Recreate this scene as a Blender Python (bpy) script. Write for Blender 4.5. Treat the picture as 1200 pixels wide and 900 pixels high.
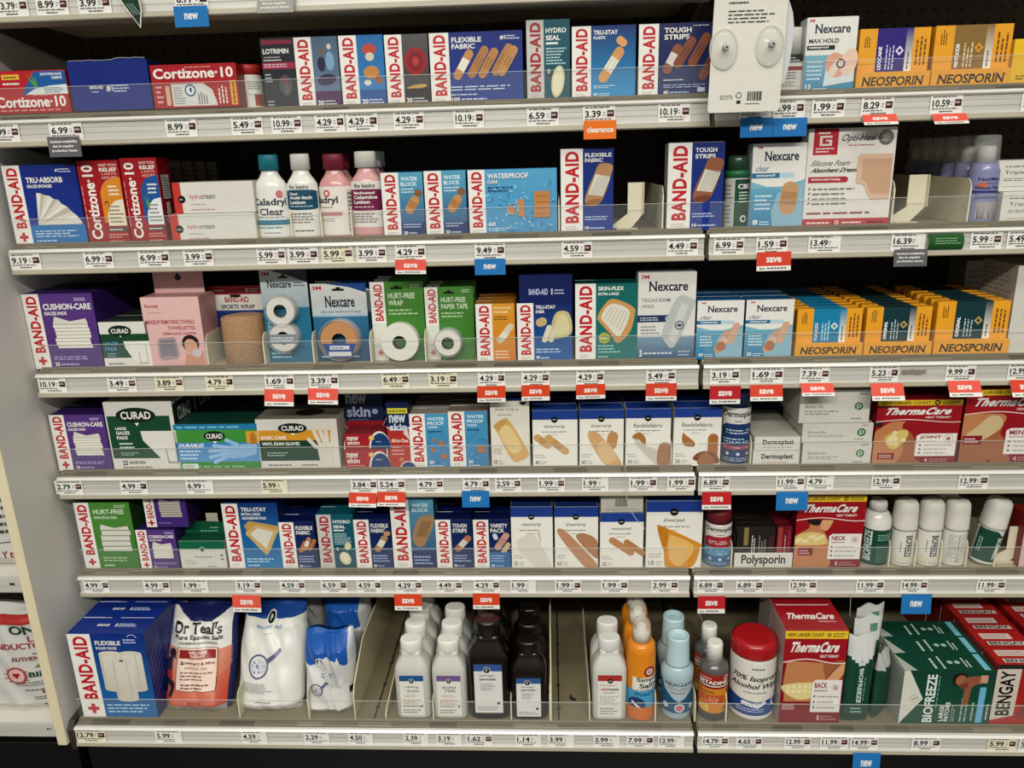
import bpy, math, random
from mathutils import Vector, Matrix
from mathutils.geometry import tessellate_polygon

S = bpy.context.scene
for o in list(S.objects):
    bpy.data.objects.remove(o)
COL = S.collection
RND = random.Random(7)
PI = math.pi

# ------------------------------------------------------------------ camera
Z0 = 0.45                                   # height of the working datum above the floor
CAM = Vector((0.9525, -1.3315, 0.8819 + Z0))
PITCH, YAW, ROLL, FPX = 0.2857, -0.0520, -0.0281, 901.0
_f = Vector((math.sin(YAW)*math.cos(PITCH), math.cos(YAW)*math.cos(PITCH), -math.sin(PITCH)))
_r0 = Vector((math.cos(YAW), -math.sin(YAW), 0))
_u0 = _r0.cross(_f)
RT = _r0*math.cos(ROLL) + _u0*math.sin(ROLL)
UP = -_r0*math.sin(ROLL) + _u0*math.cos(ROLL)
cd = bpy.data.cameras.new('camera')
cam = bpy.data.objects.new('camera', cd)
COL.objects.link(cam)
cd.sensor_width = 36
cd.lens = FPX/1200*36
cd.clip_start = 0.02
cam.matrix_world = Matrix(((RT.x, UP.x, -_f.x, CAM.x), (RT.y, UP.y, -_f.y, CAM.y), (RT.z, UP.z, -_f.z, CAM.z), (0, 0, 0, 1)))
S.camera = cam

def at(px, py, y):
    """the point of the vertical plane Y = y that the photograph shows at pixel (px, py)"""
    d = _f*FPX + RT*(px-600) + UP*(450-py)
    return CAM + d*((y-CAM.y)/d.y)

def proj(p):
    d = Vector(p)-CAM
    z = d.dot(_f)
    return 600+FPX*d.dot(RT)/z, 450-FPX*d.dot(UP)/z

# ------------------------------------------------------------------ light and exposure
S.view_settings.view_transform = 'Standard'
S.view_settings.look = 'None'
S.view_settings.gamma = 1
S.view_settings.use_curve_mapping = False
S.view_settings.exposure = 0.0
S.cycles.transparent_max_bounces = 24
W = bpy.data.worlds.new('world')
S.world = W
W.use_nodes = True
W.node_tree.nodes['Background'].inputs[0].default_value = (1.0, 0.99, 0.93, 1)
W.node_tree.nodes['Background'].inputs[1].default_value = 0.22

def area(name, loc, sx, sy, power, color=(1.0, 0.985, 0.90)):
    l = bpy.data.lights.new(name, 'AREA')
    l.shape = 'RECTANGLE'
    l.size, l.size_y, l.energy, l.color = sx, sy, power, color
    o = bpy.data.objects.new(name, l)
    o.location = loc
    COL.objects.link(o)
    return o

# fluorescent ceiling fixtures over the aisle (they face straight down)
area('ceiling_light_near', (0.9, -1.15, 3.05), 3.8, 0.30, 26)
area('ceiling_light_far', (0.9, -3.3, 3.05), 3.8, 0.30, 235)

# ------------------------------------------------------------------ materials
def srgb(h):
    h = h.lstrip('#')
    out = []
    for i in (0, 2, 4):
        c = int(h[i:i+2], 16)/255
        out.append(c/12.92 if c <= 0.04045 else ((c+0.055)/1.055)**2.4)
    return (out[0], out[1], out[2], 1.0)

MATS = {}
def finish(name, rough=0.5, metal=0.0, spec=0.5, noise=0.06, scale=60, stretch=(1, 1, 1), alpha=None, trans=0.0, bump=0.0, coat=0.0):
    """a surface finish; its colour comes from the face colours of the mesh, broken up by a little noise"""
    m = bpy.data.materials.new(name)
    m.use_nodes = True
    nt = m.node_tree
    b = nt.nodes['Principled BSDF']
    at_ = nt.nodes.new('ShaderNodeAttribute'); at_.attribute_name = 'tint'
    tc = nt.nodes.new('ShaderNodeTexCoord')
    mp = nt.nodes.new('ShaderNodeMapping'); mp.inputs['Scale'].default_value = stretch
    nz = nt.nodes.new('ShaderNodeTexNoise'); nz.inputs['Scale'].default_value = scale; nz.inputs['Detail'].default_value = 4
    nt.links.new(tc.outputs['Object'], mp.inputs[0]); nt.links.new(mp.outputs[0], nz.inputs['Vector'])
    mr = nt.nodes.new('ShaderNodeMapRange')
    mr.inputs['To Min'].default_value = 1-noise*2; mr.inputs['To Max'].default_value = 1+noise*2
    nt.links.new(nz.outputs['Fac'], mr.inputs['Value'])
    mx = nt.nodes.new('ShaderNodeVectorMath'); mx.operation = 'SCALE'
    nt.links.new(at_.outputs['Color'], mx.inputs[0]); nt.links.new(mr.outputs[0], mx.inputs['Scale'])
    nt.links.new(mx.outputs[0], b.inputs['Base Color'])
    b.inputs['Roughness'].default_value = rough
    b.inputs['Metallic'].default_value = metal
    b.inputs['Specular IOR Level'].default_value = spec
    if coat:
        b.inputs['Coat Weight'].default_value = coat; b.inputs['Coat Roughness'].default_value = 0.12
    if trans:
        b.inputs['Transmission Weight'].default_value = trans
    if alpha is not None:
        b.inputs['Alpha'].default_value = alpha
    if bump:
        bp = nt.nodes.new('ShaderNodeBump'); bp.inputs['Strength'].default_value = bump; bp.inputs['Distance'].default_value = 0.002
        nt.links.new(nz.outputs['Fac'], bp.inputs['Height']); nt.links.new(bp.outputs[0], b.inputs['Normal'])
    MATS[name] = m
    return m

finish('printed_card', 0.4, spec=0.28, noise=0.04)
finish('glossy_plastic', 0.22, noise=0.02)
finish('matte_plastic', 0.5, noise=0.03)
finish('milky_plastic', 0.3, noise=0.04, scale=30)
finish('bag_film', 0.3, spec=0.35, noise=0.04, scale=25, bump=0.25)
finish('paper', 0.7, spec=0.25, noise=0.03)
finish('painted_steel', 0.45, noise=0.06, scale=12)
finish('rail_metal', 0.38, metal=0.25, noise=0.13, scale=40, stretch=(0.06, 1, 1.6))
finish('cloth_wrap', 0.85, spec=0.1, noise=0.22, scale=260, bump=0.8)
finish('clear_plastic', 0.08, noise=0.0, alpha=0.03)
finish('clear_shell', 0.1, noise=0.0, alpha=0.3)
finish('clear_edge', 0.15, noise=0.0, alpha=0.4)
finish('laminate', 0.5, noise=0.05, scale=6)
finish('dark_floor', 0.35, noise=0.2, scale=20)

# ------------------------------------------------------------------ mesh building
class MB:
    """collects faces and links them as ONE mesh object"""
    def __init__(s):
        s.v, s.f, s.c, s.m, s.s = [], [], [], [], []

    def face(s, pts, col, mat='printed_card', smooth=False):
        n = len(s.v)
        s.v.extend(tuple(p) for p in pts)
        s.f.append(tuple(range(n, n+len(pts))))
        s.c.append(col); s.m.append(mat); s.s.append(smooth)

    def raw(s, verts, faces, col, mat, smooth=False):
        n = len(s.v)
        s.v.extend(tuple(p) for p in verts)
        for f in faces:
            s.f.append(tuple(i+n for i in f))
            s.c.append(col); s.m.append(mat); s.s.append(smooth)

    def box(s, x0, x1, y0, y1, z0, z1, col, mat='printed_card', b=0.0008, front=None, top=None, side=None):
        """chamfered box; front is the -y face"""
        b = min(b, (x1-x0)*.4, (y1-y0)*.4, (z1-z0)*.4)
        X, Y, Z = (x0, x1), (y0, y1), (z0, z1)
        def P(i, j, k, ax):
            p = [X[i], Y[j], Z[k]]
            for a, (t, idx) in enumerate(zip((X, Y, Z), (i, j, k))):
                if a != ax:
                    p[a] += b if idx == 0 else -b
            return tuple(p)
        n = len(s.v); ids = {}
        for i in (0, 1):
            for j in (0, 1):
                for k in (0, 1):
                    for ax in (0, 1, 2):
                        ids[i, j, k, ax] = len(s.v); s.v.append(P(i, j, k, ax))
        def add(idx, c):
            s.f.append(tuple(idx)); s.c.append(c); s.m.append(mat); s.s.append(False)
        for k, flip in ((0, True), (1, False)):
            q = [ids[0, 0, k, 2], ids[1, 0, k, 2], ids[1, 1, k, 2], ids[0, 1, k, 2]]
            add(q[::-1] if flip else q, (top or col) if k else col)
        for j, flip in ((0, False), (1, True)):
            q = [ids[0, j, 0, 1], ids[1, j, 0, 1], ids[1, j, 1, 1], ids[0, j, 1, 1]]
            add(q[::-1] if flip else q, (front or col) if j == 0 else col)
        for i, flip in ((0, True), (1, False)):
            q = [ids[i, 0, 0, 0], ids[i, 1, 0, 0], ids[i, 1, 1, 0], ids[i, 0, 1, 0]]
            add(q[::-1] if flip else q, side or col)
        for i in (0, 1):
            for j in (0, 1):
                q = [ids[i, j, 0, 0], ids[i, j, 1, 0], ids[i, j, 1, 1], ids[i, j, 0, 1]]
                add(q if (i == j) else q[::-1], col)
            for k in (0, 1):
                q = [ids[i, 0, k, 0], ids[i, 1, k, 0], ids[i, 1, k, 2], ids[i, 0, k, 2]]
                add(q if i == k else q[::-1], col)
        for j in (0, 1):
            for k in (0, 1):
                q = [ids[0, j, k, 1], ids[1, j, k, 1], ids[1, j, k, 2], ids[0, j, k, 2]]
                add(q if j != k else q[::-1], col)
        for i in (0, 1):
            for j in (0, 1):
                for k in (0, 1):
                    q = [ids[i, j, k, 0], ids[i, j, k, 1], ids[i, j, k, 2]]
                    add(q if (i+j+k) % 2 == 1 else q[::-1], col)

    def prism(s, poly, axis, a0, a1, col, mat='printed_card'):
        """poly: 2-D outline (counter-clockwise); axis 'x' (poly = y,z), 'y' (poly = x,z) or 'z' (poly = x,y)"""
        def P(p, a):
            return {'x': (a, p[0], p[1]), 'y': (p[0], a, p[1]), 'z': (p[0], p[1], a)}[axis]
        n = len(poly)
        A = [P(p, a0) for p in poly]; B = [P(p, a1) for p in poly]
        base = len(s.v)
        s.v.extend(A+B)
        def add(f):
            s.f.append(tuple(base+i for i in f)); s.c.append(col); s.m.append(mat); s.s.append(False)
        flip = axis == 'y'
        add(range(n) if flip else range(n-1, -1, -1))
        add(range(2*n-1, n-1, -1) if flip else range(n, 2*n))
        for i in range(n):
            j = (i+1) % n
            add((j, i, n+i, n+j) if flip else (i, j, n+j, n+i))

    def loft(s, prof, cols, mat='glossy_plastic', sup=2.0, seg=32, cx=0, cy=0, close=True, lean=0.0):
        """rings (z, rx, ry) stacked; cols: one colour or one per band; sup: super-ellipse exponent (2 round, 5 squarish)"""
        base = len(s.v)
        for (z, rx, ry) in prof:
            for i in range(seg):
                t = 2*PI*i/seg
                c, d = math.cos(t), math.sin(t)
                e = 2.0/sup
                s.v.append((cx+lean*z+rx*math.copysign(abs(c)**e, c), cy+ry*math.copysign(abs(d)**e, d), z))
        for k in range(len(prof)-1):
            col = cols if isinstance(cols, str) else cols[min(k, len(cols)-1)]
            for i in range(seg):
                j = (i+1) % seg
                s.f.append((base+k*seg+i, base+k*seg+j, base+(k+1)*seg+j, base+(k+1)*seg+i))
                s.c.append(col); s.m.append(mat); s.s.append(True)
        if close:
            c0 = cols if isinstance(cols, str) else cols[0]
            c1 = cols if isinstance(cols, str) else cols[-1]
            s.f.append(tuple(base+i for i in range(seg-1, -1, -1))); s.c.append(c0); s.m.append(mat); s.s.append(False)
            k = len(prof)-1
            s.f.append(tuple(base+k*seg+i for i in range(seg))); s.c.append(c1); s.m.append(mat); s.s.append(False)

    def tube(s, pts, r, col, mat='clear_edge', seg=8):
        base = len(s.v)
        for i, p in enumerate(pts):
            p = Vector(p)
            d = (Vector(pts[min(i+1, len(pts)-1)])-Vector(pts[max(i-1, 0)])).normalized()
            a = d.cross(Vector((0.3, 0.9, 0.2))).normalized(); b = d.cross(a)
            for k in range(seg):
                t = 2*PI*k/seg
                s.v.append(tuple(p+a*(r*math.cos(t))+b*(r*math.sin(t))))
        for i in range(len(pts)-1):
            for k in range(seg):
                j = (k+1) % seg
                s.f.append((base+i*seg+k, base+i*seg+j, base+(i+1)*seg+j, base+(i+1)*seg+k)); s.c.append(col); s.m.append(mat); s.s.append(True)

    def build(s, name, parent=None, loc=None, rot=None):
        me = bpy.data.meshes.new(name)
        me.from_pydata(s.v, [], s.f)
        names = []
        for m in s.m:
            if m not in names:
                names.append(m)
        for m in names:
            me.materials.append(MATS[m])
        ix = {m: i for i, m in enumerate(names)}
        me.polygons.foreach_set('material_index', [ix[m] for m in s.m])
        me.polygons.foreach_set('use_smooth', s.s)
        ca = me.color_attributes.new('tint', 'FLOAT_COLOR', 'CORNER')
        flat = []
        for f, c in zip(s.f, s.c):
            if isinstance(c, str):
                flat.extend(C(c)*len(f))
            else:
                for q in c:
                    flat.extend(C(q))
        ca.data.foreach_set('color', flat)
        me.update()
        o = bpy.data.objects.new(name, me)
        COL.objects.link(o)
        if parent is not None:
            o.parent = parent
        if loc is not None:
            o.location = loc
        if rot is not None:
            o.rotation_euler = rot
        return o

_CC = {}
def C(h):
    if h not in _CC:
        r, g, b, a = srgb(h)
        q = max(.2126*r+.7152*g+.0722*b, .004)**.10
        _CC[h] = [r*q, g*q, b*q, 1.0]     # print and plastic are a little deeper than their nominal colour
    return _CC[h]

# ------------------------------------------------------------------ lettering: outlines of the built-in font, cut into faces
_TXT = {}
def glyphs(text, bold, serif):
    key = (text, bold, serif)
    if key in _TXT:
        return _TXT[key]
    cu = bpy.data.curves.new('lettering', 'FONT')
    cu.body = text; cu.resolution_u = 2 if len(text) > 14 else 3
    cu.offset = 0.042 if bold == 2 else 0.028 if bold else (0.024 if serif else 0.006)
    if bold == 2:
        cu.space_character = 1.1
    ob = bpy.data.objects.new('lettering', cu)
    COL.objects.link(ob)
    dg = bpy.context.evaluated_depsgraph_get()
    me = ob.evaluated_get(dg).to_mesh()
    V = [(v.co.x, v.co.y) for v in me.vertices]
    F = [tuple(p.vertices) for p in me.polygons]
    if serif:
        use = {}
        for f in F:
            for a, b in zip(f, f[1:]+f[:1]):
                use[(min(a, b), max(a, b))] = use.get((min(a, b), max(a, b)), 0)+1
        rows = [0.0, max(y for _, y in V)]
        extra = []
        for (a, b), n in use.items():
            if n == 1:
                (xa, ya), (xb, yb) = V[a], V[b]
                w = abs(xa-xb)
                if abs(ya-yb) < 1e-4 and 0.05 < w < 0.16:
                    lo = abs(ya) < 0.03
                    hi = ya > 0.38
                    if lo or hi:
                        extra.append((min(xa, xb), max(xa, xb), ya, lo))
        for (x0, x1, y, lo) in extra:
            n = len(V); e = 0.055; t = 0.05
            y0, y1 = (y, y+t) if lo else (y-t, y)
            V += [(x0-e, y0), (x1+e, y0), (x1+e, y1), (x0-e, y1)]
            F.append((n, n+1, n+2, n+3))
    ob.evaluated_get(dg).to_mesh_clear()
    bpy.data.objects.remove(ob); bpy.data.curves.remove(cu)
    xs = [p[0] for p in V]; ys = [p[1] for p in V]
    x0, x1, y0, y1 = min(xs), max(xs), min(ys), max(ys)
    V = [((x-x0)/max(x1-x0, 1e-6), (y-y0)/max(y1-y0, 1e-6)) for x, y in V]
    _TXT[key] = (V, F)
    return _TXT[key]

class Art:
    """printing on a surface: u, v run 0..100 across and up; f maps (u, v, lift) to a point; w, h are the surface's size in metres"""
    def __init__(s, mb, f, w, h, mat='printed_card', lift=0.00012, step=0.00003, nu=1, nv=1, sub=0):
        s.sub = sub
        s.mb, s.f, s.w, s.h, s.mat, s.e, s.d, s.nu, s.nv = mb, f, w, h, mat, lift, step, nu, nv
    def _k(s):
        s.e += s.d
        return s.e
    def r(s, x0, y0, x1, y1, c, c2=None):
        """rectangle; c2: the colour its print fades to at the top"""
        k = s._k()
        nu = max(1, math.ceil(s.nu*abs(x1-x0)/100)); nv = max(1, math.ceil(s.nv*abs(y1-y0)/100))
        for i in range(nu):
            for j in range(nv):
                a, b = x0+(x1-x0)*i/nu, x0+(x1-x0)*(i+1)/nu
                p, q = y0+(y1-y0)*j/nv, y0+(y1-y0)*(j+1)/nv
                pts = [s.f(a, p, k), s.f(b, p, k), s.f(b, q, k), s.f(a, q, k)]
                if c2 and nv == 1:
                    s.mb.face(pts, [c, c, c2, c2], s.mat)
                else:
                    s.mb.face(pts, c, s.mat)
    def p(s, pts, c):
        k = s._k()
        if not s.sub:
            s.mb.face([s.f(x, y, k) for x, y in pts], c, s.mat)
            return
        s._fine([[pts[i] for i in t] for t in tessellate_polygon([[Vector((x, y, 0)) for x, y in pts]])], c, k)
    def _fine(s, todo, c, k):
        """on a curved surface the print is cut fine enough to follow it"""
        while todo:
            t = todo.pop()
            l = [max(abs(t[i][0]-t[i-2][0]), abs(t[i][1]-t[i-2][1])*(s.nv > 1)) for i in range(3)]
            m = max(range(3), key=lambda i: l[i])
            if l[m] <= s.sub:
                s.mb.face([s.f(x, y, k) for x, y in t], c, s.mat)
            else:
                a, b, o = t[m], t[m-2], t[m-1]
                q = ((a[0]+b[0])/2, (a[1]+b[1])/2)
                todo += [[a, q, o], [q, b, o]]
    def sp(s, pts, c, n=5):
        """soft outline: a closed curve through the points"""
        out = []; m = len(pts)
        for i in range(m):
            p0, p1, p2, p3 = pts[i-1], pts[i], pts[(i+1) % m], pts[(i+2) % m]
            for j in range(n):
                t = j/n
                out.append(tuple(min(100, max(0, .5*(2*p1[k]+(p2[k]-p0[k])*t+(2*p0[k]-5*p1[k]+4*p2[k]-p3[k])*t*t+(3*p1[k]-p0[k]-3*p2[k]+p3[k])*t**3))) for k in (0, 1)))
        s.p(out, c)
    def e_(s, cx, cy, rx, ry, c, a0=0, a1=360, n=28, ang=0):
        """ellipse or pie; radii in per cent of the width"""
        q = s.w/s.h
        A = math.radians(ang)
        pts = []
        full = a1-a0 >= 360
        for i in range(n if full else n+1):
            t = math.radians(a0+(a1-a0)*i/n)
            x, y = rx*math.cos(t), ry*math.sin(t)
            pts.append((cx+x*math.cos(A)-y*math.sin(A), cy+(x*math.sin(A)+y*math.cos(A))*q))
        s.p(pts, c)
    def ring(s, cx, cy, r0, r1, c, n=28, a0=0, a1=360):
        q = s.w/s.h
        k = s._k()
        for i in range(n):
            t0, t1 = math.radians(a0+(a1-a0)*i/n), math.radians(a0+(a1-a0)*(i+1)/n)
            s.mb.face([s.f(cx+r*math.cos(t), cy+r*math.sin(t)*q, k) for r, t in ((r0, t0), (r1, t0), (r1, t1), (r0, t1))], c, s.mat)
    def cap(s, cx, cy, l, w, ang, c, pad=None, dots=None):
        """a plaster: rounded bar of length l and width w (per cent of the width), with a pad across its middle"""
        q = s.w/s.h
        A = math.radians(ang)
        def T(x, y):
            return (cx+x*math.cos(A)-y*math.sin(A), cy+(x*math.sin(A)+y*math.cos(A))*q)
        r = w/2
        pts = [T(l/2-r+r*math.cos(math.radians(t)), r*math.sin(math.radians(t))) for t in range(-90, 91, 15)]
        pts += [T(-l/2+r+r*math.cos(math.radians(t)), r*math.sin(math.radians(t))) for t in range(90, 271, 15)]
        s.p(pts, c)
        if pad:
            s.p([T(-l*.19, -r*.92), T(l*.19, -r*.92), T(l*.19, r*.92), T(-l*.19, r*.92)], pad)
        if dots:
            for i in range(-3, 4):
                for j in (-1, 1):
                    x, y = l*.05*i, r*.4*j
                    d = r*.13
                    s.p([T(x-d, y-d), T(x+d, y-d), T(x+d, y+d), T(x-d, y+d)], dots)
    def t(s, text, x0, y0, x1, y1, c, b=0, rot=0, serif=0, sk=0.0):
        """lettering fitted into a box; rot 90 reads upwards, -90 downwards"""
        k = s._k()
        V, F = glyphs(text, b, serif)
        pts = []
        for (x, y) in V:
            x += sk*(y-0.5)
            if rot == 90:
                x, y = 1-y, x
            elif rot == -90:
                x, y = y, 1-x
            elif rot == 180:
                x, y = 1-x, 1-y
            pts.append((x0+(x1-x0)*x, y0+(y1-y0)*y))
        if s.sub:
            s._fine([[pts[f[0]], pts[f[i]], pts[f[i+1]]] for f in F for i in range(1, len(f)-1)], c, k)
            return
        pts = [s.f(x, y, k) for x, y in pts]
        s.mb.raw(pts, F, c, s.mat)
    def L(s, x0, y0, x1, y1, n, c, rot=0, fill=0.42):
        """lines of print too fine to read"""
        k = s._k()
        for i in range(n):
            if not rot:
                yy = y1-(y1-y0)*(i+0.8)/n; hh = (y1-y0)/n*fill
                x = x0; end = x0+(x1-x0)*RND.uniform(.68, 1)
                while x < end-1:
                    w = min(RND.uniform(.06, .2)*(x1-x0), end-x)
                    s.mb.face([s.f(x, yy, k), s.f(x+w, yy, k), s.f(x+w, yy+hh, k), s.f(x, yy+hh, k)], c, s.mat)
                    x += w+0.03*(x1-x0)
            else:
                xx = x0+(x1-x0)*(i+.2)/n; ww = (x1-x0)/n*fill
                y = y0; end = y0+(y1-y0)*RND.uniform(.68, 1)
                while y < end-1:
                    h = min(RND.uniform(.08, .22)*(y1-y0), end-y)
                    s.mb.face([s.f(xx, y, k), s.f(xx+ww, y, k), s.f(xx+ww, y+h, k), s.f(xx, y+h, k)], c, s.mat)
                    y += h+0.035*(y1-y0)

def front_art(mb, w, h, y=0.0, mat='printed_card', **kw):
    return Art(mb, lambda u, v, k: (-w/2+w*u/100, y-k, h*v/100), w, h, mat, **kw)
def top_art(mb, w, d, z, mat='printed_card'):
    return Art(mb, lambda u, v, k: (-w/2+w*u/100, d*v/100, z+k), w, d, mat)
def side_art(mb, d, h, x, sgn, mat='printed_card'):
    if sgn > 0:
        return Art(mb, lambda u, v, k: (x+k, d*u/100, h*v/100), d, h, mat)
    return Art(mb, lambda u, v, k: (-x-k, d*(100-u)/100, h*v/100), d, h, mat)
def round_art(mb, r, z0, z1, span=170, sup=2.0, ry=None, turn=0, mat='printed_card', cy=0.0, lean=0.0):
    """printing wrapped round a bottle; u = 0..100 covers span degrees centred on the front"""
    ry = ry or r
    w = r*math.radians(span)
    def f(u, v, k):
        t = math.radians(-90+turn+(u-50)/100*span)
        c, d = math.cos(t), math.sin(t)
        e = 2.0/sup
        z = z0+(z1-z0)*v/100
        return (lean*z+(r+k)*math.copysign(abs(c)**e, c), cy+(ry+k)*math.copysign(abs(d)**e, d), z)
    return Art(mb, f, w, z1-z0, mat, lift=0.0004, step=0.0001, nu=span/6, sub=6)

# ------------------------------------------------------------------ things, labels, copies
def tag(o, label, cat, group=None):
    o['label'] = label; o['category'] = cat
    if group:
        o['group'] = group
    return o
def empty(name, loc, rot=(0, 0, 0)):
    o = bpy.data.objects.new(name, None)
    COL.objects.link(o)
    o.location = loc; o.rotation_euler = rot
    o.empty_display_size = 0.02
    return o
def dup(o, loc=None, parent=None, label=None, rot=None):
    c = o.copy()
    COL.objects.link(c)
    if parent is not None:
        c.parent = parent
    for ch in [x for x in S.objects if x.parent == o]:
        dup(ch, None, c)
    if loc is not None:
        c.location = loc
    if rot is not None:
        c.rotation_euler = rot
    if label:
        c['label'] = label
    return c
def struct(o):
    o['kind'] = 'structure'
    return o

# ------------------------------------------------------------------ the shelf unit
AZ = {0: 1.1535+Z0, 1: 0.9608+Z0, 2: 0.7447+Z0, 3: 0.516+Z0, 4: 0.3098+Z0, 5: 0.0947+Z0, 6: -0.181+Z0}   # height of each rail's upper edge
RY = {r: 0.0 for r in range(6)}; RY[6] = -0.0996                                                      # the bottom shelf stands further out
DEPTH = {r: 0.34 for r in range(6)}; DEPTH[6] = 0.44
FLOOR_UP = 0.010
ROWNAME = {0: 'cropped uppermost shelf', 1: 'first full shelf', 2: 'second full shelf', 3: 'third full shelf', 4: 'fourth full shelf', 5: 'fifth full shelf', 6: 'bottom shelf'}
def FY(r): return RY[r]+0.020
def FZ(r): return AZ[r]+FLOOR_UP
# back panel: dark perforated board
pm = bpy.data.materials.new('pegboard')
pm.use_nodes = True
nt = pm.node_tree; bs = nt.nodes['Principled BSDF']
tc = nt.nodes.new('ShaderNodeTexCoord')
sc_ = nt.nodes.new('ShaderNodeVectorMath'); sc_.operation = 'MULTIPLY'; sc_.inputs[1].default_value = (1/0.0254, 1/0.0254, 1/0.0254)
fr = nt.nodes.new('ShaderNodeVectorMath'); fr.operation = 'FRACTION'
sb = nt.nodes.new('ShaderNodeVectorMath'); sb.operation = 'SUBTRACT'; sb.inputs[1].default_value = (.5, .5, .5)
m0 = nt.nodes.new('ShaderNodeVectorMath'); m0.operation = 'MULTIPLY'; m0.inputs[1].default_value = (1, 0, 1)
ln = nt.nodes.new('ShaderNodeVectorMath'); ln.operation = 'LENGTH'
lt = nt.nodes.new('ShaderNodeMath'); lt.operation = 'LESS_THAN'; lt.inputs[1].default_value = 0.15
mx = nt.nodes.new('ShaderNodeMix'); mx.data_type = 'RGBA'
mx.inputs['A'].default_value = srgb('#3a3026'); mx.inputs['B'].default_value = srgb('#080706')
nt.links.new(tc.outputs['Object'], sc_.inputs[0]); nt.links.new(sc_.outputs[0], fr.inputs[0]); nt.links.new(fr.outputs[0], sb.inputs[0])
nt.links.new(sb.outputs[0], m0.inputs[0]); nt.links.new(m0.outputs[0], ln.inputs[0]); nt.links.new(ln.outputs['Value'], lt.inputs[0])
nt.links.new(lt.outputs[0], mx.inputs['Factor']); nt.links.new(mx.outputs['Result'], bs.inputs['Base Color'])
bs.inputs['Roughness'].default_value = 0.75
MATS['pegboard'] = pm

XB, XE, GAP = 1.22, 2.44, 0.004
mb = MB(); mb.box(-0.9, 2.6, 0.352, 0.375, 0.0, 2.1, '#2a221b', 'pegboard'); struct(mb.build('wall_back'))
mb = MB(); mb.box(-1.6, 3.4, -4.5, 0.5, -0.03, 0.0, '#2b2926', 'dark_floor'); struct(mb.build('floor'))
mb = MB(); mb.box(-0.011, 2.5, -0.062, -0.04, 0.0, AZ[6]-0.045, '#0c0b0b', 'painted_steel'); struct(mb.build('baseboard_front'))
mb = MB(); mb.box(-0.9, -0.033, -0.062, -0.04, 0.0, 0.2, '#0c0b0b', 'painted_steel'); struct(mb.build('baseboard_side'))
for k, x in enumerate((XB, XE)):
    mb = MB(); mb.box(x-0.014, x+0.014, 0.341, 0.3515, 0.03, 2.05, '#1c1813', 'painted_steel'); struct(mb.build('trim_%d' % (k+1)))

# end panel at the outer end of the unit
t = empty('end_panel', (-0.021, -0.115, 0.24))
tag(t, 'pale grey end panel with cream front edge closing the shelf unit', 'panel')
mb = MB(); mb.box(-0.009, 0.009, 0.006, 0.462, 0, 1.75, '#dad6ce', 'laminate'); mb.build('panel_board', t)
mb = MB(); mb.box(-0.0105, 0.0095, 0, 0.006, 0, 1.75, '#e3d7b4', 'laminate', b=0.002); mb.build('edge_trim', t)

def rail_profile():
    return [(0.014, 0.0030), (0.0034, 0.0030), (0.0028, 0.0052), (-0.0030, 0.0050), (-0.0062, 0.0005), (-0.0040, -0.0018), (-0.0008, -0.0024), (-0.0008, -0.0095), (0.0004, -0.0102), (0.0004, -0.0112), (-0.0008, -0.0119),
            (-0.0008, -0.0185), (0.0004, -0.0192), (0.0004, -0.0202), (-0.0008, -0.0209), (-0.0008, -0.0285), (-0.0060, -0.0302), (-0.0066, -0.0375), (-0.0045, -0.0392), (0.010, -0.0392)]

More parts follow.
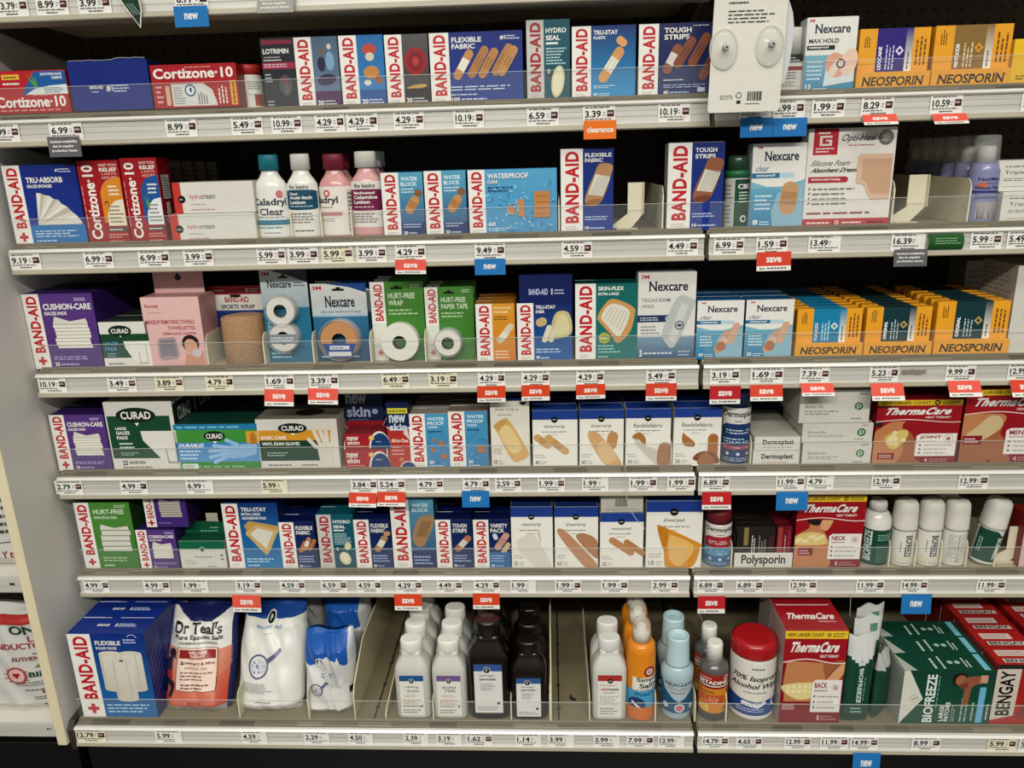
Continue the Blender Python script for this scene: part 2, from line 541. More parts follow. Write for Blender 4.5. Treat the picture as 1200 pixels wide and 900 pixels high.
SECT = {0: 'longer', 1: 'shorter'}
def shelf(r, s):
    x0, x1 = (0.001, XB-GAP) if s == 0 else (XB+GAP, XE)
    if r == 0 and s == 1:
        z = AZ[0]+0.075
    else:
        z = AZ[r]
    n = x1-x0; d = DEPTH[r]
    t = empty('shelf', (x0, RY[r], z))
    tag(t, '%s metal shelf with clear fence, %s' % (
        {0: 'cropped uppermost', 1: 'first full', 2: 'second full', 3: 'third full', 4: 'fourth full', 5: 'fifth full', 6: 'deep bottom'}[r],
        'end panel side' if s == 0 else 'side away from the end panel'), 'shelf', 'gondola shelves')
    mb = MB()
    mb.box(0, n, 0.012, d, -0.012, FLOOR_UP-0.0004, '#857a60' if r == 6 else '#d6cbb2' if r < 2 else '#b5aa92', 'painted_steel')  # uppermost boards painted paler, standing in for bounce light on their undersides
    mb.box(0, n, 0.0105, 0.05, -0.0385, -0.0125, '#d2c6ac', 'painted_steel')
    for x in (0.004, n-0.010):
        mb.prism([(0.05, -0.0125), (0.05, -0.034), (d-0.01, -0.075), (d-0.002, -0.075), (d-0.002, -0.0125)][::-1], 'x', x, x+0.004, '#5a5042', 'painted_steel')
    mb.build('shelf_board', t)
    mb = MB()
    pf = rail_profile()
    cols = ['#8f887a', '#8f887a']+['#e2e0d9']*3+['#d6d3cb']*11+['#b9b09c']*4  # lower lip painted darker, shade of its downward face put into the colour
    for i in range(len(pf)-1):
        (ya, za), (yb, zb) = pf[i], pf[i+1]
        mb.face([(0, yb, zb), (n, yb, zb), (n, ya, za), (0, ya, za)], cols[i], 'rail_metal' if 1 < i < 16 else 'painted_steel')
    for x in (0, n):
        mb.face([(x, y, z_) for y, z_ in pf], '#8d887c', 'rail_metal')
    mb.face([(0, 0.0104, -0.0392), (n, 0.0104, -0.0392), (n, 0.014, 0.0030), (0, 0.014, 0.0030)], '#b9b2a2', 'painted_steel')
    mb.build('price_rail', t)
    mb = MB()
    mb.box(0.002, n-0.002, 0.0036, 0.0168, 0.0032, 0.0095, '#7a7364', 'glossy_plastic')
    mb.box(0.002, n-0.002, 0.0142, 0.0168, 0.0096, 0.0145, '#857d6c', 'glossy_plastic')
    k = 0; x = 0.03
    while x < n-0.1:
        w = RND.uniform(.04, .09)
        mb.box(x, x+w, 0.0030, 0.0140, 0.0066, 0.0100, RND.choice(['#6f695b', '#8e8674', '#625c50']), 'glossy_plastic')
        x += w+RND.uniform(.03, .12)
    mb.build('fence_foot', t)
    mb = MB()
    mb.box(0.002, n-0.002, 0.0150, 0.0163, 0.0146, 0.0560, '#f2f4f0', 'clear_plastic', b=0.0001)
    mb.box(0.002, n-0.002, 0.0150, 0.0163, 0.0561, 0.0570, '#dfe0d8', 'clear_edge', b=0.0001)
    mb.build('front_fence', t)
    if r == 6 and s == 0:
        mb = MB(); mb.prism([(-.006, -.046), (-.0085, .002), (.004, .016), (.05, .02), (.05, -.046)][::-1], 'x', -.0115, -.0004, '#3a3128', 'matte_plastic'); mb.build('end_cap', t)
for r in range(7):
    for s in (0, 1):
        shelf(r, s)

# ------------------------------------------------------------------ placing goods
GOODS = []          # (row, x, short name) of what stands at the front, for wording the price tags
def place(r, x0, x1, yt, yb=None, y=None):
    """where something stands: its pixel edges at half height and its upper edge give width, place and height on shelf r"""
    if y is None:
        y = FY(r)
    xm = (x0+x1)/2
    if yb is None:
        z = FZ(r)
        X = at(xm, yt, y).x
        ybp = proj((X, y, z))[1]
    else:
        z = at(xm, yb, y).z; ybp = yb
    ym = (yt+ybp)/2
    a, b = at(x0, ym, y).x, at(x1, ym, y).x
    return (a+b)/2, y, z, (b-a)-0.0008, at(xm, yt, y).z-z

ORD = ['', 'second', 'third', 'fourth', 'fifth', 'sixth', 'seventh', 'eighth', 'ninth']
def copies(o, n, d, short, dx=0.0, where=None):
    """more of the same standing in file behind the front one"""
    y, x, z = o.location.y, o.location.x, o.location.z
    for k in range(1, n):
        dup(o, (x+dx*k+RND.uniform(-.001, .001), y+(d+0.0012)*k, z), None, '%s, %s in its file on the %s' % (short, ORD[k], where))

def carton(name, r, x0, x1, yt, d, label, short, art, side, cat='carton', n=1, yb=None, y=None, top=None, group=None, topart=None, sideart=None, flap=True, note=True, dx=0.0, rot=0.0):
    X, Y, Z, w, h = place(r, x0, x1, yt, yb, y)
    mb = MB()
    mb.box(-w/2, w/2, 0, d, 0, h, side, top=top)
    art(front_art(mb, w, h))
    if topart:
        topart(top_art(mb, w, d, h))
    if sideart:
        sg = 1 if X < CAM.x else -1
        sideart(side_art(mb, d, h, w/2, sg))
    o = mb.build(name, None, (X, Y, Z), (0, 0, rot))
    if flap:
        f = MB()
        f.box(-w/2+0.002, w/2-0.002, 0.0012, d*.72, h+0.0001, h+0.0006, top or side, b=0.0002)
        f.build('tuck_flap', o)
    tag(o, label, cat, group or (short + 's' if n > 1 else None))
    if n > 1:
        copies(o, n, d, short, dx, ROWNAME[r])
    if note:
        GOODS.append((r, X, short))
    return o

# --- printed designs
RED, WHT, DBL, MBL = '#cc1f2b', '#ece9e2', '#10276f', '#1d66a8'
def ba(a, sw, c0, c1, plus=False, grey=False):
    """bandage brand front: upright white strip with red lettering, coloured field"""
    a.r(0, 0, 100, 100, c1, c0)
    a.r(0, 0, sw, 100, '#c9c7c3' if grey else WHT)
    y0 = 22 if plus else 12
    a.t('BAND-AID', sw*.2, y0, sw*.82, 97, '#b02a33' if grey else RED, b=2, rot=90)
    q = a.w/a.h
    if plus:
        c, s_, t_ = sw*.52, sw*.25, sw*.085
        a.r(c-s_, 11-t_*q, c+s_, 11+t_*q, RED); a.r(c-t_, 11-s_*q, c+t_, 11+s_*q, RED)
    else:
        a.L(sw*.2, 4, sw*.8, 9, 2, '#b9aaa4')
def tinybrand(a, x, y, w=24, h=5, c='#dfe4f2'):
    a.t('BAND-AID', x, y+h*.5, x+w, y+h, c, b=1); a.L(x, y, x+w, y+h*.4, 1, c)
TAN, TAN2, BRN = '#c98f5a', '#d9a46c', '#8e5a3c'

def f_flex(a, sw=17):
    ba(a, sw, '#0d2a86', '#173f9c')
    a.t('FLEXIBLE', sw+3, 86, sw+35, 93, WHT, b=1); a.t('FABRIC', sw+3, 77, sw+28, 84, WHT, b=1)
    a.t('#1', 76, 88, 82, 94, WHT, b=1); a.L(83, 88, 97, 95, 2, '#d5dcf0')
    for i, (x, y, l) in enumerate(((36, 55, 34), (52, 58, 36), (63, 56, 34), (78, 60, 36), (84, 58, 34))):
        a.cap(x, y, l, 9, 58, (TAN, '#b77f4b', '#c0874f', '#b9834e', '#c58f58')[i], pad='#e9e4d6' if i == 0 else None, dots='#94633a' if i else None)
    a.L(22, 18, 95, 26, 2, '#c8d2ee'); a.L(22, 11, 60, 15, 1, '#c8d2ee'); a.t('100', 22, 4, 31, 9, WHT, b=1); a.L(33, 4, 70, 9, 1, '#c8d2ee')

def f_kids(bg0, bg1, low, shapes):
    """children's plasters: plain shapes in the box's colours stand in for the printed characters"""
    def f(a):
        ba(a, 40, bg0, bg1)
        for (x, y, rx, ry, c, g) in shapes:
            a.e_(x, y, rx, ry, c, ang=g)
        a.r(40, 0, 100, 24, low)
        a.t('20', 44, 4, 58, 11, WHT, b=1); a.L(60, 4, 96, 12, 2, '#d9d4dd')
    return f

def f_hydro(a, sw=34, blob='long'):
    ba(a, sw, '#0c5c6e', '#0a5566', grey=True)
    a.t('HYDRO', sw+5, 84, 92, 90, WHT, b=1); a.t('SEAL', sw+5, 75, 78, 81, WHT, b=1)
    a.r(sw+5, 70, sw+33, 72.5, WHT)
    a.L(sw+5, 45, 92, 67, 6, '#bcd9dc')
    a.e_(sw+12, 36, 9, 9, '#1d2f3c'); a.e_(sw+11, 37, 4, 6, '#9fb6bd')
    if blob == 'long':
        a.e_(72, 24, 15, 35, '#d8cfa8', ang=-8); a.e_(72, 24, 11, 29, '#e6dfbf', ang=-8)
    else:
        a.e_(70, 20, 15, 20, '#d8cfa8', ang=20); a.e_(80, 42, 9, 12, '#d8cfa8', ang=-20); a.e_(70, 22, 10, 14, '#e6dfbf', ang=20)

def f_trustay(a):
    ba(a, 30, '#0c2f7c', '#2497d0')
    a.t('TRU-STAY', 34, 88, 72, 94, WHT, b=1); a.t('PLASTIC', 34, 82, 53, 86, WHT, b=1)
    a.cap(62, 47, 60, 15, 56, '#d99a5c', pad='#e8e4d8', dots='#c9c2ad'); a.cap(78, 78, 18, 12, -40, '#e0a467')
    a.L(34, 15, 70, 20, 2, '#d3e7f4'); a.t('60', 34, 5, 40, 9, WHT, b=1); a.L(42, 4, 62, 9, 2, '#d3e7f4')

def f_tough(a):
    ba(a, 26, '#0d205e', '#122c6f')
    for i in range(10):
        for j in range(5):
            a.e_(32+7*i, 30+14*j, .8, .8, '#1c3a86', n=6)
    a.t('TOUGH', 33, 87, 68, 94, WHT, b=1); a.t('STRIPS', 33, 78, 66, 85, WHT, b=1); a.L(70, 95, 99, 97, 1, WHT)
    a.cap(44, 52, 40, 12, 62, '#96553c', pad='#d8d2cc'); a.cap(60, 60, 44, 12, 58, '#8f5039', dots='#6c3928'); a.cap(79, 63, 46, 12, 60, '#94543c', dots='#6c3928'); a.cap(92, 42, 40, 12, 60, '#8a4b36', dots='#6c3928')
    a.L(33, 22, 60, 25, 1, WHT); a.L(33, 12, 92, 18, 2, '#aab8df'); a.t('40', 33, 4, 40, 9, WHT, b=1); a.L(42, 4, 70, 9, 1, '#aab8df'); a.r(78, 6, 88, 12, '#cfd6ea')

def nexcare(a, x0, y0, x1, y1, c='#1a2340'):
    a.t('Nexcare', x0, y0, x1, y1, c, serif=1)
def threem(a, x, y, w=11, h=4):
    a.t('3M', x, y, x+w, y+h, '#d01f2a', b=1)

def f_maxhold(a):
    a.r(0, 0, 100, 100, '#e6e4de'); threem(a, 4, 94)
    nexcare(a, 16, 79, 86, 91); a.t('MAX HOLD', 6, 66, 65, 72, '#2a2d33', b=1)
    a.r(3, 57, 58, 63, '#23262b'); a.t('waterproof', 6, 58, 46, 62.4, WHT, b=1)
    a.r(0, 0, 100, 50, '#2f86ad', '#7db4c9'); a.p([(40, 8), (100, 14), (100, 52), (45, 46)], '#d7dde0')
    a.e_(62, 36, 20, 24, '#e2a58b', ang=20); a.e_(88, 40, 16, 26, '#ecc9b4', ang=-15); a.cap(60, 32, 36, 14, 60, '#e7d3c6')
    a.ring(72, 38, 6, 9, '#1c3a55'); a.L(6, 16, 40, 44, 5, '#cfe2ea')
    a.t('15', 5, 5, 16, 11, WHT, b=1); a.L(20, 3, 60, 7, 1, '#cfe2ea')

def f_neo(panel, accent, mark, strip='#ffffff', word='ORIGINAL'):
    def f(a):
        a.r(0, 0, 100, 100, '#f0a526')
        a.r(25, 30, 75, 100, panel)
        a.r(66, 30, 76, 100, '#f3eee0', panel)
        a.t(word, 28, 34, 33, 30+66*.62, strip, b=1, rot=90)
        a.L(38, 34, 52, 78, 3, accent, rot=90)
        a.p([(58, 56), (64, 64), (58, 72), (52, 64)], mark); a.p([(58, 60), (61, 64), (58, 68), (55, 64)], panel)
        a.L(69, 34, 73, 64, 1, '#2a3450', rot=90)
        a.L(80, 40, 97, 92, 3, '#7c4a12', rot=90); a.L(7, 70, 16, 95, 3, '#4f320e', rot=90)
    return f

def f_store(title, sub, cols, count, low='#ece8de', draw=None):
    """the shop's own cartons: white front, blue band, round black mark"""
    def f(a):
        a.r(0, 0, 100, 100, low)
        a.r(0, 84, 100, 100, '#20449c')
        a.e_(49, 84, 7.5, 7.5, '#15181f'); a.r(45, 83.5, 53, 84.5, '#d9d7d0')
        tw = 2.3*len(title)
        a.t(title, 49-tw, 68, 49+tw, 75, '#4a4744'); a.L(20, 61, 78, 65, 1, '#9a948a'); a.L(38, 56, 60, 59, 1, '#b3ada2')
        if draw:
            draw(a)
        a.L(5, 16, 30, 24, 2, '#b3ada2'); a.t(count, 5, 5, 15, 12, '#3d3a37'); a.L(18, 5, 32, 12, 2, '#b3ada2')
    return f

def f_store_top(a):
    a.r(0, 0, 100, 100, '#20449c')

def f_thermo(word, num, body, yellow=True, big=False):
    def f(a):
        a.r(0, 0, 100, 100, '#8f101c', '#b3141f')
        body(a)
        if yellow:
            a.r(0, 91, 100, 99, '#e8c52d'); a.t('NEW LARGER COUNT', 4, 93, 62, 97, '#6a2a10', b=1); a.ring(70, 95, 1.6, 3.2, '#3a1c10'); a.L(76, 92.5, 97, 97.5, 2, '#6a2a10')
        a.r(0, 69, 100, 91, '#a9131e'); a.p([(0, 66), (14, 67.5), (40, 67), (70, 65.5), (100, 69.5), (100, 70), (0, 70)], '#a9131e')
        for i in range(20):
            x0, x1 = i*5, i*5+5
            z = lambda x: 67+2.2*math.sin((x-10)/100*6)
            a.p([(x0, z(x0)), (x1, z(x1)), (x1, z(x1)+1.1), (x0, z(x0)+1.1)], '#f0dfd6')
        a.t('ThermaCare', 10, 77, 88, 88, WHT, b=2, sk=.08); a.t('HEAT THERAPY', 58, 71.5, 88, 74.5, '#e9d6d0', b=1)
        a.p([(50, 13), (98, 13), (98, 48), (55, 48), (50, 45)], '#e7e1dc')
        a.t(word, 54, 39, 54+min(5.2*len(word), 44), 45, '#a01622', b=1); a.L(54, 35, 80, 38, 1, '#a8606a')
        a.ring(88, 40, 5, 5.8, '#c4a3a0'); a.t(num, 85.5, 37.5, 90.5, 42.5, '#a01622', b=1)
        for i in range(3):
            a.r(54, 29-6*i, 56.5, 31.5-6*i, '#6b4a48'); a.L(60, 28.5-6*i, 95, 32-6*i, 1, '#a99f9a')
        a.t('4' if num == '8' else '8', 62, 4, 66, 10, '#d9b4b0', b=1); a.L(68, 4, 95, 10, 2, '#c48d8b')
    return f
SKIN, SKIN2, SKIN3 = '#c88355', '#a9653f', '#dca071'

# --- copies of small hardware
def divider(r, px, py, h=0.058, d=0.30, tall=False):
    """upright plastic fin between two files of goods, rounded at its upper front corner"""
    y = FY(r)+0.002
    X = at(px, py, y).x
    pts = [(0, 0)]+[(0.016-0.016*math.cos(math.radians(t)), h-0.016+0.016*math.sin(math.radians(t))) for t in range(0, 91, 15)]+[(d, h), (d, 0)]
    mb = MB(); mb.prism(pts[::-1], 'x', -0.0007, 0.0007, '#d8cfb2', 'matte_plastic')
    mb.box(-0.0012, 0.0012, -0.0012, 0.0006, 0, h-0.014, '#e6dfc8', 'matte_plastic', b=0.0003)
    o = mb.build('shelf_divider', None, (X, y, FZ(r)))
    return o
# ================================================================== first full shelf
def f(a):
    a.r(0, 0, 100, 100, '#b5121f', '#c4202a')
    a.p([(48, 44), (56, 72), (66, 98), (100, 98), (100, 44)], '#1b5fa8'); a.p([(52, 44), (64, 58), (82, 64), (100, 66), (100, 44)], '#dfe3e2')
    for (x, y) in ((56, 92), (61, 96), (66, 90), (58, 80)):
        a.p([(64, 60), (x, y), (67, 62)], '#5f9a3c')
    a.t('SOOTHING ALOE', 72, 88, 96, 94, WHT, b=1); a.t('CREME', 84, 79, 96, 85, WHT, b=1); a.L(74, 46, 97, 62, 3, '#6c8796')
    a.r(28, 80, 48, 92, '#e9b93b'); a.L(30, 82, 46, 90, 1, '#5a3a10'); a.L(28, 66, 50, 76, 1, WHT)
    a.t('Cortizone·10', 17, 14, 96, 40, WHT, b=1); a.L(20, 5, 92, 10, 1, '#e6b6ae'); a.L(60, 41, 92, 44, 1, '#e6b6ae')
carton('ointment_carton', 1, -24, 80, 83, .035, 'red carton with green leaf on a blue corner, cut off by the picture edge', 'red and blue leaf carton', f, '#a81420', yb=133)
def f(a):
    a.r(0, 0, 100, 100, '#10298c', '#0f2a86'); a.t('BAND-AID', 24, 44, 41, 51, WHT, b=1); a.L(26, 36, 40, 41, 1, '#b9c4e6'); a.t('#1', 45, 38, 53, 52, WHT, b=1)
    a.L(54, 36, 78, 53, 3, '#cfd8f0')
o = carton('bandage_carton', 1, 82, 176, 71, .06, 'plain dark blue carton with torn upper rim and small white print', 'plain dark blue carton', f, '#0e2377', yb=129, flap=False)
mb = MB(); w = .135
for i in range(22):
    x = -.066+.006*i
    hh = .0012+.0010*RND.random()+(.0022 if i > 12 else 0)
    mb.box(x, x+.0060, .0003, .0009, 0, hh-.0006, '#12267a', 'paper', b=.0001); mb.box(x, x+.0060, .0003, .0009, hh-.0006, hh, '#c9c7c2', 'paper', b=.0001)
mb.build('torn_rim', o, (0, 0, at(129, 71, FY(1)).z-at(129, 129, FY(1)).z))
def f(a):
    a.r(0, 0, 100, 100, '#b5141f'); a.t('Cortizone·10', 3, 68, 96, 92, WHT, b=1); a.L(40, 92, 76, 95, 1, '#eec0b4')
    a.r(22, 4, 60, 56, '#d7d5cf'); a.e_(60, 4, 14, 18, '#d7d5cf', 0, 90); a.p([(60, 4), (74, 4), (70, 40), (60, 56)], '#d7d5cf')
    a.ring(44, 40, 5, 6.6, '#2b5c9c'); a.e_(44, 40, 4, 4, '#e8e6e0'); a.p([(43, 36), (46, 36), (46, 46), (43, 46)], '#2b5c9c'); a.L(24, 8, 38, 50, 7, '#7f8f9e'); a.L(52, 8, 64, 36, 4, '#444a50', rot=90)
    a.L(4, 10, 12, 56, 4, '#e6b6ae'); a.r(15, 6, 20, 52, '#d0b38c'); a.L(76, 8, 88, 60, 3, '#f0dcd4', rot=90); a.r(91, 4, 98, 60, '#e6a22a'); a.L(93, 8, 97, 56, 1, '#5a2a10', rot=90)
carton('ointment_carton', 1, 178, 279, 75, .04, 'wide red carton with pale printed panel and round blue seal', 'wide red carton', f, '#9d101a', yb=126)

def bottle(name, r, x0, x1, yt, label, short, parts, lab=None, cat='bottle', ry=1.0, n=1, yb=None, y=None, tilt=0.0, turn=0.0, group=None, note=True, dx=0.0, gap=0.002, ybp=None):
    """parts: (part name, [(height share, radius share)], colour(s), finish, super-ellipse exponent)"""
    y0 = y if y is not None else FY(r)+0.03
    X, Y, Z, w, h = place(r, x0, x1, yt, yb, y0)
    R = w/2
    if y is None:
        y = FY(r)+R*ry+gap
    X, Y, Z, w, h = place(r, x0, x1, yt, yb, y)
    R = w/2
    rt = parts[-1][1][-1][1]*R*.9*ry
    h = at((x0+x1)/2, yt, y+(rt if Z+h < CAM.z else -rt)).z-Z
    t = empty(name, (X, Y, Z+R*abs(math.sin(tilt))), (0, tilt, turn))
    for (pn, prof, col, mat, sup) in parts:
        mb = MB()
        mb.loft([(p[0]*h, p[1]*R, p[1]*R*(p[2] if len(p) > 2 else ry)) for p in prof], col, mat, sup)
        mb.build(pn, t)
    if lab:
        (z0, z1, rf, span, fn) = lab[:5]
        mb = MB()
        if span == 'flat':
            wf = lab[5]
            fn(Art(mb, lambda u, v, k: ((u-50)/100*wf*w, -rf*R*ry-k, (z0+(z1-z0)*v/100)*h), wf*w, (z1-z0)*h, 'paper'))
        else:
            fn(round_art(mb, rf*R, z0*h, z1*h, span, mat='printed_card', turn=lab[5] if len(lab) > 5 else 0, ry=rf*R*ry))
        mb.build('label', t)
    tag(t, label, cat, group or (short+'s' if n > 1 else None))
    if n > 1:
        copies(t, n, 2*R*ry, short, dx, ROWNAME[r])
    if note:
        GOODS.append((r, X, short))
    return t, R, h

def fl(a):
    a.r(0, 0, 100, 100, '#e8e5dd'); a.r(24, 8, 50, 88, '#c9c6c0'); a.L(26, 10, 48, 86, 9, '#45484c'); a.r(70, 10, 96, 46, '#b0493a'); a.L(54, 60, 96, 88, 4, '#8a8680')
bottle('powder_bottle', 1, 280, 308, 75, 'small white tub with red lid beside a wide red carton', 'small white red-lidded tub',
       [('bottle', [(0, .94), (.02, 1), (.76, 1), (.8, .96)], '#e4e1d9', 'matte_plastic', 2), ('lid', [(.79, 1.02), (.97, 1.02), (1, .96)], '#c02a22', 'matte_plastic', 2)], (.06, .74, 1, 170, fl), y=FY(1)+.055, cat='tub')
def f(a):
    a.r(0, 0, 100, 100, '#2c3036', '#1d1f25'); a.r(4, 91, 96, 97, '#8f2440'); a.t('LOTRIMIN', 6, 78, 84, 85, WHT, b=1); a.L(8, 72, 60, 75, 1, '#c9b9c0'); a.r(0, 57, 100, 66, '#a8254c'); a.L(6, 59, 80, 65, 2, '#e6c3cf')
    a.L(6, 68, 60, 71, 1, WHT); a.e_(66, 34, 20, 30, '#4a4d54'); a.e_(64, 40, 10, 14, '#7d3f49'); a.e_(68, 28, 9, 18, '#6a5a5e'); a.L(6, 38, 30, 52, 3, '#b9bcc2'); a.L(6, 5, 30, 14, 2, '#b9bcc2')
carton('cream_carton', 1, 308, 347, 44, .04, 'narrow charcoal carton with two crimson bands', 'narrow charcoal carton', f, '#1a1b20')
carton('bandage_carton', 1, 347, 398, 43, .032, 'small plaster carton with violet and grey-blue field', 'violet plaster carton', f_kids('#4f6684', '#6b82a0', '#54245c', [(60, 62, 9, 16, '#2d2444', 0), (80, 66, 10, 20, '#7ea6c8', 0), (80, 86, 5, 6, '#d8c7a6', 0), (60, 80, 5, 6, '#8d5d40', 0), (70, 40, 22, 12, '#3a2c58', 10)]), '#3c3058')
carton('bandage_carton', 1, 399, 451, 41, .032, 'small plaster carton with sky blue field and warm-coloured dots', 'sky blue plaster carton', f_kids('#1e6fb4', '#2c86c8', '#1d57a4', [(68, 80, 16, 12, '#c94a3a', 0), (68, 70, 10, 9, '#d9cbb4', 0), (70, 48, 18, 14, '#c88a48', 0), (60, 34, 8, 6, '#e2d8c8', 0), (86, 38, 8, 10, '#a4612c', 20)]), '#1b4f8c')
carton('bandage_carton', 1, 452, 503, 40, .032, 'small plaster carton with red disc over a smoky dark field', 'red disc plaster carton', f_kids('#5b5a5e', '#2e2b2e', '#201c1e', [(70, 62, 26, 30, '#a8202a', 0), (70, 62, 17, 21, '#8d1822', 0), (70, 62, 8, 10, '#c23a3a', 0), (70, 26, 24, 5, '#c9a04a', 8)]), '#2b2528')
carton('bandage_carton', 1, 504, 613, 37, .045, 'wide blue plaster carton showing five tan plasters, beside the small plaster cartons', 'wide blue fabric plaster carton', lambda a: f_flex(a, 21), '#0c2070')
carton('bandage_carton', 1, 617, 668, 23, .035, 'tall teal carton with grey strip and long cream cushion on the first full shelf', 'tall teal cushion carton', lambda a: f_hydro(a, 40), '#0a4855')
carton('bandage_carton', 1, 670, 745, 30, .04, 'blue carton showing one curved plaster with white pad', 'curved plaster carton', f_trustay, '#0c3580')
carton('bandage_carton', 1, 748, 838, 27, .045, 'navy carton with brown plasters, partly behind the white hanging card', 'navy brown-plaster carton', f_tough, '#0c1a52')

def fl(a):
    a.r(0, 0, 100, 100, '#dcd9d2'); a.r(0, 78, 100, 100, '#25352f'); a.L(15, 82, 90, 97, 2, '#cfd6cf'); a.r(0, 56, 100, 68, '#a33a40'); a.L(10, 30, 90, 54, 3, '#4f5552'); a.L(10, 8, 90, 26, 3, '#7d817e')
bottle('spray_bottle', 1, 909, 938, 32, 'slim bottle with white cap, half hidden by the hanging card', 'half-hidden slim bottle',
       [('bottle', [(0, .95), (.02, 1), (.58, 1), (.62, .9)], '#2f3f38', 'glossy_plastic', 3.5), ('cap', [(.6, .95), (.98, .92), (1, .88)], '#d6d3ca', 'matte_plastic', 3.5)], (.06, .58, 1.0, 'flat', fl, .92), y=FY(1)+.03)
carton('bandage_carton', 1, 943, 1003, 20, .035, 'white carton with black band and blue lower half on the first full shelf', 'white carton with black band', f_maxhold, '#c9cdd0')

def neo(r, x0, x1, yt, label, short, panel, accent, mark, word, n=1, strip='#ffffff'):
    X, Y, Z, w, h = place(r, x0, x1, yt, y=FY(r)+.008)
    t = empty('ointment_carton', (X, FY(r), Z))
    mb = MB(); mb.box(-w*.475, w*.475, .008, .026, 0, h, '#e09a20', b=.002)
    f_neo(panel, accent, mark, strip, word)(front_art(mb, w*.95, h, .008)); ta = Art(mb, lambda u, v, k: (-w*.475+w*.95*u/100, .0085+.017*v/100, h+k), w*.95, .017); ta.r(26, 0, 75, 100, panel); mb.build('carton_body', t)
    mb = MB(); mb.box(-w*.5, w*.5, .0, .0078, 0, h*.30, '#eba227')
    a = front_art(mb, w, h*.3); a.t('NEOSPORIN', 8, 24, 91, 74, '#100e0c', serif=1, sk=.02); mb.build('tray_front', t)
    tag(t, label, 'carton', short+'s' if n > 1 else None)
    if n > 1:
        copies(t, n, .026, short, 0.0, ROWNAME[r])
    GOODS.append((r, X, short))
neo(1, 1003, 1090, 33, 'yellow carton with violet panel, upper edge rounded', 'yellow carton with violet panel', '#34248a', '#cfc8ea', '#e4dff2', 'LIDOCAINE')
neo(1, 1091, 1186, 29, 'yellow carton with brown panel and orange emblem', 'yellow carton with brown panel', '#94713a', '#e2d3ae', '#e8a13a', 'PAIN ITCH SCAR')
def f(a):
    a.r(0, 0, 100, 100, '#e8b418', '#f0c424'); a.L(10, 10, 90, 22, 2, '#3c3a20')
carton('ointment_carton', 1, 1186, 1250, 45, .04, 'bright yellow carton cut off by the picture edge beside a brown-panelled one', 'bright yellow carton', f, '#c8981a', yb=98)

# ================================================================== second full shelf
def pads(a, cx, cy, w, h, n=7, c='#e6e2d8', c2='#a8a296', skew=8):
    for i in range(n):
        y = cy-h/2+h*i/n
        dx = RND.uniform(-1.5, 1.5)
        a.p([(cx-w/2+dx, y), (cx+w/2+dx, y), (cx+w/2+dx, y+h/n*.78), (cx-w/2+dx, y+h/n*.78)], c)
        a.p([(cx-w/2+dx, y+h/n*.78), (cx+w/2+dx, y+h/n*.78), (cx+w/2+dx, y+h/n), (cx-w/2+dx, y+h/n)], c2)
    a.p([(cx-w/2, cy+h/2), (cx+w/2, cy+h/2), (cx+w/2-skew*.3, cy+h/2+skew*.9), (cx, cy+h/2+skew*.45), (cx-w/2+skew*.4, cy+h/2+skew*1.3)], '#d8d4c8')
def f(a):
    ba(a, 24, '#102a8c', '#1638a0', plus=True); a.r(24, 0, 100, 26, '#1d74b8')
    a.t('#1', 72, 91, 76, 95, WHT, b=1); a.L(77, 90, 97, 96, 2, '#cdd6ee'); a.t('TRU·ABSORB', 30, 78, 80, 85, WHT, b=1); a.t('GAUZE SPONGES', 30, 72, 64, 76, WHT, b=1)
    P_ = [(41, 66), (47, 65), (52, 63), (58, 62), (63, 58), (69, 57), (74, 51), (80, 48), (85, 42), (91, 37), (97, 28), (97, 26)]
    for i in range(len(P_)-1):
        a.p([(36, 26), P_[i], P_[i+1]], ('#e4e0d6', '#bdb7aa', '#d6d1c6')[i % 3])
    a.p([(36, 26), (97, 26), (72, 34), (60, 32)], '#dbd6cb'); a.L(30, 10, 94, 20, 3, '#bcd5ea'); a.L(30, 4, 60, 8, 1, '#bcd5ea')
carton('gauze_carton', 2, 10, 96, 193, .05, 'blue carton with fanned white gauze sponges, standing first beside the end panel', 'blue gauze sponge carton', f, '#0f2a80')
def f_cort(field, inner, leaf):
    def f(a):
        a.r(0, 0, 100, 100, '#a8121e', '#b0141f'); a.t('Cortizone·10', 9, 6, 36, 95, WHT, b=1, rot=90); a.L(2, 20, 6, 80, 1, '#e0a59c', rot=90)
        a.t('FAST ITCH', 52, 93, 94, 96, '#f0d5cc', b=1); a.t('RELIEF', 52, 87, 94, 91.5, WHT, b=1); a.t('LASTS', 56, 83, 92, 85.5, '#e0a59c', b=1); a.t('HOURS', 56, 78, 92, 81.5, '#e0a59c', b=1)
        a.p([(46, 26), (46, 62), (52, 70), (62, 76), (80, 79), (98, 80), (98, 26)], field); a.p([(54, 22), (56, 36), (64, 46), (78, 52), (98, 54), (98, 22)], inner)
        if leaf:
            for x, y in ((52, 58), (60, 62), (66, 56)):
                a.p([(60, 40), (x, y), (64, 42)], '#5f9a3c')
        else:
            a.e_(57, 49, 5, 6, '#6b3a14'); a.e_(57, 48, 3, 4, '#d99a2a')
        a.L(66, 58, 96, 72, 3, WHT); a.L(60, 25, 96, 48, 5, '#8a7d70'); a.r(52, 15, 98, 20, '#55504e'); a.L(54, 16, 94, 19, 1, WHT); a.L(50, 7, 97, 13, 2, '#e0a59c'); a.L(50, 2, 90, 5, 1, '#e0a59c')
    return f
carton('ointment_carton', 2, 97, 146, 188, .04, 'upright red carton with orange corner panel', 'red carton with orange corner', f_cort('#e08a24', '#e8dcc4', False), '#94101a')
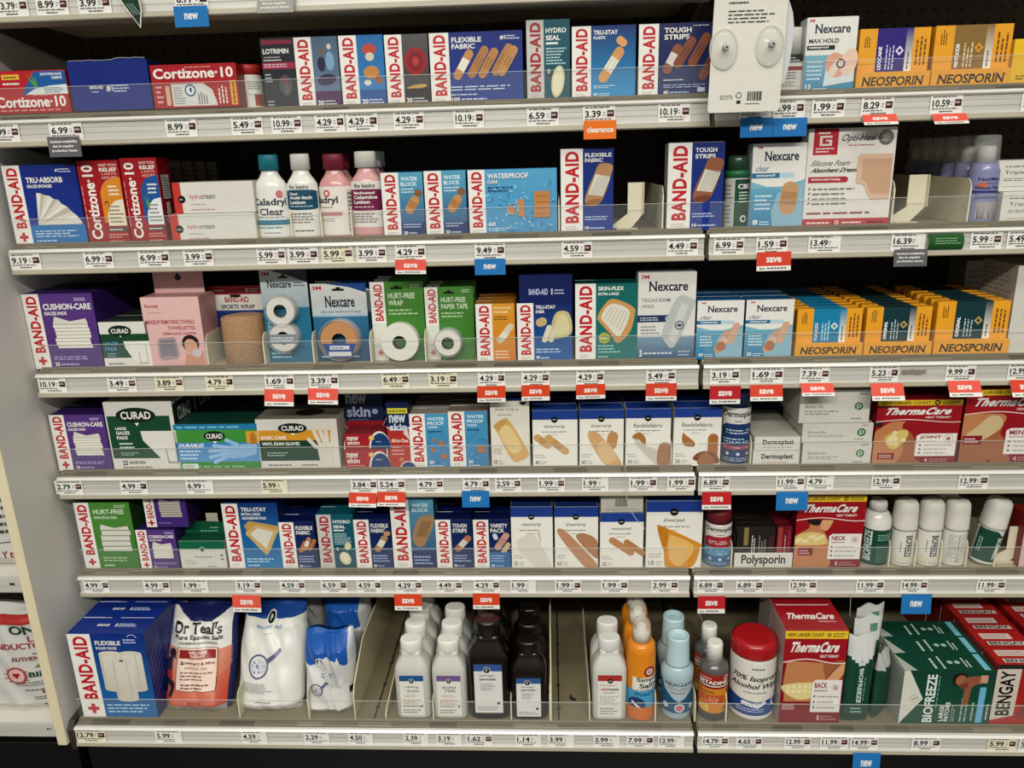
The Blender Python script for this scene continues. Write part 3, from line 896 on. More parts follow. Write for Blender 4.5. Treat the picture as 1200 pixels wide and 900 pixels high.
carton('ointment_carton', 2, 147, 190, 185, .045, 'upright red carton with blue corner panel and green leaf', 'red carton with blue corner', f_cort('#1c58a4', '#e2e6e8', True), '#8a0f18',
       sideart=lambda a: (a.r(0, 0, 100, 100, '#8a0f18'), a.r(18, 52, 80, 80, '#c9c7c2'), a.L(20, 54, 78, 78, 8, '#2a2626'), a.t('Cortizone', 20, 24, 60, 48, WHT, b=1, rot=90)))
def f(a):
    a.r(0, 0, 100, 100, '#dcd8d0'); a.r(0, 0, 10, 100, '#cf3a2e'); a.e_(10, 46, 4.6, 4.6, '#151518'); a.L(7, 42, 13, 50, 1, '#d8d4cc')
    a.t('hydro', 20, 42, 34, 62, '#c8473c'); a.t('cream', 34.5, 46, 52, 58, '#3c3a3a'); a.L(20, 26, 44, 32, 1, '#8f8a84'); a.L(20, 8, 52, 16, 1, '#b9837c')
carton('cream_carton', 2, 200, 300, 250, .13, 'long white carton with red end, lying at the bottom of a pair', 'lower red-ended white carton', f, '#c8c4bb', flap=False)
carton('cream_carton', 2, 203, 298, 213, .13, 'long white carton with red end, lying on another just like it', 'upper red-ended white carton', f, '#c4c0b6', yb=249.4, note=False, flap=False)
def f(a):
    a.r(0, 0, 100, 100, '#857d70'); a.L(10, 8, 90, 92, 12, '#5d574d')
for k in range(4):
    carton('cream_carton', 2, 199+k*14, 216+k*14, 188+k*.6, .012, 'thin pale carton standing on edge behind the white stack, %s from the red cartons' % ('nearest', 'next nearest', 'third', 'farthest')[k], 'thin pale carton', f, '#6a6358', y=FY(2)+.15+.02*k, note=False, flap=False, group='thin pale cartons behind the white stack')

def round_bottle(r, x0, x1, yt, label, short, body, capc, lab, capr=.62, n=1, caph=.18):
    z = 1-caph
    return bottle('lotion_bottle', r, x0, x1, yt, label, short,
        [('bottle', [(0, .93), (.015, 1), (.60, 1), (.65, .96), (.70, .83), (.74, .66), (z-.03, .52), (z+.01, .5)], body, 'glossy_plastic', 2),
         ('cap', [(z-.005, capr), (.985, capr*.97), (1, capr*.9)], capc, 'matte_plastic', 2)], lab, ry=.62, n=n)
def fl(a):
    a.r(0, 0, 100, 100, '#e6e4de'); a.ring(74, 86, 4, 8, '#d05a5a'); a.e_(74, 86, 3, 3, '#d05a5a')
    a.t('Caladryl', 8, 60, 92, 78, '#22364a', serif=1); a.t('Clear', 24, 44, 80, 58, '#22364a', serif=1); a.L(12, 38, 88, 42, 1, '#5d7d94'); a.r(0, 24, 100, 34, '#2b7f9c'); a.L(8, 16, 92, 22, 1, '#4a90aa'); a.L(30, 6, 70, 10, 1, '#7d8890')
round_bottle(2, 300, 338, 181, 'white lotion bottle with teal cap', 'teal-capped white bottle', '#e4e2da', '#187f92', (.04, .62, 1, 160, fl))
def fl(a):
    a.r(0, 0, 100, 100, '#e4e1d9'); a.t('the basics', 22, 90, 70, 97, '#33363a', serif=1); a.r(6, 54, 94, 84, '#12506a'); a.e_(50, 84, 44, 5, '#12506a'); a.e_(50, 54, 44, 5, '#12506a')
    a.t('Clear', 22, 78, 46, 83, WHT, b=1); a.t('Anti-Itch', 22, 70, 76, 76.5, WHT, b=1); a.t('Lotion', 22, 61, 60, 68, WHT, b=1); a.L(22, 55, 80, 59, 1, '#bcd3da'); a.L(14, 24, 86, 46, 4, '#85827a'); a.L(30, 8, 80, 13, 1, '#55534e')
round_bottle(2, 337, 374, 180, 'white lotion bottle with white cap and arched teal label', 'teal-labelled white bottle', '#e6e3da', '#e2dfd6', (.04, .66, 1, 160, fl))
def fl(a):
    a.r(0, 0, 100, 100, '#e6ded6'); a.ring(34, 86, 4, 8, '#d05a5a'); a.t('Caladryl', -20, 62, 60, 80, '#2a2326', serif=1); a.L(4, 56, 60, 60, 1, '#6a5a5c'); a.r(0, 40, 66, 48, '#c98c90'); a.L(4, 28, 50, 36, 2, '#a8989a'); a.r(80, 6, 100, 92, '#cfc0b8'); a.L(82, 8, 98, 90, 10, '#5d5254')
round_bottle(2, 375, 413, 180, 'pink lotion bottle with dark red cap, turned aside', 'dark red-capped pink bottle', '#d59a98', '#8c1f3c', (.04, .62, 1, 160, fl), capr=.66, n=2)
def fl(a):
    a.r(0, 0, 100, 100, '#e4ddd6'); a.r(0, 0, 100, 14, '#d8a09e'); a.t('the basics', 22, 88, 72, 96, '#33363a', serif=1); a.r(4, 48, 96, 82, '#7e1c4c'); a.e_(50, 82, 46, 4, '#7e1c4c'); a.e_(50, 48, 46, 4, '#7e1c4c')
    a.t('Medicated', 20, 76, 70, 81, WHT, b=1); a.t('Calamine', 20, 67, 76, 74, WHT, b=1); a.t('Lotion', 20, 58, 58, 65, WHT, b=1); a.L(20, 50, 80, 55, 1, '#e0bcc8'); a.L(14, 22, 80, 42, 4, '#8a807c')
round_bottle(2, 412, 450, 177, 'pink lotion bottle with white cap and maroon label', 'white-capped pink bottle', '#d9a2a0', '#e0ddd4', (.04, .66, 1, 160, fl), capr=.68, n=3)
def f_wblock(a, sw=42):
    ba(a, sw, '#5aa6c6', '#1c3f86'); a.r(sw, 0, 100, 22, '#173378')
    a.t('WATER', sw+5, 87, 88, 93, '#d8ecf2', b=1); a.t('BLOCK', sw+5, 79, 86, 85, '#d8ecf2', b=1); a.L(sw+5, 68, 92, 77, 2, '#cfe6ee')
    a.cap(72, 50, 46, 22, 56, '#c8915a', pad='#b87f4a'); a.cap(88, 68, 20, 16, -20, '#8a623e'); a.L(sw+5, 14, 92, 22, 2, '#b9c8e6'); a.t('20', sw+5, 4, sw+16, 9, WHT, b=1); a.L(sw+19, 4, 88, 9, 1, '#b9c8e6')
carton('bandage_carton', 2, 448, 497, 202, .035, 'pale blue plaster carton next to the pink bottles', 'pale blue plaster carton', f_wblock, '#2b6c94', n=2, group='pale blue plaster cartons')
carton('bandage_carton', 2, 498, 547, 200, .035, 'pale blue plaster carton next to the long watery blue one', 'second pale blue plaster carton', f_wblock, '#2b6c94', n=2, group='pale blue plaster cartons')
def f(a):
    ba(a, 19, '#58a8d4', '#4a98c8')
    for i in range(60):
        a.e_(RND.uniform(21, 97), RND.uniform(6, 78), RND.uniform(1.5, 4), RND.uniform(.5, 1.4), RND.choice(['#7cc0e0', '#3f8cc0', '#8ecbe6']), n=8, ang=RND.uniform(0, 180))
    a.t('WATERPROOF', 22, 86, 68, 94, WHT, b=1); a.t('CLEAR', 22, 79, 34, 84, WHT, b=1); a.L(22, 66, 54, 76, 2, '#2a5f94')
    a.e_(48, 38, 4.5, 5, '#c98a4e'); a.r(56, 28, 63, 54, '#c98a4e'); a.r(74, 26, 92, 66, '#c8884c'); a.ring(50, 40, 6, 6.6, '#a8d6ea')
    for i in range(4):
        a.r(76, 30+9*i, 90, 33+9*i, '#b87a42')
    a.t('60', 22, 14, 30, 20, WHT, b=1); a.L(22, 6, 48, 12, 2, '#d6e8f2')
carton('bandage_carton', 2, 549, 653, 198, .045, 'wide watery blue carton with square tan plasters', 'wide watery blue carton', f, '#2a6f9c')
def f_bigflex(a, tough=False):
    ba(a, 42, '#0d2a80', '#16389a')
    if tough:
        a.t('TOUGH', 48, 89, 86, 94, WHT, b=1); a.t('STRIPS', 48, 82, 84, 87, WHT, b=1); c, c2, d = '#a0603f', '#7d452e', '#8d5236'
    else:
        a.t('FLEXIBLE', 46, 90, 96, 94.5, WHT, b=1); a.t('FABRIC', 46, 84, 80, 88.5, WHT, b=1); c, c2, d = '#b88a5c', '#9c6f42', '#a87a4c'
    a.sp([(46, 36), (50, 50), (64, 70), (74, 82), (98, 80), (94, 66), (84, 46), (72, 34), (56, 32)], c); a.sp([(46, 36), (56, 32), (72, 34), (76, 40), (60, 40)], c2)
    a.p([(52, 46), (66, 70), (94, 66), (80, 44)], '#ddd8cc')
    for i in range(6):
        a.p([(56+i*4.2, 45.5), (58+i*4.2, 45.5), (72+i*4, 68), (70+i*4, 68)], '#b9b4a8')
    a.L(46, 15, 92, 21, 2, '#c3cdea'); a.t('10', 46, 4, 54, 8, WHT, b=1); a.L(56, 4, 90, 8, 1, '#c3cdea')
carton('bandage_carton', 2, 657, 719, 174, .04, 'tall blue carton with one wide tan plaster, standing beside a bare pusher', 'tall blue plaster carton', f_bigflex, '#0c2068')
carton('bandage_carton', 2, 782, 848, 167, .04, 'tall blue carton with one brown plaster, standing beside a green can', 'tall brown-plaster carton', lambda a: f_bigflex(a, True), '#aeb0b4')

def pusher(r, x0, x1, yt, label, short, note=True, mirror=1):
    """spring-loaded pusher paddle: an upright plate with a kinked foot"""
    X, Y, Z, w, h = place(r, x0, x1, yt, y=FY(r)+.02)
    t = empty('shelf_pusher', (X, Y, Z))
    mb = MB()
    top, mid, sh = h, h*.36, w*.32*mirror
    q = w*.34
    a = [(-q+sh, top), (q+sh, top), (q+sh, mid), (q-sh*.6, h*.06), (-q-sh*1.2, h*.06), (-q-sh, h*.12), (-q+sh, mid)]
    mb.prism(a[::-1], 'y', -.0012, .0012, '#ddd4ba', 'matte_plastic'); mb.box(q+sh-.0016, q+sh, -.008, -.001, mid, top, '#cfc5a8', 'matte_plastic', b=.0002)
    mb.build('paddle', t)
    mb = MB(); mb.box(-w*.5, w*.42, -.006, .10, 0, h*.055, '#c9bfa2', 'matte_plastic'); mb.build('track', t)
    tag(t, label, 'shelf pusher')
    return t
pusher(2, 722, 750, 214, 'cream pusher paddle standing in an empty slot beside a tall blue carton', 'pusher')
def fl(a):
    a.r(0, 0, 100, 100, '#b8bab6'); a.r(38, 0, 100, 100, '#1c4a34'); a.t('CBD', 46, 80, 88, 90, WHT, b=1); a.L(50, 50, 92, 76, 4, '#cfe0d2'); a.ring(66, 16, 6, 10, '#dfe6dc'); a.L(4, 6, 34, 92, 10, '#77807a')
bottle('spray_can', 2, 849, 877, 182, 'silver and green spray can with dark green collar', 'silver green spray can',
       [('can', [(0, .94), (.02, 1), (.68, 1), (.71, .94)], '#b4b6b2', 'glossy_plastic', 2), ('collar', [(.70, 1), (.79, 1), (.80, .92)], '#1d6b3f', 'matte_plastic', 2), ('cap', [(.79, .9), (.96, .84), (1, .7)], '#2c4a3a', 'glossy_plastic', 2)], (.04, .68, 1, 170, fl), cat='spray can')
def f_nexclear(count, big=False):
    def f(a):
        a.r(0, 0, 100, 100, '#e6e4de'); threem(a, 8, 94, 10, 3.5); nexcare(a, 22, 80, 86, 91)
        a.t('clear', 8, 68, 32, 75, '#2f5f7c', sk=.15); a.r(0, 60, 52, 66, '#2576a4'); a.t('waterproof', 8, 61, 44, 65, WHT, b=1); a.r(52, 60, 80, 66, '#b9d2de')
        a.r(0, 0, 100, 48, '#1f7fb0', '#67a9c6'); a.p([(0, 48), (100, 48), (100, 58), (60, 50), (30, 50), (0, 56)], '#7fb4cc'); a.p([(44, 0), (100, 0), (100, 54), (50, 42), (40, 20)], '#8fb9cc')
        if big:
            a.cap(72, 36, 62, 32, 84, '#c99a6e', pad='#b98a60')
        else:
            a.cap(58, 30, 56, 18, 60, '#cf9c7c', pad='#ddb9a4'); a.cap(80, 44, 50, 16, 70, '#d8a98c')
            a.cap(54, 22, 22, 22, 60, '#b9724a')
        a.L(8, 22, 40, 42, 4, '#d3e6ee'); a.t(count, 6, 5, 16, 11, WHT, b=1); a.L(19, 4, 42, 10, 2, '#d3e6ee')
    return f
carton('bandage_carton', 2, 880, 943, 168, .035, 'white and blue carton with one wide tan plaster beside a green can', 'white carton with wide plaster', f_nexclear('8', True), '#b9c6cc')
def f(a):
    a.r(0, 0, 100, 100, '#e2ddd6'); a.r(6, 74, 34, 100, '#c02430'); a.r(13, 83, 27, 93, '#ded8d0'); a.r(16, 85, 24, 91, '#c02430'); a.r(24, 89, 28, 91, '#c02430'); a.r(20, 87.2, 27, 89, '#ded8d0'); a.r(24, 85, 27, 87.2, '#ded8d0'); a.L(9, 76, 31, 82, 2, '#ecd9d4'); a.L(11, 94, 30, 98, 1, '#ecd9d4')
    a.t('Opti-Heal', 38, 85, 76, 94, '#3a3d46', sk=.1); a.L(46, 82, 76, 84.5, 1, '#b9585a'); a.ring(88, 90, 6, 8.5, '#6e6a62'); a.e_(88, 90, 6, 6, '#8c877c'); a.L(84, 87, 92, 93, 3, '#d8d4ca')
    a.t('Silicone Foam', 6, 63, 50, 68.5, '#55555a', sk=.08); a.t('Absorbent Dressing', 6, 55, 64, 61, '#26272c', sk=.08, b=1); a.r(3, 46, 46, 52, '#b8303a'); a.e_(46, 49, 3, 3.2, '#b8303a'); a.t('Antimicrobial Healing', 6, 47.5, 40, 50.8, '#ecd9d4', b=1)
    a.p([(58, 46), (60, 44), (64, 44), (68, 42), (72, 34), (76, 28), (98, 28), (98, 74), (60, 74), (58, 70)], '#d9b79c'); a.p([(64, 48), (70, 46), (76, 34), (98, 33), (98, 69), (64, 69)], '#cda486')
    for i in range(4):
        a.p([(4, 39.6-5*i), (5, 41-5*i), (7, 41.5-5*i), (5, 38.5-5*i)], '#55555a'); a.L(9, 38-5*i, 62, 41.5-5*i, 1, '#7d7a78')
    a.L(4, 13, 96, 17, 1, '#9c3a5c'); a.r(0, 1, 100, 9, '#c23a40'); a.ring(40, 5, 1.4, 2.4, WHT); a.L(5, 3, 34, 7, 1, '#ecd9d4'); a.L(46, 3, 70, 7, 1, '#ecd9d4'); a.L(76, 3, 98, 7, 1, '#5a1a20')
carton('dressing_carton', 2, 944, 1046, 150, .04, 'large white carton with red logo square and foam dressing', 'large white dressing carton', f, '#cfc9c0', rot=-.01)
pusher(2, 1047, 1080, 205, 'cream pusher paddle leaning beside the large white dressing carton', 'pusher')
def fl(a):
    a.r(0, 0, 100, 100, '#8f8fb8'); a.t('NeilMed', 24, 80, 82, 87, '#2a2f66', b=1); a.L(36, 72, 84, 78, 2, '#2a2f66'); a.e_(34, 72, 10, 6, '#d9683c'); a.t('Wound Wash', 18, 63, 82, 70, '#20265c', b=1); a.r(14, 56, 84, 61, '#343c8c'); a.L(22, 44, 80, 54, 3, '#343c8c'); a.r(26, 5, 100, 38, '#a9a4a8')
    for i in range(26):
        x = RND.uniform(30, 96); a.p([(x, 5), (x+2, 5), (x+RND.uniform(-6, 6), RND.uniform(16, 40))], RND.choice(['#5a5660', '#74707a', '#4a4450', '#8d7a58'])); a.e -= a.d
t, R_, h_ = bottle('spray_can', 2, 1135, 1169, 158, 'lavender spray can with clear cap, first of its file', 'lavender spray can',
       [('can', [(0, .94), (.02, 1), (.60, 1), (.67, .9), (.70, .78)], '#9290b6', 'glossy_plastic', 2), ('nozzle', [(.69, .62), (.86, .6), (.88, .5)], '#e2e0da', 'matte_plastic', 2),
        ('clear_cap', [(.68, .88), (.95, .84), (.99, .78), (1, .6)], '#cfd0cc', 'clear_shell', 2)], (.03, .60, 1, 170, fl), cat='spray can', n=6, dx=0.0)
def f(a):
    a.r(0, 0, 100, 100, '#dcd9d1'); a.L(10, 76, 60, 84, 1, '#5d5c58'); a.t('Triple Antibiotic', 10, 52, 88, 66, '#3f4042'); a.L(10, 32, 70, 44, 2, '#77746e'); a.L(10, 12, 50, 18, 1, '#a6a39c')
carton('ointment_carton', 2, 1173, 1262, 224, .09, 'white carton lying low beside the lavender spray can', 'low white carton', f, '#c6c2b8', flap=False)
carton('ointment_carton', 2, 1168, 1256, 187, .09, 'white carton lying on another beside the lavender spray can', 'upper white carton', f, '#c6c2b8', yb=223.2, y=FY(2)+.012, note=False, flap=False)
divs = []
for (r, x, y, h, lab) in ((2, 298, 250, .055, 'beside the teal-capped bottle'), (2, 340, 250, .055, 'between the two white bottles'), (2, 375.5, 250, .055, 'between white and pink bottles'), (2, 411, 250, .055, 'between the two pink bottles'),
        (2, 655, 240, .062, 'beside the wide watery blue carton'), (2, 777, 235, .075, 'beside the tall brown-plaster carton'), (2, 1047, 235, .075, 'beside the large white dressing carton'), (2, 1136, 235, .075, 'beside the lavender spray can'),
        (3, 241, 400, .060, 'between pink box and tan roll'), (3, 308, 400, .060, 'between tan roll and double tape pack'), (3, 366, 400, .060, 'between the two white-blue tape packs'), (3, 433.5, 400, .060, 'beside the larger green tape pack'), (3, 498, 400, .060, 'between the two green tape packs'),
        (4, 403.5, 520, .058, 'between glove carton and red boxes'), (4, 453, 520, .058, 'between the red boxes'), (4, 880.5, 520, .055, 'beside the blue spray can'), (4, 787, 520, .05, 'between two plaster cartons'),
        (5, 858, 640, .055, 'beside the red spray can'), (5, 1043.5, 640, .058, 'beside the green spray bottle'), (5, 1074.5, 640, .058, 'between first and second roll-on'), (5, 1104.5, 640, .058, 'between second and third roll-on'), (5, 1134.5, 640, .058, 'beside the tilted roll-on'), (5, 1168, 640, .058, 'beside the pusher and tilted roll-on'),
        (6, 275.5, 800, .06, 'between the first and second salt bags'), (6, 358, 800, .06, 'between the second and third salt bags'), (6, 505.5, 800, .05, 'between the two alcohol bottles'), (6, 598, 800, .055, 'between the two black bottles'), (6, 644, 800, .075, 'in the empty slot past the black bottles'), (6, 691, 800, .06, 'beside the red-labelled clear bottle'),
        (6, 769, 800, .06, 'between orange can and pale blue bottle'), (6, 816, 800, .06, 'beside the small brown bottle'), (6, 853, 800, .06, 'between brown bottle and wipes tub')):
    o = divider(r, x, y, h)
    tag(o, 'cream plastic shelf divider %s' % lab, 'divider', 'cream shelf dividers')
# ================================================================== third full shelf
def f_cushion(a, sw=24, pl=True):
    ba(a, sw, '#5f3a8c', '#583282', plus=pl)
    a.t('CUSHION-CARE', sw+4, 79, 96, 87, WHT, b=1); a.t('GAUZE PADS', sw+4, 72, sw+36, 76.5, WHT, b=1); a.L(74, 90, 96, 95, 2, '#d9d0ea')
    pads(a, 63, 44, 50, 32, 7); a.L(sw+6, 12, 94, 18, 2, '#b9a8dc'); a.t('25', sw+6, 4, sw+13, 9, WHT, b=1); a.L(sw+15, 4, sw+44, 9, 1, '#b9a8dc')
carton('gauze_carton', 3, 33, 115, 344, .07, 'purple carton showing a pile of gauze pads, first on the third full shelf', 'large purple gauze carton', f_cushion, '#3d2470', n=2,
       sideart=lambda a: (a.r(0, 0, 100, 100, '#3d2470'), a.L(20, 50, 80, 60, 2, '#9a88c8')))
def f(a):
    a.r(0, 0, 100, 100, '#dfdcd4'); a.r(0, 22, 100, 74, '#1d4a30'); a.e_(42, 80, 24, 12, '#14301f'); a.t('CURAD', 24, 75, 60, 85, WHT, b=1); a.p([(40, 70), (44, 70), (42, 66)], WHT)
    a.p([(46, 58), (100, 58), (100, 4), (82, 4), (60, 20), (48, 44)], '#e6e3dc'); a.p([(70, 36), (74, 36), (74, 8), (92, 8), (92, 50), (90, 50), (90, 12), (76, 12), (76, 36)], '#b9b4a8')
    a.t('GAUZE', 4, 50, 34, 57, '#5fa0d0', b=1); a.t('PADS', 6, 38, 30, 46, '#5fa0d0', b=1); a.L(8, 24, 34, 34, 2, '#7fb0d8'); a.L(8, 6, 50, 14, 1, '#7d8a80')
carton('gauze_carton', 3, 119, 176, 377, .06, 'small white and green gauze carton between purple and pink cartons', 'small green gauze carton', f, '#2a3a30', n=2)

def hang_tab(o, w, h, y, hh, col, lw=1.0, art=None):
    mb = MB()
    mb.box(-w/2*lw, w/2*lw, y, y+.0008, h-.001, h+hh, col, 'printed_card', b=.0002)
    a = Art(mb, lambda u, v, k: (-w/2*lw+w*lw*u/100, y-k, h+hh*v/100), w*lw, hh)
    if art:
        art(a)
    else:
        a.cap(50, 50, 22, 5, 0, '#15130f')
    return mb.build('hang_tab', o)
def f(a):
    a.r(0, 0, 100, 100, '#e0b0ae', '#e6bcb8'); a.t('Remedy', 6, 84, 30, 90, '#b83a48', b=1); a.L(8, 77, 34, 80, 1, '#c98a8a')
    a.t('MAKEUP REMOVING TOWELS', 4, 62, 88, 68, '#b84a56', b=1); a.t('TOWELLETTES', 40, 54, 88, 59, '#b84a56', b=1); a.t('DÉMAQUILLANTES', 30, 46, 88, 51, '#b84a56', b=1)
    a.p([(18, 14), (24, 10), (50, 12), (54, 18), (52, 40), (48, 44), (22, 42), (18, 36)], '#a9949a'); a.p([(21, 16), (50, 16), (48, 40), (23, 39)], '#878088')
    a.e_(76, 34, 15, 15, '#2a1d1c', ang=20); a.e_(76, 30, 11, 13, '#d9a184', ang=20); a.p([(60, 2), (98, 4), (96, 24), (82, 16), (66, 20)], '#cf947a'); a.e_(85, 20, 8, 7, '#c9c2c4')
    a.L(72, 34, 80, 36, 1, '#3a2420')
o = carton('towel_carton', 3, 170, 238, 348, .07, 'pink carton with raised hang tab and upside towel window', 'pink hang-tab carton', f, '#c08e8c')
X, Y, Z, w, h = place(3, 170, 238, 348)
hang_tab(o, w, h, .045, at(205, 322, FY(3)+.045).z-at(205, 348, FY(3)+.045).z+.012, '#d9a8a6', .88, lambda a: (a.r(0, 0, 100, 100, '#dcaeac'), a.e_(50, 54, 6, 6, '#2a1d1c'), a.p([(42, 50), (58, 50), (50, 72)], '#2a1d1c')))

def annulus(mb, cx, cz, y0, y1, R, ri, col, core, n=36, mat='paper', rim=None):
    for i in range(n):
        t0, t1 = 2*PI*i/n, 2*PI*(i+1)/n
        P = lambda r, t, y: (cx+r*math.cos(t), y, cz+r*math.sin(t))
        rr = R-.0012
        mb.face([P(ri, t0, y0), P(rr, t0, y0), P(rr, t1, y0), P(ri, t1, y0)], col, mat)
        mb.face([P(rr, t0, y0), P(R, t0, y0+.0012), P(R, t1, y0+.0012), P(rr, t1, y0)], rim or col, mat, True)
        mb.face([P(R, t0, y0+.0012), P(R, t0, y1), P(R, t1, y1), P(R, t1, y0+.0012)], rim or col, mat, True)
        mb.face([P(ri, t0, y0), P(ri, t1, y0), P(ri, t1, y1), P(ri, t0, y1)], core, mat, True)
        mb.face([P(R, t0, y1), P(ri, t0, y1), P(ri, t1, y1), P(R, t1, y1)], col, mat)
def tape_pack(r, x0, x1, yt, label, short, art, side, rolls, n=1, shell=True, d=.034):
    """backing card with tape rolls held to its front under a clear shell"""
    X, Y, Z, w, h = place(r, x0, x1, yt, y=FY(r)+.026)
    t = empty('tape_pack', (X, FY(r), Z))
    mb = MB(); mb.box(-w/2, w/2, .026, .0275, 0, h, side, b=.0004)
    a = front_art(mb, w, h, .026); art(a); a.cap(50, 92, 22, 4, 0, '#16130f'); a.cap(50, 94, 8, 4, 0, '#16130f')
    mb.build('backing_card', t)
    for (u, v, R, ri, col, core, extra) in rolls:
        cx, cz, R, ri = -w/2+w*u/100, h*v/100, R*w/100, ri*w/100
        mb = MB(); annulus(mb, cx, cz, .006, .0255, R, ri, col, core)
        if extra:
            aa = Art(mb, lambda p, q, k: (cx-R+2*R*p/100, .006-k, cz-R+2*R*q/100), 2*R, 2*R)
            extra(aa)
        mb.build('tape_roll', t)
        if shell:
            mb = MB(); annulus(mb, cx, cz, .0035, .0256, R*1.10, R*1.07, '#e3e5e2', '#e3e5e2', mat='clear_shell'); mb.build('clear_shell', t)
    tag(t, label, 'tape pack', short+'s' if n > 1 else None)
    if n > 1:
        copies(t, n, d, short, 0, ROWNAME[r])
    GOODS.append((r, X, short))
    return t, w, h
# tan cohesive wrap roll on its card
X, Y, Z, w, h = place(3, 247, 311, 335, y=FY(3)+.072)
t = empty('sports_wrap_pack', (X, FY(3), Z))
mb = MB(); mb.box(-w/2, w/2, .074, .0755, 0, h, '#12306e')
a = front_art(mb, w, h, .074); a.r(0, 0, 100, 66, '#12306e', '#1a3f86'); a.r(0, 66, 100, 88, '#dcd8d2'); a.r(0, 88, 100, 100, '#b8343c'); a.t('BAND-AID', 30, 77, 74, 85, '#b02a33', b=1); a.t('SPORTS WRAP', 22, 68, 84, 74, '#2c3040', b=1); a.L(8, 92, 40, 96, 1, '#ecd9d4'); a.t('#1', 70, 91, 75, 97, WHT, b=1); a.L(77, 91, 96, 97, 2, '#ecd9d4'); a.cap(50, 86, 20, 5, 0, '#16130f')
mb.build('backing_card', t)
x0_, x1_ = at(260, 400, FY(3)+.025).x-X, at(308, 400, FY(3)+.025).x-X
Rr = (x1_-x0_)/2; hr = at(284, 372, FY(3)+.025).z-Z
mb = MB(); mb.loft([(0, Rr*.96, Rr*.96), (.002, Rr, Rr), (hr*.5, Rr*1.01, Rr*1.01), (hr-.002, Rr, Rr), (hr, Rr*.96, Rr*.96)], '#b08a68', 'cloth_wrap', 2, 36, (x0_+x1_)/2, Rr+.001)
for q in (.86, .62, .4):
    mb.loft([(hr+.0002*(1-q), Rr*q, Rr*q), (hr+.0009+.0016*(1-q), Rr*(q-.06), Rr*(q-.06))], '#c49c78', 'cloth_wrap', 2, 28, (x0_+x1_)/2, Rr+.001)
mb.build('wrap_roll', t)
tag(t, 'upright tan fabric wrap roll before its red-topped blue card', 'wrap pack'); GOODS.append((3, X, 'tan wrap roll'))

def f(a):
    a.r(0, 0, 100, 100, '#1d6f94', '#2b7fa0'); a.r(0, 60, 100, 100, '#9fb4bc', '#d2d5d4'); a.p([(20, 100), (100, 100), (100, 86), (60, 94)], '#43494f'); threem(a, 3, 94, 18, 4); nexcare(a, 14, 81, 66, 89, '#1a2340'); a.L(70, 82, 96, 88, 2, '#3a4a5c')
    a.L(8, 4, 60, 12, 2, '#bcd6e2'); a.L(6, 16, 14, 50, 2, '#bcd6e2', rot=90)
tape_pack(3, 309, 364, 316, 'tall pack with two white tape rolls one above the other', 'double white tape pack', f, '#1b5f80',
          [(44, 58, 30, 14, '#d9d6ce', '#6c6a66', None), (44, 29, 30, 14, '#d2cfc8', '#6c6a66', lambda a: (a.r(0, 30, 100, 64, '#8a9098'), a.L(6, 38, 94, 56, 2, '#d9dde0')))])
def f(a):
    a.r(0, 0, 100, 100, '#12507f', '#3c83a8'); a.r(0, 62, 100, 100, '#c3ccd0', '#dfdfdb'); a.p([(26, 100), (100, 100), (100, 88), (70, 95)], '#1f4f96'); threem(a, 3, 92, 17, 5); nexcare(a, 24, 70, 78, 84, '#1a2340'); a.t('absolute waterproof tape', 16, 62, 88, 66, '#2c3f50'); a.r(0, 58, 100, 62, '#8fb2c4', '#c3ccd0')
    a.L(10, 4, 90, 9, 1, '#bcd6e2')
tape_pack(3, 367, 432, 332, 'wide white and blue pack with one tan tape roll', 'tan tape roll pack', f, '#123f66',
          [(49, 30, 34, 13, '#c98f5e', '#4c4038', lambda a: (a.p([(3, 42), (97, 42), (84, 14), (66, 3), (34, 3), (16, 14)], '#1f4a9a'), a.r(24, 26, 76, 36, '#d5dae4'), a.L(28, 28, 72, 34, 1, '#20305c'), a.r(20, 8, 80, 20, '#d3d6da')))], n=2)
def f_hurt(l1, l2, sw=27, sh=48):
    def f(a):
        a.r(0, 0, 100, 100, '#3f7f2c', '#4d8c38'); a.r(0, sh, sw, 100, WHT); a.t('BAND-AID', sw*.24, sh+3, sw*.84, 97, RED, b=1, rot=90)
        a.r(0, 0, sw, sh, '#d8d9cf'); a.r(7, 8, 17, 12, '#c87a78'); a.r(10.4, 5.6, 13.6, 14.4, '#c87a78')
        a.t(l1, sw+6, 79, 84, 86, '#cfe0c4', b=1); a.t(l2, sw+6, 70, sw+34 if len(l2) < 6 else 88, 77, '#cfe0c4', b=1); a.L(sw+6, 58, 94, 67, 2, '#b9d3a8'); a.L(76, 92, 97, 97, 2, '#cfe0c4')
    return f
tape_pack(3, 436, 498, 330, 'green pack with a big white gauze roll, the larger of two green packs', 'larger green roll pack', f_hurt('HURT-FREE', 'WRAP'), '#2c5a20', [(53, 26, 36, 13, '#e2dfd5', '#4c4a46', None)], n=3, shell=False, d=.036)
tape_pack(3, 499, 556, 336, 'green pack with a small white paper tape roll, the smaller of two', 'smaller green roll pack', f_hurt('HURT-FREE', 'PAPER TAPE'), '#2c5a20', [(46, 26, 27, 13, '#dedbd1', '#4c4a46', None)], n=3, d=.036)
def f(a):
    ba(a, 42, '#e09a26', '#d97c1e'); a.t('SKIN-FLEX', 47, 91, 92, 95, '#f0dcb4', b=1); a.t('FINGER', 47, 84, 84, 88, '#f0dcb4', b=1); a.L(47, 72, 92, 80, 2, '#6a4a1c'); a.cap(70, 46, 48, 18, 50, '#cfc3a4', pad='#e4dcc8'); a.cap(84, 58, 30, 16, 46, '#d9cdb0'); a.L(47, 6, 92, 22, 3, '#f0d9b0')
carton('bandage_carton', 3, 558, 604, 356, .032, 'orange plaster carton, first of a short file', 'orange plaster carton', f, '#a8641a', n=4, top='#b9741e')
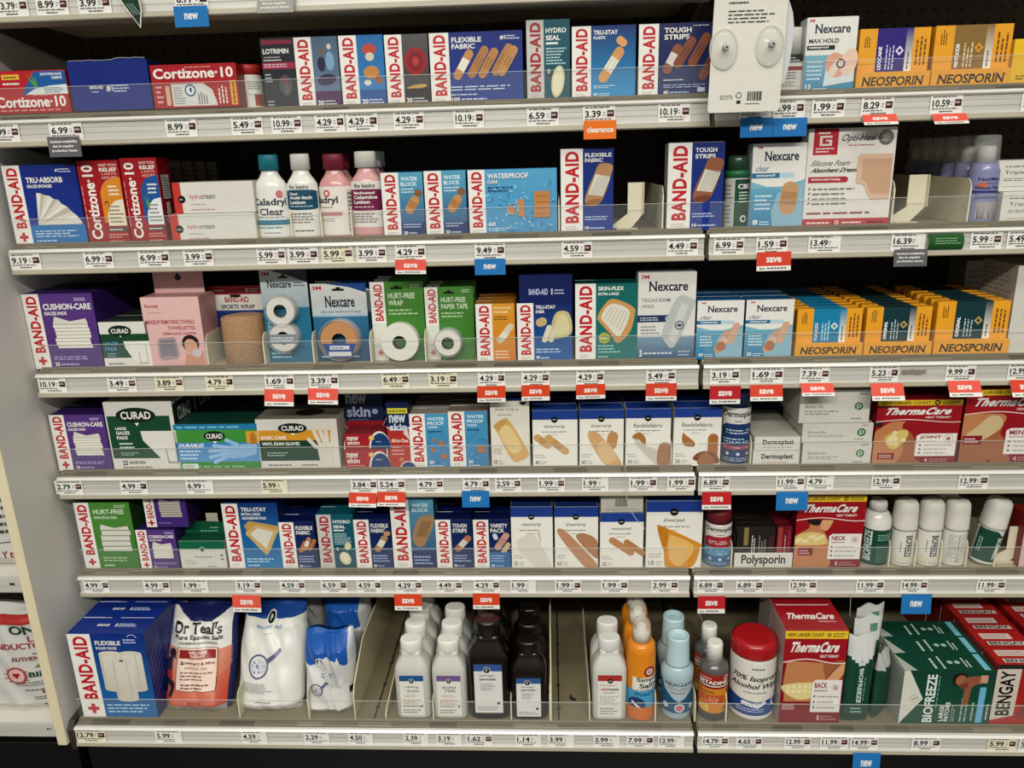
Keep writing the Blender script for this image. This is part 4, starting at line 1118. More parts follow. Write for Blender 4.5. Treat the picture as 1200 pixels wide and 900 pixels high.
def f(a):
    ba(a, 30, '#0e2770', '#1e63ae'); a.t('TRU-STAY', 34, 90, 70, 96, WHT, b=1); a.t('SHEER', 34, 83, 50, 88, WHT, b=1)
    a.cap(44, 68, 20, 16, 20, '#c9b078'); a.sp([(62, 40), (98, 48), (94, 82), (72, 84), (62, 62)], '#c8bd84'); a.sp([(70, 46), (94, 52), (90, 76), (74, 78)], '#d8d0a0'); a.cap(54, 48, 34, 10, 70, '#dcd6c4'); a.cap(66, 48, 34, 10, 66, '#d6cdb0'); a.L(34, 15, 92, 24, 2, '#bcd3ee'); a.t('80', 34, 5, 41, 10, WHT, b=1); a.L(43, 4, 64, 10, 1, '#bcd3ee')
carton('bandage_carton', 3, 606, 671, 355, .045, 'blue carton of assorted pale plasters, underneath a plain navy one', 'blue assorted plaster carton', f, '#0c1e5c')
def f(a):
    a.r(0, 0, 100, 100, '#0e2268'); a.t('BAND-AID', 18, 28, 54, 50, '#b9c2e0', b=1); a.t('1', 60, 28, 63, 50, '#b9c2e0', b=1); a.L(66, 28, 86, 50, 2, '#b9c2e0')
carton('bandage_carton', 3, 608, 671, 322, .045, 'plain navy carton lying on the blue carton of assorted plasters', 'plain navy carton', f, '#0c1b54', yb=354.3, y=FY(3)+.002, note=False)
def f(a):
    ba(a, 33, '#0c6a66', '#127a74'); a.t('SKIN-FLEX', 37, 91, 78, 96, WHT, b=1); a.t('EXTRA LARGE', 37, 85, 70, 88.5, WHT, b=1)
    a.sp([(36, 58), (46, 72), (58, 80), (78, 76), (95, 68), (96, 60), (90, 40), (76, 26), (66, 24), (58, 34), (40, 50)], '#d19a5c'); a.sp([(42, 58), (58, 74), (86, 66), (84, 50), (70, 32), (52, 46)], '#dfdacb')
    for i in range(6):
        a.p([(46+5*i, 55-3*i), (47+5*i, 54-3*i), (60+5*i, 71-1.5*i), (59+5*i, 72-1.5*i)], '#c3bda8')
    a.e_(47, 30, 9, 9, '#c8b43a'); a.e_(47, 30, 7, 7, '#8cab3c'); a.L(40, 28, 54, 32, 1, '#e9e6c8'); a.L(37, 10, 74, 22, 3, '#9fcfc8'); a.L(37, 4, 60, 7, 1, '#cfe6e2')
carton('bandage_carton', 3, 674, 747, 332, .04, 'teal carton with one large square tan plaster', 'teal large plaster carton', f, '#0a4e4c', n=2)
def f(a):
    a.r(0, 0, 100, 100, '#dddbd5'); threem(a, 5, 93, 14, 4.5); nexcare(a, 18, 79, 86, 90); a.t('TEGADERM', 6, 67, 56, 71, '#6c7078'); a.t('+PAD', 6, 60, 28, 64, '#6c7078'); a.r(0, 44, 56, 52, '#24365e'); a.L(4, 45.5, 44, 50.5, 2, '#cdd4e2'); a.ring(52, 48, 3, 4, WHT)
    a.r(0, 0, 100, 27, '#1f4d77', '#7d9cb4'); a.sp([(48, 22), (66, 16), (98, 62), (94, 70), (76, 74), (62, 66), (44, 34)], '#bdbfbe'); a.p([(54, 24), (66, 20), (88, 62), (76, 66)], '#cfd0ce'); a.ring(73, 40, 6, 8, '#42526a'); a.e_(73, 40, 4, 3, '#42526a'); a.L(6, 30, 40, 41, 3, '#8f949a')
    a.t('5', 4, 4, 9, 12, WHT, b=1); a.L(12, 6, 70, 11, 1, '#c9d6e2'); a.L(72, 4, 96, 12, 2, '#aebecd')
carton('dressing_carton', 3, 747, 815, 319, .035, 'tall grey-white carton with clear film dressing', 'tall film dressing carton', f, '#b9bcbf', rot=.015)
for (xa, xb, yt, ct, lab) in ((816, 871, 352, '60', 'nearer the tall film dressing carton'), (873, 929, 351, '20', 'nearer the yellow cartons')):
    carton('bandage_carton', 3, xa, xb, yt, .04, 'white and blue clear plaster carton with blue top, %s' % lab, 'white-blue clear plaster carton' if ct == '60' else 'second white-blue plaster carton', f_nexclear(ct), '#2a6690', n=3, top='#1d5a8c', group='clear plaster cartons on the third full shelf')
neo(3, 931, 1011, 362, 'yellow carton with sky blue panel, first of a deep file', 'yellow carton with sky blue panel', '#1686b4', '#bfe0ee', '#e9e4d8', 'FOR KIDS', n=9, strip='#f4d9d4')
neo(3, 1012, 1092, 360, 'smaller yellow carton with dark teal panel, first of a deep file', 'smaller yellow carton, dark teal panel', '#123c44', '#a9c2c4', '#c9a55c', 'ORIGINAL', n=9)
neo(3, 1094, 1183, 353, 'larger yellow carton with dark teal panel, first of a deep file', 'larger yellow carton, dark teal panel', '#123c44', '#a9c2c4', '#c9a55c', 'ORIGINAL', n=7)
def f(a):
    a.r(0, 0, 100, 100, '#d3cfc6'); a.p([(20, 40), (60, 30), (100, 36), (100, 84), (20, 80)], '#27408c')
carton('dressing_carton', 3, 1186, 1262, 311, .11, 'tall white carton with blue emblem cut off by the picture edge', 'tall white edge carton', f, '#b0aba0', y=FY(3)+.012,
       sideart=lambda a: (a.r(0, 0, 100, 100, '#b3aea3'), a.L(6, 6, 94, 94, 16, '#948e83')), flap=False)
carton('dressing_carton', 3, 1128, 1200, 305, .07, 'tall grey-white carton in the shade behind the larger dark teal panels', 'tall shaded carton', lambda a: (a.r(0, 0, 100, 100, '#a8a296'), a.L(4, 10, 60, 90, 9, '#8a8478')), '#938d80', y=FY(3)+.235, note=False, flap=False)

# ================================================================== fourth full shelf
carton('gauze_carton', 4, 63, 127, 486, .06, 'small purple gauze carton, first beside the end panel on the fourth shelf', 'small purple gauze carton', lambda a: f_cushion(a, 27), '#3a2068', n=2)
def curad_oval(a, x, y, w, h):
    a.e_(x, y, w/2, h/2*a.h/a.w, '#10281a')
    a.t('CURAD', x-w*.38, y-h*.26, x+w*.38, y+h*.24, WHT, b=1); a.p([(x-3, y-h*.5), (x+3, y-h*.5), (x, y-h*.72)], WHT)
def f(a):
    a.r(0, 0, 100, 100, '#dcd8cf'); a.r(2, 18, 94, 80, '#174d33'); a.p([(48, 58), (94, 58), (94, 8), (80, 8), (62, 30), (50, 44)], '#dfdbd2')
    a.p([(80, 32), (82, 32), (82, 10), (98, 10), (98, 56), (96, 56), (96, 13), (84, 13)], '#a8a296'); curad_oval(a, 45, 81, 58, 22)
    a.t('LARGE', 12, 60, 28, 64, WHT, b=1); a.t('GAUZE', 12, 53, 32, 58, WHT, b=1); a.t('PADS', 12, 46, 28, 51, WHT, b=1); a.L(14, 32, 36, 43, 2, '#cfe0d4'); a.L(14, 22, 42, 28, 2, '#9fbfac'); a.t('25', 14, 8, 22, 15, '#2c3a32', b=1); a.t('GAUZE PADS', 24, 10, 48, 14, '#2c3a32', b=1); a.L(14, 3, 58, 7, 1, '#55605a')
carton('gauze_carton', 4, 127, 207, 471, .09, 'big white and green gauze carton with white oval-topped front', 'big white-green gauze carton', f, '#c3beb2', n=2,
       sideart=lambda a: (a.r(0, 0, 100, 100, '#c3beb2'), a.r(0, 60, 100, 96, '#24362c'), a.t('CURAD', 20, 68, 80, 88, '#c9cfc9', b=1)))
def f(a):
    a.r(0, 0, 100, 100, '#3c8c3c', '#43983c'); a.r(0, 88, 100, 100, '#1f7fae'); a.L(4, 91, 90, 97, 1, '#8ed0e0'); a.r(0, 18, 100, 60, '#5b9cd0', '#3f86c4'); curad_oval(a, 48, 74, 26, 22)
    a.t('DURABLES', 4, 50, 34, 58, WHT, b=1, sk=.06); a.L(4, 22, 30, 46, 3, '#cfe2f0'); a.r(86, 58, 100, 84, '#e0a03a'); a.e_(94, 66, 4, 9, '#b87a2a')
    a.e_(70, 40, 13, 8.5, '#8fb8e0', ang=8); a.p([(76, 24), (96, 34), (98, 56), (78, 56)], '#8fb8e0')
    for (x, y, l, g) in ((54, 24, 24, 24), (51, 32, 26, 12), (51, 42, 26, 2), (55, 51, 22, -8), (68, 60, 18, -24)):
        a.cap(x, y, l, 4.6, g, '#9ac2e8'); a.cap(x+1, y-2.5, l*.8, .6, g, '#6f9ccc')
    a.L(4, 4, 96, 12, 1, '#8cc48a'); a.r(5, 3, 24, 14, '#dfe9df'); a.L(7, 5, 22, 12, 2, '#3c6a40')
carton('glove_carton', 4, 206, 304, 497, .10, 'low green and blue glove carton with pale blue glove', 'green and blue glove carton', f, '#1d4a3a', n=2, top='#17453a')
def f(a):
    a.r(0, 0, 100, 100, '#d9d5cb'); a.r(2, 58, 92, 78, '#d9962a'); a.r(2, 17, 92, 58, '#16452f'); curad_oval(a, 45, 82, 36, 20); a.t('BASIC CARE', 5, 60, 36, 67, WHT, b=1); a.t('VINYL EXAM GLOVES', 5, 48, 52, 54.5, WHT, b=1); a.L(10, 26, 38, 36, 2, '#9fbfac')
    a.sp([(78, 6), (90, 6), (92, 40), (90, 54), (76, 50), (74, 34)], '#d9cfc0'); a.cap(68, 52, 18, 5, -50, '#d9cfc0')
    for (x, y, an) in ((70, 78, 110), (76, 84, 104), (82, 84, 94), (89, 76, 84)):
        a.cap(x+4, y-14, 24, 5, an, '#ddd3c4')
    a.L(10, 6, 40, 12, 1, '#6d6a62'); a.L(52, 6, 74, 12, 1, '#6d6a62')
carton('glove_carton', 4, 302, 397, 491, .10, 'white, amber and green glove carton with raised hand', 'amber and green glove carton', f, '#c6c1b5', n=1, topart=lambda a: (a.r(0, 0, 100, 100, '#8a8274'), a.e_(60, 40, 18, 14, '#3a2a20')), flap=False)
def f_nskin(a):
    a.r(0, 0, 100, 100, '#b5202a', '#ad1c28'); a.t('new', 5, 56, 34, 82, '#e6dcd6', b=1); a.t('skin', 5, 28, 36, 54, '#e6dcd6', b=1); a.L(5, 12, 60, 22, 1, '#e0a9a4')
    a.e_(86, 2, 27, 44, '#e6dcd6', 0, 180); a.e_(88, 0, 25, 40, '#16417c', 0, 180); a.L(76, 42, 92, 52, 1, '#b9cfe6'); a.e_(66, 72, 7, 7, '#d9a83a'); a.e_(66, 72, 4, 4, '#e8cf8a')
carton('liquid_bandage_carton', 4, 404, 452, 526.5, .05, 'small red carton lying under an identical red carton', 'lower small red carton', f_nskin, '#8f1620', flap=False)
carton('liquid_bandage_carton', 4, 404, 452, 508.5, .05, 'small red carton lying on an identical red carton', 'upper small red carton', f_nskin, '#8f1620', yb=525.7, note=False, flap=False)
def f(a):
    a.r(0, 0, 100, 100, '#a5181f', '#8f1620'); a.r(0, 45, 100, 100, '#14244c'); a.e_(46, 60, 62, 20, '#14244c'); a.ring(46, 62, 62, 64, '#c9a8a4', a0=180, a1=360)
    a.t('new', 4, 76, 58, 94, '#a9b4cc', b=1); a.t('skin', 4, 52, 66, 72, '#a9b4cc', b=1); a.e_(78, 62, 8, 7, '#8fa0b8'); a.L(8, 46, 66, 49, 1, '#6c7ca0'); a.t('All-in-One', 18, 20, 88, 34, '#e6d0cc', b=1, sk=.1); a.L(30, 10, 70, 16, 1, '#e0b0aa')
carton('liquid_bandage_carton', 4, 405, 450, 458, .05, 'tall navy and red carton behind a pair of small red cartons', 'tall navy-red carton', f, '#2a1a30', y=FY(4)+.054, note=False, flap=False, yb=521)
def f(a):
    a.r(0, 0, 100, 100, '#c23a2a', '#b8262a'); a.e_(50, 64, 52, 16, '#d9cfc9'); a.e_(50, 66, 52, 16, '#173a78'); a.r(0, 66, 100, 100, '#122654', ); a.r(6, 84, 94, 92, '#d9cf3a'); a.L(10, 86, 90, 90, 1, '#5a5a1a')
    a.t('new', 12, 70, 84, 82, '#cfd6e4', b=1); a.t('skin', 12, 58, 88, 69, '#cfd6e4', b=1); a.p([(70, 54), (96, 44), (90, 58), (76, 62)], '#d8d2cc'); a.t('All-in-One', 14, 40, 90, 46, '#eed9c8', b=1); a.L(14, 20, 74, 36, 3, '#e8a89a')
    a.e_(82, 0, 36, 34, '#d9cfc9', 0, 180); a.e_(84, 0, 32, 30, '#17427c', 0, 180); a.e_(54, 14, 10, 10, '#c98a3a')
carton('liquid_bandage_carton', 4, 454, 481, 472, .035, 'narrow tall red and navy carton with yellow flash', 'narrow red-navy carton', f, '#1c1a34', n=2)
def f_wproof(spots):
    def f(a):
        ba(a, 42, '#4c9cc8', '#3a86b8')
        for i in range(30):
            a.e_(RND.uniform(46, 97), RND.uniform(6, 70), RND.uniform(2, 5), RND.uniform(.5, 1.6), RND.choice(['#6cb4d8', '#2f78b0']), n=8, ang=RND.uniform(0, 180))
        a.t('WATER', 48, 88, 92, 94, '#d8ecf6', b=1); a.t('PROOF', 48, 80, 90, 86, '#d8ecf6', b=1); a.t('CLEAR', 48, 74, 74, 78, '#d8ecf6', b=1); a.L(48, 66, 88, 71, 1, '#1f4a80')
        for (x, y, s_) in spots:
            a.p([(x-s_, y-s_*.7), (x+s_, y-s_*.7), (x+s_, y+s_*.7), (x-s_, y+s_*.7)], '#b9744e') if s_ > 8 else a.e_(x, y, s_, s_, '#b9744e')
        a.t('30', 48, 8, 60, 14, WHT, b=1); a.L(48, 3, 84, 7, 1, '#d0e6f0')
    return f
carton('bandage_carton', 4, 480, 526, 485, .035, 'watery blue carton with round tan spots', 'watery blue carton with spots', f_wproof([(60, 34, 6), (82, 46, 8), (86, 22, 8), (64, 52, 5)]), '#b9b4a8', n=5, top='#a39a8e')
carton('bandage_carton', 4, 526, 572, 482, .035, 'watery blue carton with one square tan patch', 'watery blue carton with patch', f_wproof([(82, 34, 10)]), '#b9b4a8', n=4, top='#8c7a6c')
def d_sheerstrip(a, c='#d3a56c', c2='#c8955a'):
    a.cap(22, 46, 46, 17, -38, c, pad=c2); a.cap(54, 40, 66, 17, -40, c, pad=c2)
def f(a):
    a.r(0, 0, 100, 100, '#e2ddd0'); a.t('sheer strip xl', 12, 85, 72, 90, '#5f5b55'); a.L(18, 78, 58, 82, 1, '#a8a296'); a.e_(84, 99, 9, 9, '#15181f', 180, 360)
    a.sp([(8, 64), (34, 74), (50, 70), (94, 26), (96, 18), (76, 10), (52, 12), (16, 54)], '#d9ad66'); a.sp([(22, 52), (46, 64), (78, 32), (54, 22)], '#e6c890'); a.p([(8, 64), (34, 74), (44, 72), (16, 54)], '#cfa05a')
    a.t('10', 6, 5, 14, 12, '#3d3a37', b=1); a.L(17, 4, 30, 12, 2, '#a8a296'); a.L(5, 20, 28, 30, 3, '#a8a296')
carton('bandage_carton', 4, 575, 621, 470, .04, 'cream carton with one big amber plaster and no blue band', 'cream big plaster carton', f, '#cfc8b8', n=2, top='#22408c')
carton('bandage_carton', 4, 624, 677, 481, .04, 'blue-banded white carton with two slanting tan plasters, fourth full shelf', 'white carton with two slanting plasters', f_store('sheerstrip', '', 0, '40', draw=d_sheerstrip), '#d0cabc', n=3, top='#20449c')
def d_asst(a):
    a.sp([(18, 58), (34, 62), (52, 52), (96, 6), (62, 2), (34, 30)], '#d9a870'); a.cap(74, 46, 44, 24, 80, '#c99058'); a.sp([(40, 32), (58, 46), (84, 18), (60, 4)], '#e2bd8c')
carton('bandage_carton', 4, 679, 731, 480, .04, 'blue-banded white carton with a fan of amber plasters', 'white carton with amber fan', f_store('sheerstrip', '', 0, '60', draw=d_asst), '#d0cabc', n=3, top='#20449c')
def d_fab1(a):
    a.sp([(14, 52), (30, 60), (44, 50), (44, 36), (36, 34), (28, 44)], '#b3763f'); a.sp([(22, 40), (64, 6), (74, 12), (74, 28), (46, 36), (28, 48)], '#cfc8ba'); a.sp([(72, 4), (99, 4), (99, 38), (76, 38)], '#b07a5a')
carton('bandage_carton', 4, 733, 786, 479, .04, 'blue-banded white carton with two cut plaster shapes', 'white carton with cut plaster shapes', f_store('flexiblefabric', '', 0, '30', draw=d_fab1), '#d0cabc', n=2, top='#20449c')
def d_fab2(a):
    a.sp([(20, 58), (26, 54), (44, 42), (44, 34), (24, 36), (18, 46)], '#b3763f'); a.cap(84, 34, 58, 22, 90, '#b06f3a'); a.sp([(46, 10), (96, 4), (92, 20), (66, 26), (48, 20)], '#8f5636'); a.sp([(52, 4), (90, 4), (70, 24)], '#a8714a')
carton('bandage_carton', 4, 789, 845, 478, .04, 'blue-banded white carton with upright brown plaster beside the blue spray can', 'white carton with brown plasters', f_store('flexiblefabric', '', 0, '30', draw=d_fab2), '#d0cabc', n=2, top='#20449c')
def fl_dermo(band, low):
    def fl(a):
        a.r(0, 0, 100, 100, '#dfdbd3'); a.t('Dermoplast', 10, 82, 92, 96, '#2a2c38', b=1); a.L(40, 76, 60, 80, 1, '#55585f'); a.r(6, 34, 94, 66, band); a.p([(6, 66), (94, 66), (80, 73), (20, 73)], band); a.L(20, 54, 80, 64, 2, '#d5dbe6'); a.r(0, 0, 100, 34, low); a.L(14, 38, 86, 48, 2, '#bcd4e0')
        a.r(10, 26, 90, 33, '#a8485c'); a.L(14, 28, 86, 32, 1, '#e6cdd2')
        for x in (26, 50, 74):
            a.e_(x, 18, 4, 4, '#cdd6e4')
        a.L(12, 4, 88, 12, 2, '#a9b8cf')
    return fl
def can(r, x0, x1, yt, label, short, capc, lab):
    return bottle('spray_can', r, x0, x1, yt, label, short,
        [('can', [(0, .94), (.015, 1), (.74, 1), (.78, .95)], '#d9d6cf', 'glossy_plastic', 2), ('cap', [(.77, .98), (.95, .97), (.985, .93), (1, .85)], capc, 'matte_plastic', 2)], (.02, .76, 1, 175, lab), cat='spray can')
can(4, 846, 879, 450, 'white spray can with navy cap between plaster cartons and low white cartons', 'navy-capped spray can', '#1c2f66', fl_dermo('#1f3f78', '#25406e'))
def f_dermobox(a):
    a.r(0, 0, 100, 100, '#d9d5cc'); a.t('Dermoplast', 18, 34, 86, 78, '#14141a', b=2); a.L(20, 16, 84, 24, 1, '#a33a48')
carton('ointment_carton', 4, 882, 937, 528, .16, 'flat white carton at the bottom of a pair beside the navy-capped can', 'lower flat white carton', f_dermobox, '#c9c4b8', flap=False)
carton('ointment_carton', 4, 884, 938, 512, .16, 'flat white carton on top of a pair beside the navy-capped can', 'upper flat white carton', f_dermobox, '#c9c4b8', yb=527.4, note=False, flap=False)
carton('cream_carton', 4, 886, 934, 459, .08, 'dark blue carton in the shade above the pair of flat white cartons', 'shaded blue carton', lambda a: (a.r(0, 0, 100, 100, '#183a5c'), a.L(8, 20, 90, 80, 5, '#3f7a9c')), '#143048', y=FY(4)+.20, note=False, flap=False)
def f_baci(a):
    a.r(0, 0, 100, 100, '#d3cfc5'); a.t('Bacitracin Zinc', 8, 46, 34, 58, '#4a4a48'); a.L(8, 24, 60, 40, 2, '#8f8b82'); a.e_(84, 50, 6, 6, '#2e7a42'); a.ring(84, 51, 2, 3.2, '#e2e0d8'); a.r(81.6, 36, 82.8, 52, '#e2e0d8'); a.L(74, 8, 94, 20, 1, '#9a968c'); a.L(84, 84, 97, 94, 1, '#7d7a72')
carton('ointment_carton', 4, 940, 1021, 518, .12, 'long white carton with green round mark, bottom of three', 'lowest white green-marked carton', f_baci, '#c3beb2', flap=False)
carton('ointment_carton', 4, 940, 1023, 496, .12, 'long white carton with green round mark, middle of three', 'middle green-marked carton', f_baci, '#c3beb2', yb=517.4, note=False, flap=False)
carton('ointment_carton', 4, 937, 1020, 457, .12, 'taller white carton with green round mark, topmost of three', 'topmost green-marked carton', f_baci, '#bdb8ac', yb=495.4, note=False, flap=False)
def body_joint(a):
    a.sp([(0, 0), (30, 0), (50, 12), (52, 30), (44, 44), (34, 54), (32, 62), (36, 68), (20, 66), (8, 58), (0, 46)], SKIN); a.sp([(34, 54), (48, 40), (50, 12), (60, 0), (30, 0), (36, 20)], SKIN2); a.sp([(14, 44), (34, 54), (40, 50), (38, 40), (26, 24), (16, 30)], '#d8bf6a')
    for i in range(8):
        a.e_(22+RND.uniform(-6, 16), 40+RND.uniform(-8, 10), 3, 3, '#e6d9a0')
    a.r(6, 8, 26, 18, '#8f1420'); a.L(8, 10, 24, 16, 2, '#e6c8c4'); a.sp([(0, 60), (6, 58), (8, 66), (0, 68)], '#3a211a')
carton('heat_wrap_carton', 4, 1025, 1124, 468, .045, 'red carton with a bare shoulder picture and small white panel', 'red shoulder carton', f_thermo('JOINT', '8', body_joint), '#7d0d18', n=2)
def body_mens(a):
    a.sp([(0, 0), (30, 0), (36, 20), (44, 40), (40, 66), (0, 66)], SKIN2); a.sp([(0, 40), (20, 36), (44, 52), (44, 66), (0, 66)], SKIN); a.sp([(4, 36), (20, 30), (44, 48), (42, 62), (30, 64), (18, 52)], '#d2b98a'); a.sp([(30, 20), (40, 0), (60, 0), (44, 40)], SKIN2)
    a.r(2, 26, 24, 38, '#8f1420'); a.L(4, 28, 22, 36, 2, '#e6c8c4')
carton('heat_wrap_carton', 4, 1128, 1232, 455, .05, 'red carton with a waist picture, cut off by the picture edge', 'red waist carton', f_thermo('MENSTRUAL', '8', body_mens), '#7d0d18')
# ================================================================== fifth full shelf
def f(a):
    ba(a, 27, '#4f8f38', '#437f2f', plus=True); a.t('HURT-FREE', 33, 83, 88, 90, '#d6e6ca', b=1); a.t('NON-STICK PADS', 33, 76, 74, 80, '#d6e6ca', b=1); a.L(72, 92, 96, 97, 2, '#cfe0c4')
    pads(a, 66, 44, 52, 32, 4, '#d9d6cc', '#8f9a86', 6); a.L(36, 12, 92, 20, 2, '#b9d3a8'); a.L(36, 4, 60, 9, 1, '#cfe0c4')
carton('gauze_carton', 5, 93, 158, 589, .05, 'green pad carton standing first beside the end panel on the fifth full shelf', 'green pad carton', f, '#28501e', n=2)
carton('gauze_carton', 5, 162, 208, 621, .06, 'small purple carton underneath another small purple carton', 'lower small purple carton', lambda a: f_cushion(a, 28), '#361e62', flap=False)
def f(a):
    a.r(0, 0, 100, 100, '#4a2c84'); a.r(0, 0, 24, 100, WHT); a.t('BAND-AID', 5, 26, 20, 98, RED, b=1, rot=90); a.r(4, 10, 20, 15, RED); a.r(9.5, 4, 14.5, 21, RED); pads(a, 62, 52, 50, 44, 6, '#bfb8ad', '#847c74', 6); a.L(30, 10, 70, 16, 1, '#9a84c8')
carton('gauze_carton', 5, 169, 219, 578, .06, 'small purple carton on top of another small purple carton', 'upper small purple carton', f, '#331c5c', yb=617.5, y=FY(5)+.004, note=False, flap=False)
def f(a):
    a.r(0, 0, 100, 100, '#dad6cc'); a.r(0, 66, 100, 100, '#0f6a4a'); a.r(0, 66, 100, 71, '#dad6cc'); a.e_(50, 70, 6, 6, '#dad6cc'); a.e_(50, 70, 4.6, 4.6, '#171c18'); a.t('stretch gauze', 30, 40, 70, 47, '#3a8a68', b=1); a.L(8, 16, 40, 34, 3, '#b0aca2'); a.L(56, 6, 82, 14, 1, '#8a8fa8'); a.r(88, 46, 94, 52, '#5a6a9c'); a.r(88, 32, 94, 38, '#a85a6a')
o = carton('gauze_carton', 5, 211, 265, 634, .07, 'low white and green carton with a raised green display flap', 'low white-green flap carton', f, '#b9b5aa', top='#0c4a36', flap=False)
X, Y, Z, w, h = place(5, 211, 265, 634)
mb = MB()
pts = [(-w/2, 0), (w/2, 0), (w/2, .014)]+[(w*.10+w*.4*math.cos(math.radians(t)), .014+.012*math.sin(math.radians(t))) for t in range(20, 91, 14)]+[(-w*.10-w*.4*math.cos(math.radians(t)), .014+.012*math.sin(math.radians(t))) for t in range(90, 19, -14)]+[(-w/2, .014)]
mb.prism([(x, h+z) for x, z in pts], 'y', .034, .0352, '#0b5a3c'); a = Art(mb, lambda u, v, k: (-w/2+w*u/100, .034-k, h+.026*v/100), w, .026); a.L(56, 40, 78, 60, 1, '#8fc0a8'); a.L(34, 12, 88, 30, 1, '#8fc0a8'); mb.box(w*.0, w*.26, .035, .0362, h+.024, h+.044, '#b5ae9e', b=.0003)
mb.build('display_flap', o)
def f(a):
    ba(a, 29, '#123c84', '#2280be'); a.t('TRU-STAY', 34, 88, 80, 94, WHT, b=1); a.t('EXTRA LARGE', 34, 82, 68, 86, WHT, b=1); a.t('ADHESIVE PAD', 34, 76, 78, 80, WHT, b=1)
    a.sp([(38, 56), (56, 68), (98, 60), (94, 54), (74, 24), (66, 26), (46, 46)], '#cfae6c'); a.p([(46, 54), (60, 63), (88, 57), (72, 32), (54, 46)], '#dcd8cc'); a.p([(36, 66), (46, 74), (98, 66), (98, 60), (56, 68), (42, 58)], '#c49a58'); a.L(34, 10, 92, 18, 2, '#bcd9ee'); a.L(34, 4, 60, 8, 1, '#d3e6f2')
carton('bandage_carton', 5, 264, 329, 590, .05, 'big blue carton with one large square adhesive pad', 'big blue square pad carton', f, '#0d2c6c', n=3)
def f_smallflex(l1, l2, kind):
    def f(a):
        ba(a, 42, '#10235f', '#12306e'); a.t(l1, 47, 84, 94 if len(l1) > 5 else 86, 92, WHT, b=1); a.t(l2, 47, 74, 86, 82, WHT, b=1)
        if kind == 0:
            a.cap(62, 48, 40, 12, 62, '#b87a44'); a.cap(74, 54, 44, 12, 66, '#c58a50', pad='#ddd8cc'); a.cap(88, 52, 40, 12, 60, '#b5743f')
        elif kind == 1:
            a.cap(72, 52, 56, 18, 58, '#b98a58', pad='#dcd8cc'); a.cap(90, 72, 18, 14, 10, '#c7965f')
        elif kind == 2:
            a.cap(74, 52, 60, 18, 48, '#b5744a', pad='#d3ccc0')
        else:
            a.cap(78, 56, 60, 18, 56, '#cf9a8c', dots='#a86a5c'); a.cap(60, 66, 20, 12, 110, '#cfd6e0'); a.cap(88, 42, 40, 14, 60, '#c9b48a'); a.r(42, 0, 100, 34, '#1c6aa8')
        a.L(47, 14, 94, 30, 3, '#a8b8dc'); a.t('30', 47, 4, 56, 9, WHT, b=1); a.L(58, 4, 84, 9, 1, '#a8b8dc')
    return f
carton('bandage_carton', 5, 329, 371, 612, .035, 'small navy carton with three tan plasters beside the big pad carton', 'small navy three-plaster carton', f_smallflex('FLEXIBLE', 'FABRIC', 0), '#0c1848', n=3, top='#0c1f5c')
carton('bandage_carton', 5, 373, 416, 603, .035, 'small teal carton with grey strip and jointed cream cushion', 'small teal cushion carton', lambda a: f_hydro(a, 40, 'joint'), '#0b4a58', n=2, top='#0f5c6c')
carton('bandage_carton', 5, 416, 459, 609, .035, 'small navy carton with one curved tan plaster and white pad', 'small navy single-plaster carton', f_smallflex('FLEXIBLE', 'FABRIC', 1), '#0c1848', n=3, top='#0c1f5c')
def f(a):
    ba(a, 43, '#5a9ab4', '#22407c'); a.r(43, 0, 100, 26, '#1b2f6a'); a.t('WATER', 50, 88, 88, 93, '#c9dfe6', b=1); a.t('BLOCK', 50, 81, 88, 86, '#c9dfe6', b=1); a.sp([(48, 42), (54, 60), (68, 74), (98, 76), (96, 62), (86, 48), (74, 34), (58, 32)], '#a8825a'); a.p([(56, 46), (70, 68), (94, 68), (80, 46)], '#94704c'); a.L(48, 6, 92, 20, 3, '#9fb4dc')
carton('bandage_carton', 5, 459, 510, 584, .035, 'tall blue-grey carton with one wide brown plaster on the fifth full shelf', 'tall blue-grey plaster carton', f, '#28506c', n=2, top='#5c93a6')
carton('bandage_carton', 5, 511, 554, 609, .035, 'small navy carton with one brown strip, next to the tall blue-grey carton', 'small navy brown-strip carton', f_smallflex('TOUGH', 'STRIPS', 2), '#0c1848', n=3, top='#0c1f5c')
carton('bandage_carton', 5, 555, 598, 609, .035, 'small navy carton with pink and pale plasters of mixed kinds', 'small navy mixed-plaster carton', f_smallflex('VARIETY', 'PACK', 3), '#0c1848', n=2, top='#0c1f5c')
def d_clear(a):
    a.sp([(10, 40), (56, 4), (96, 4), (60, 50), (40, 56)], '#dcd7c8'); a.sp([(64, 60), (68, 44), (72, 44), (68, 60)], '#cfc9b8')
carton('bandage_carton', 5, 599, 648, 594, .045, 'blue-banded white carton with faint clear plasters', 'white carton with faint clear plasters', f_store('clearstrip', '', 0, '30', draw=d_clear), '#d0cabc', n=3, top='#1a3576')
def d_sheer2(a):
    a.sp([(8, 56), (24, 62), (98, 8), (92, 2), (70, 2)], '#c48f6a'); a.sp([(50, 50), (66, 58), (98, 46), (98, 16)], '#b8825c')
carton('bandage_carton', 5, 650, 701, 594, .045, 'blue-banded white carton with long pinkish plasters', 'white carton with long pinkish plasters', f_store('sheerstrip', '', 0, '60', draw=d_sheer2), '#d0cabc', n=3, top='#1a3576')
def d_wp(a):
    a.cap(50, 40, 70, 17, -36, '#c48a58', dots=None); a.cap(80, 38, 60, 15, -38, '#bc8250')
carton('bandage_carton', 5, 703, 754, 601, .045, 'blue-banded white carton with two rounded tan plasters under a loose white box', 'white carton below loose box', f_store('waterproof', '', 0, '20', draw=d_wp), '#d0cabc', n=2, top='#1a3576')
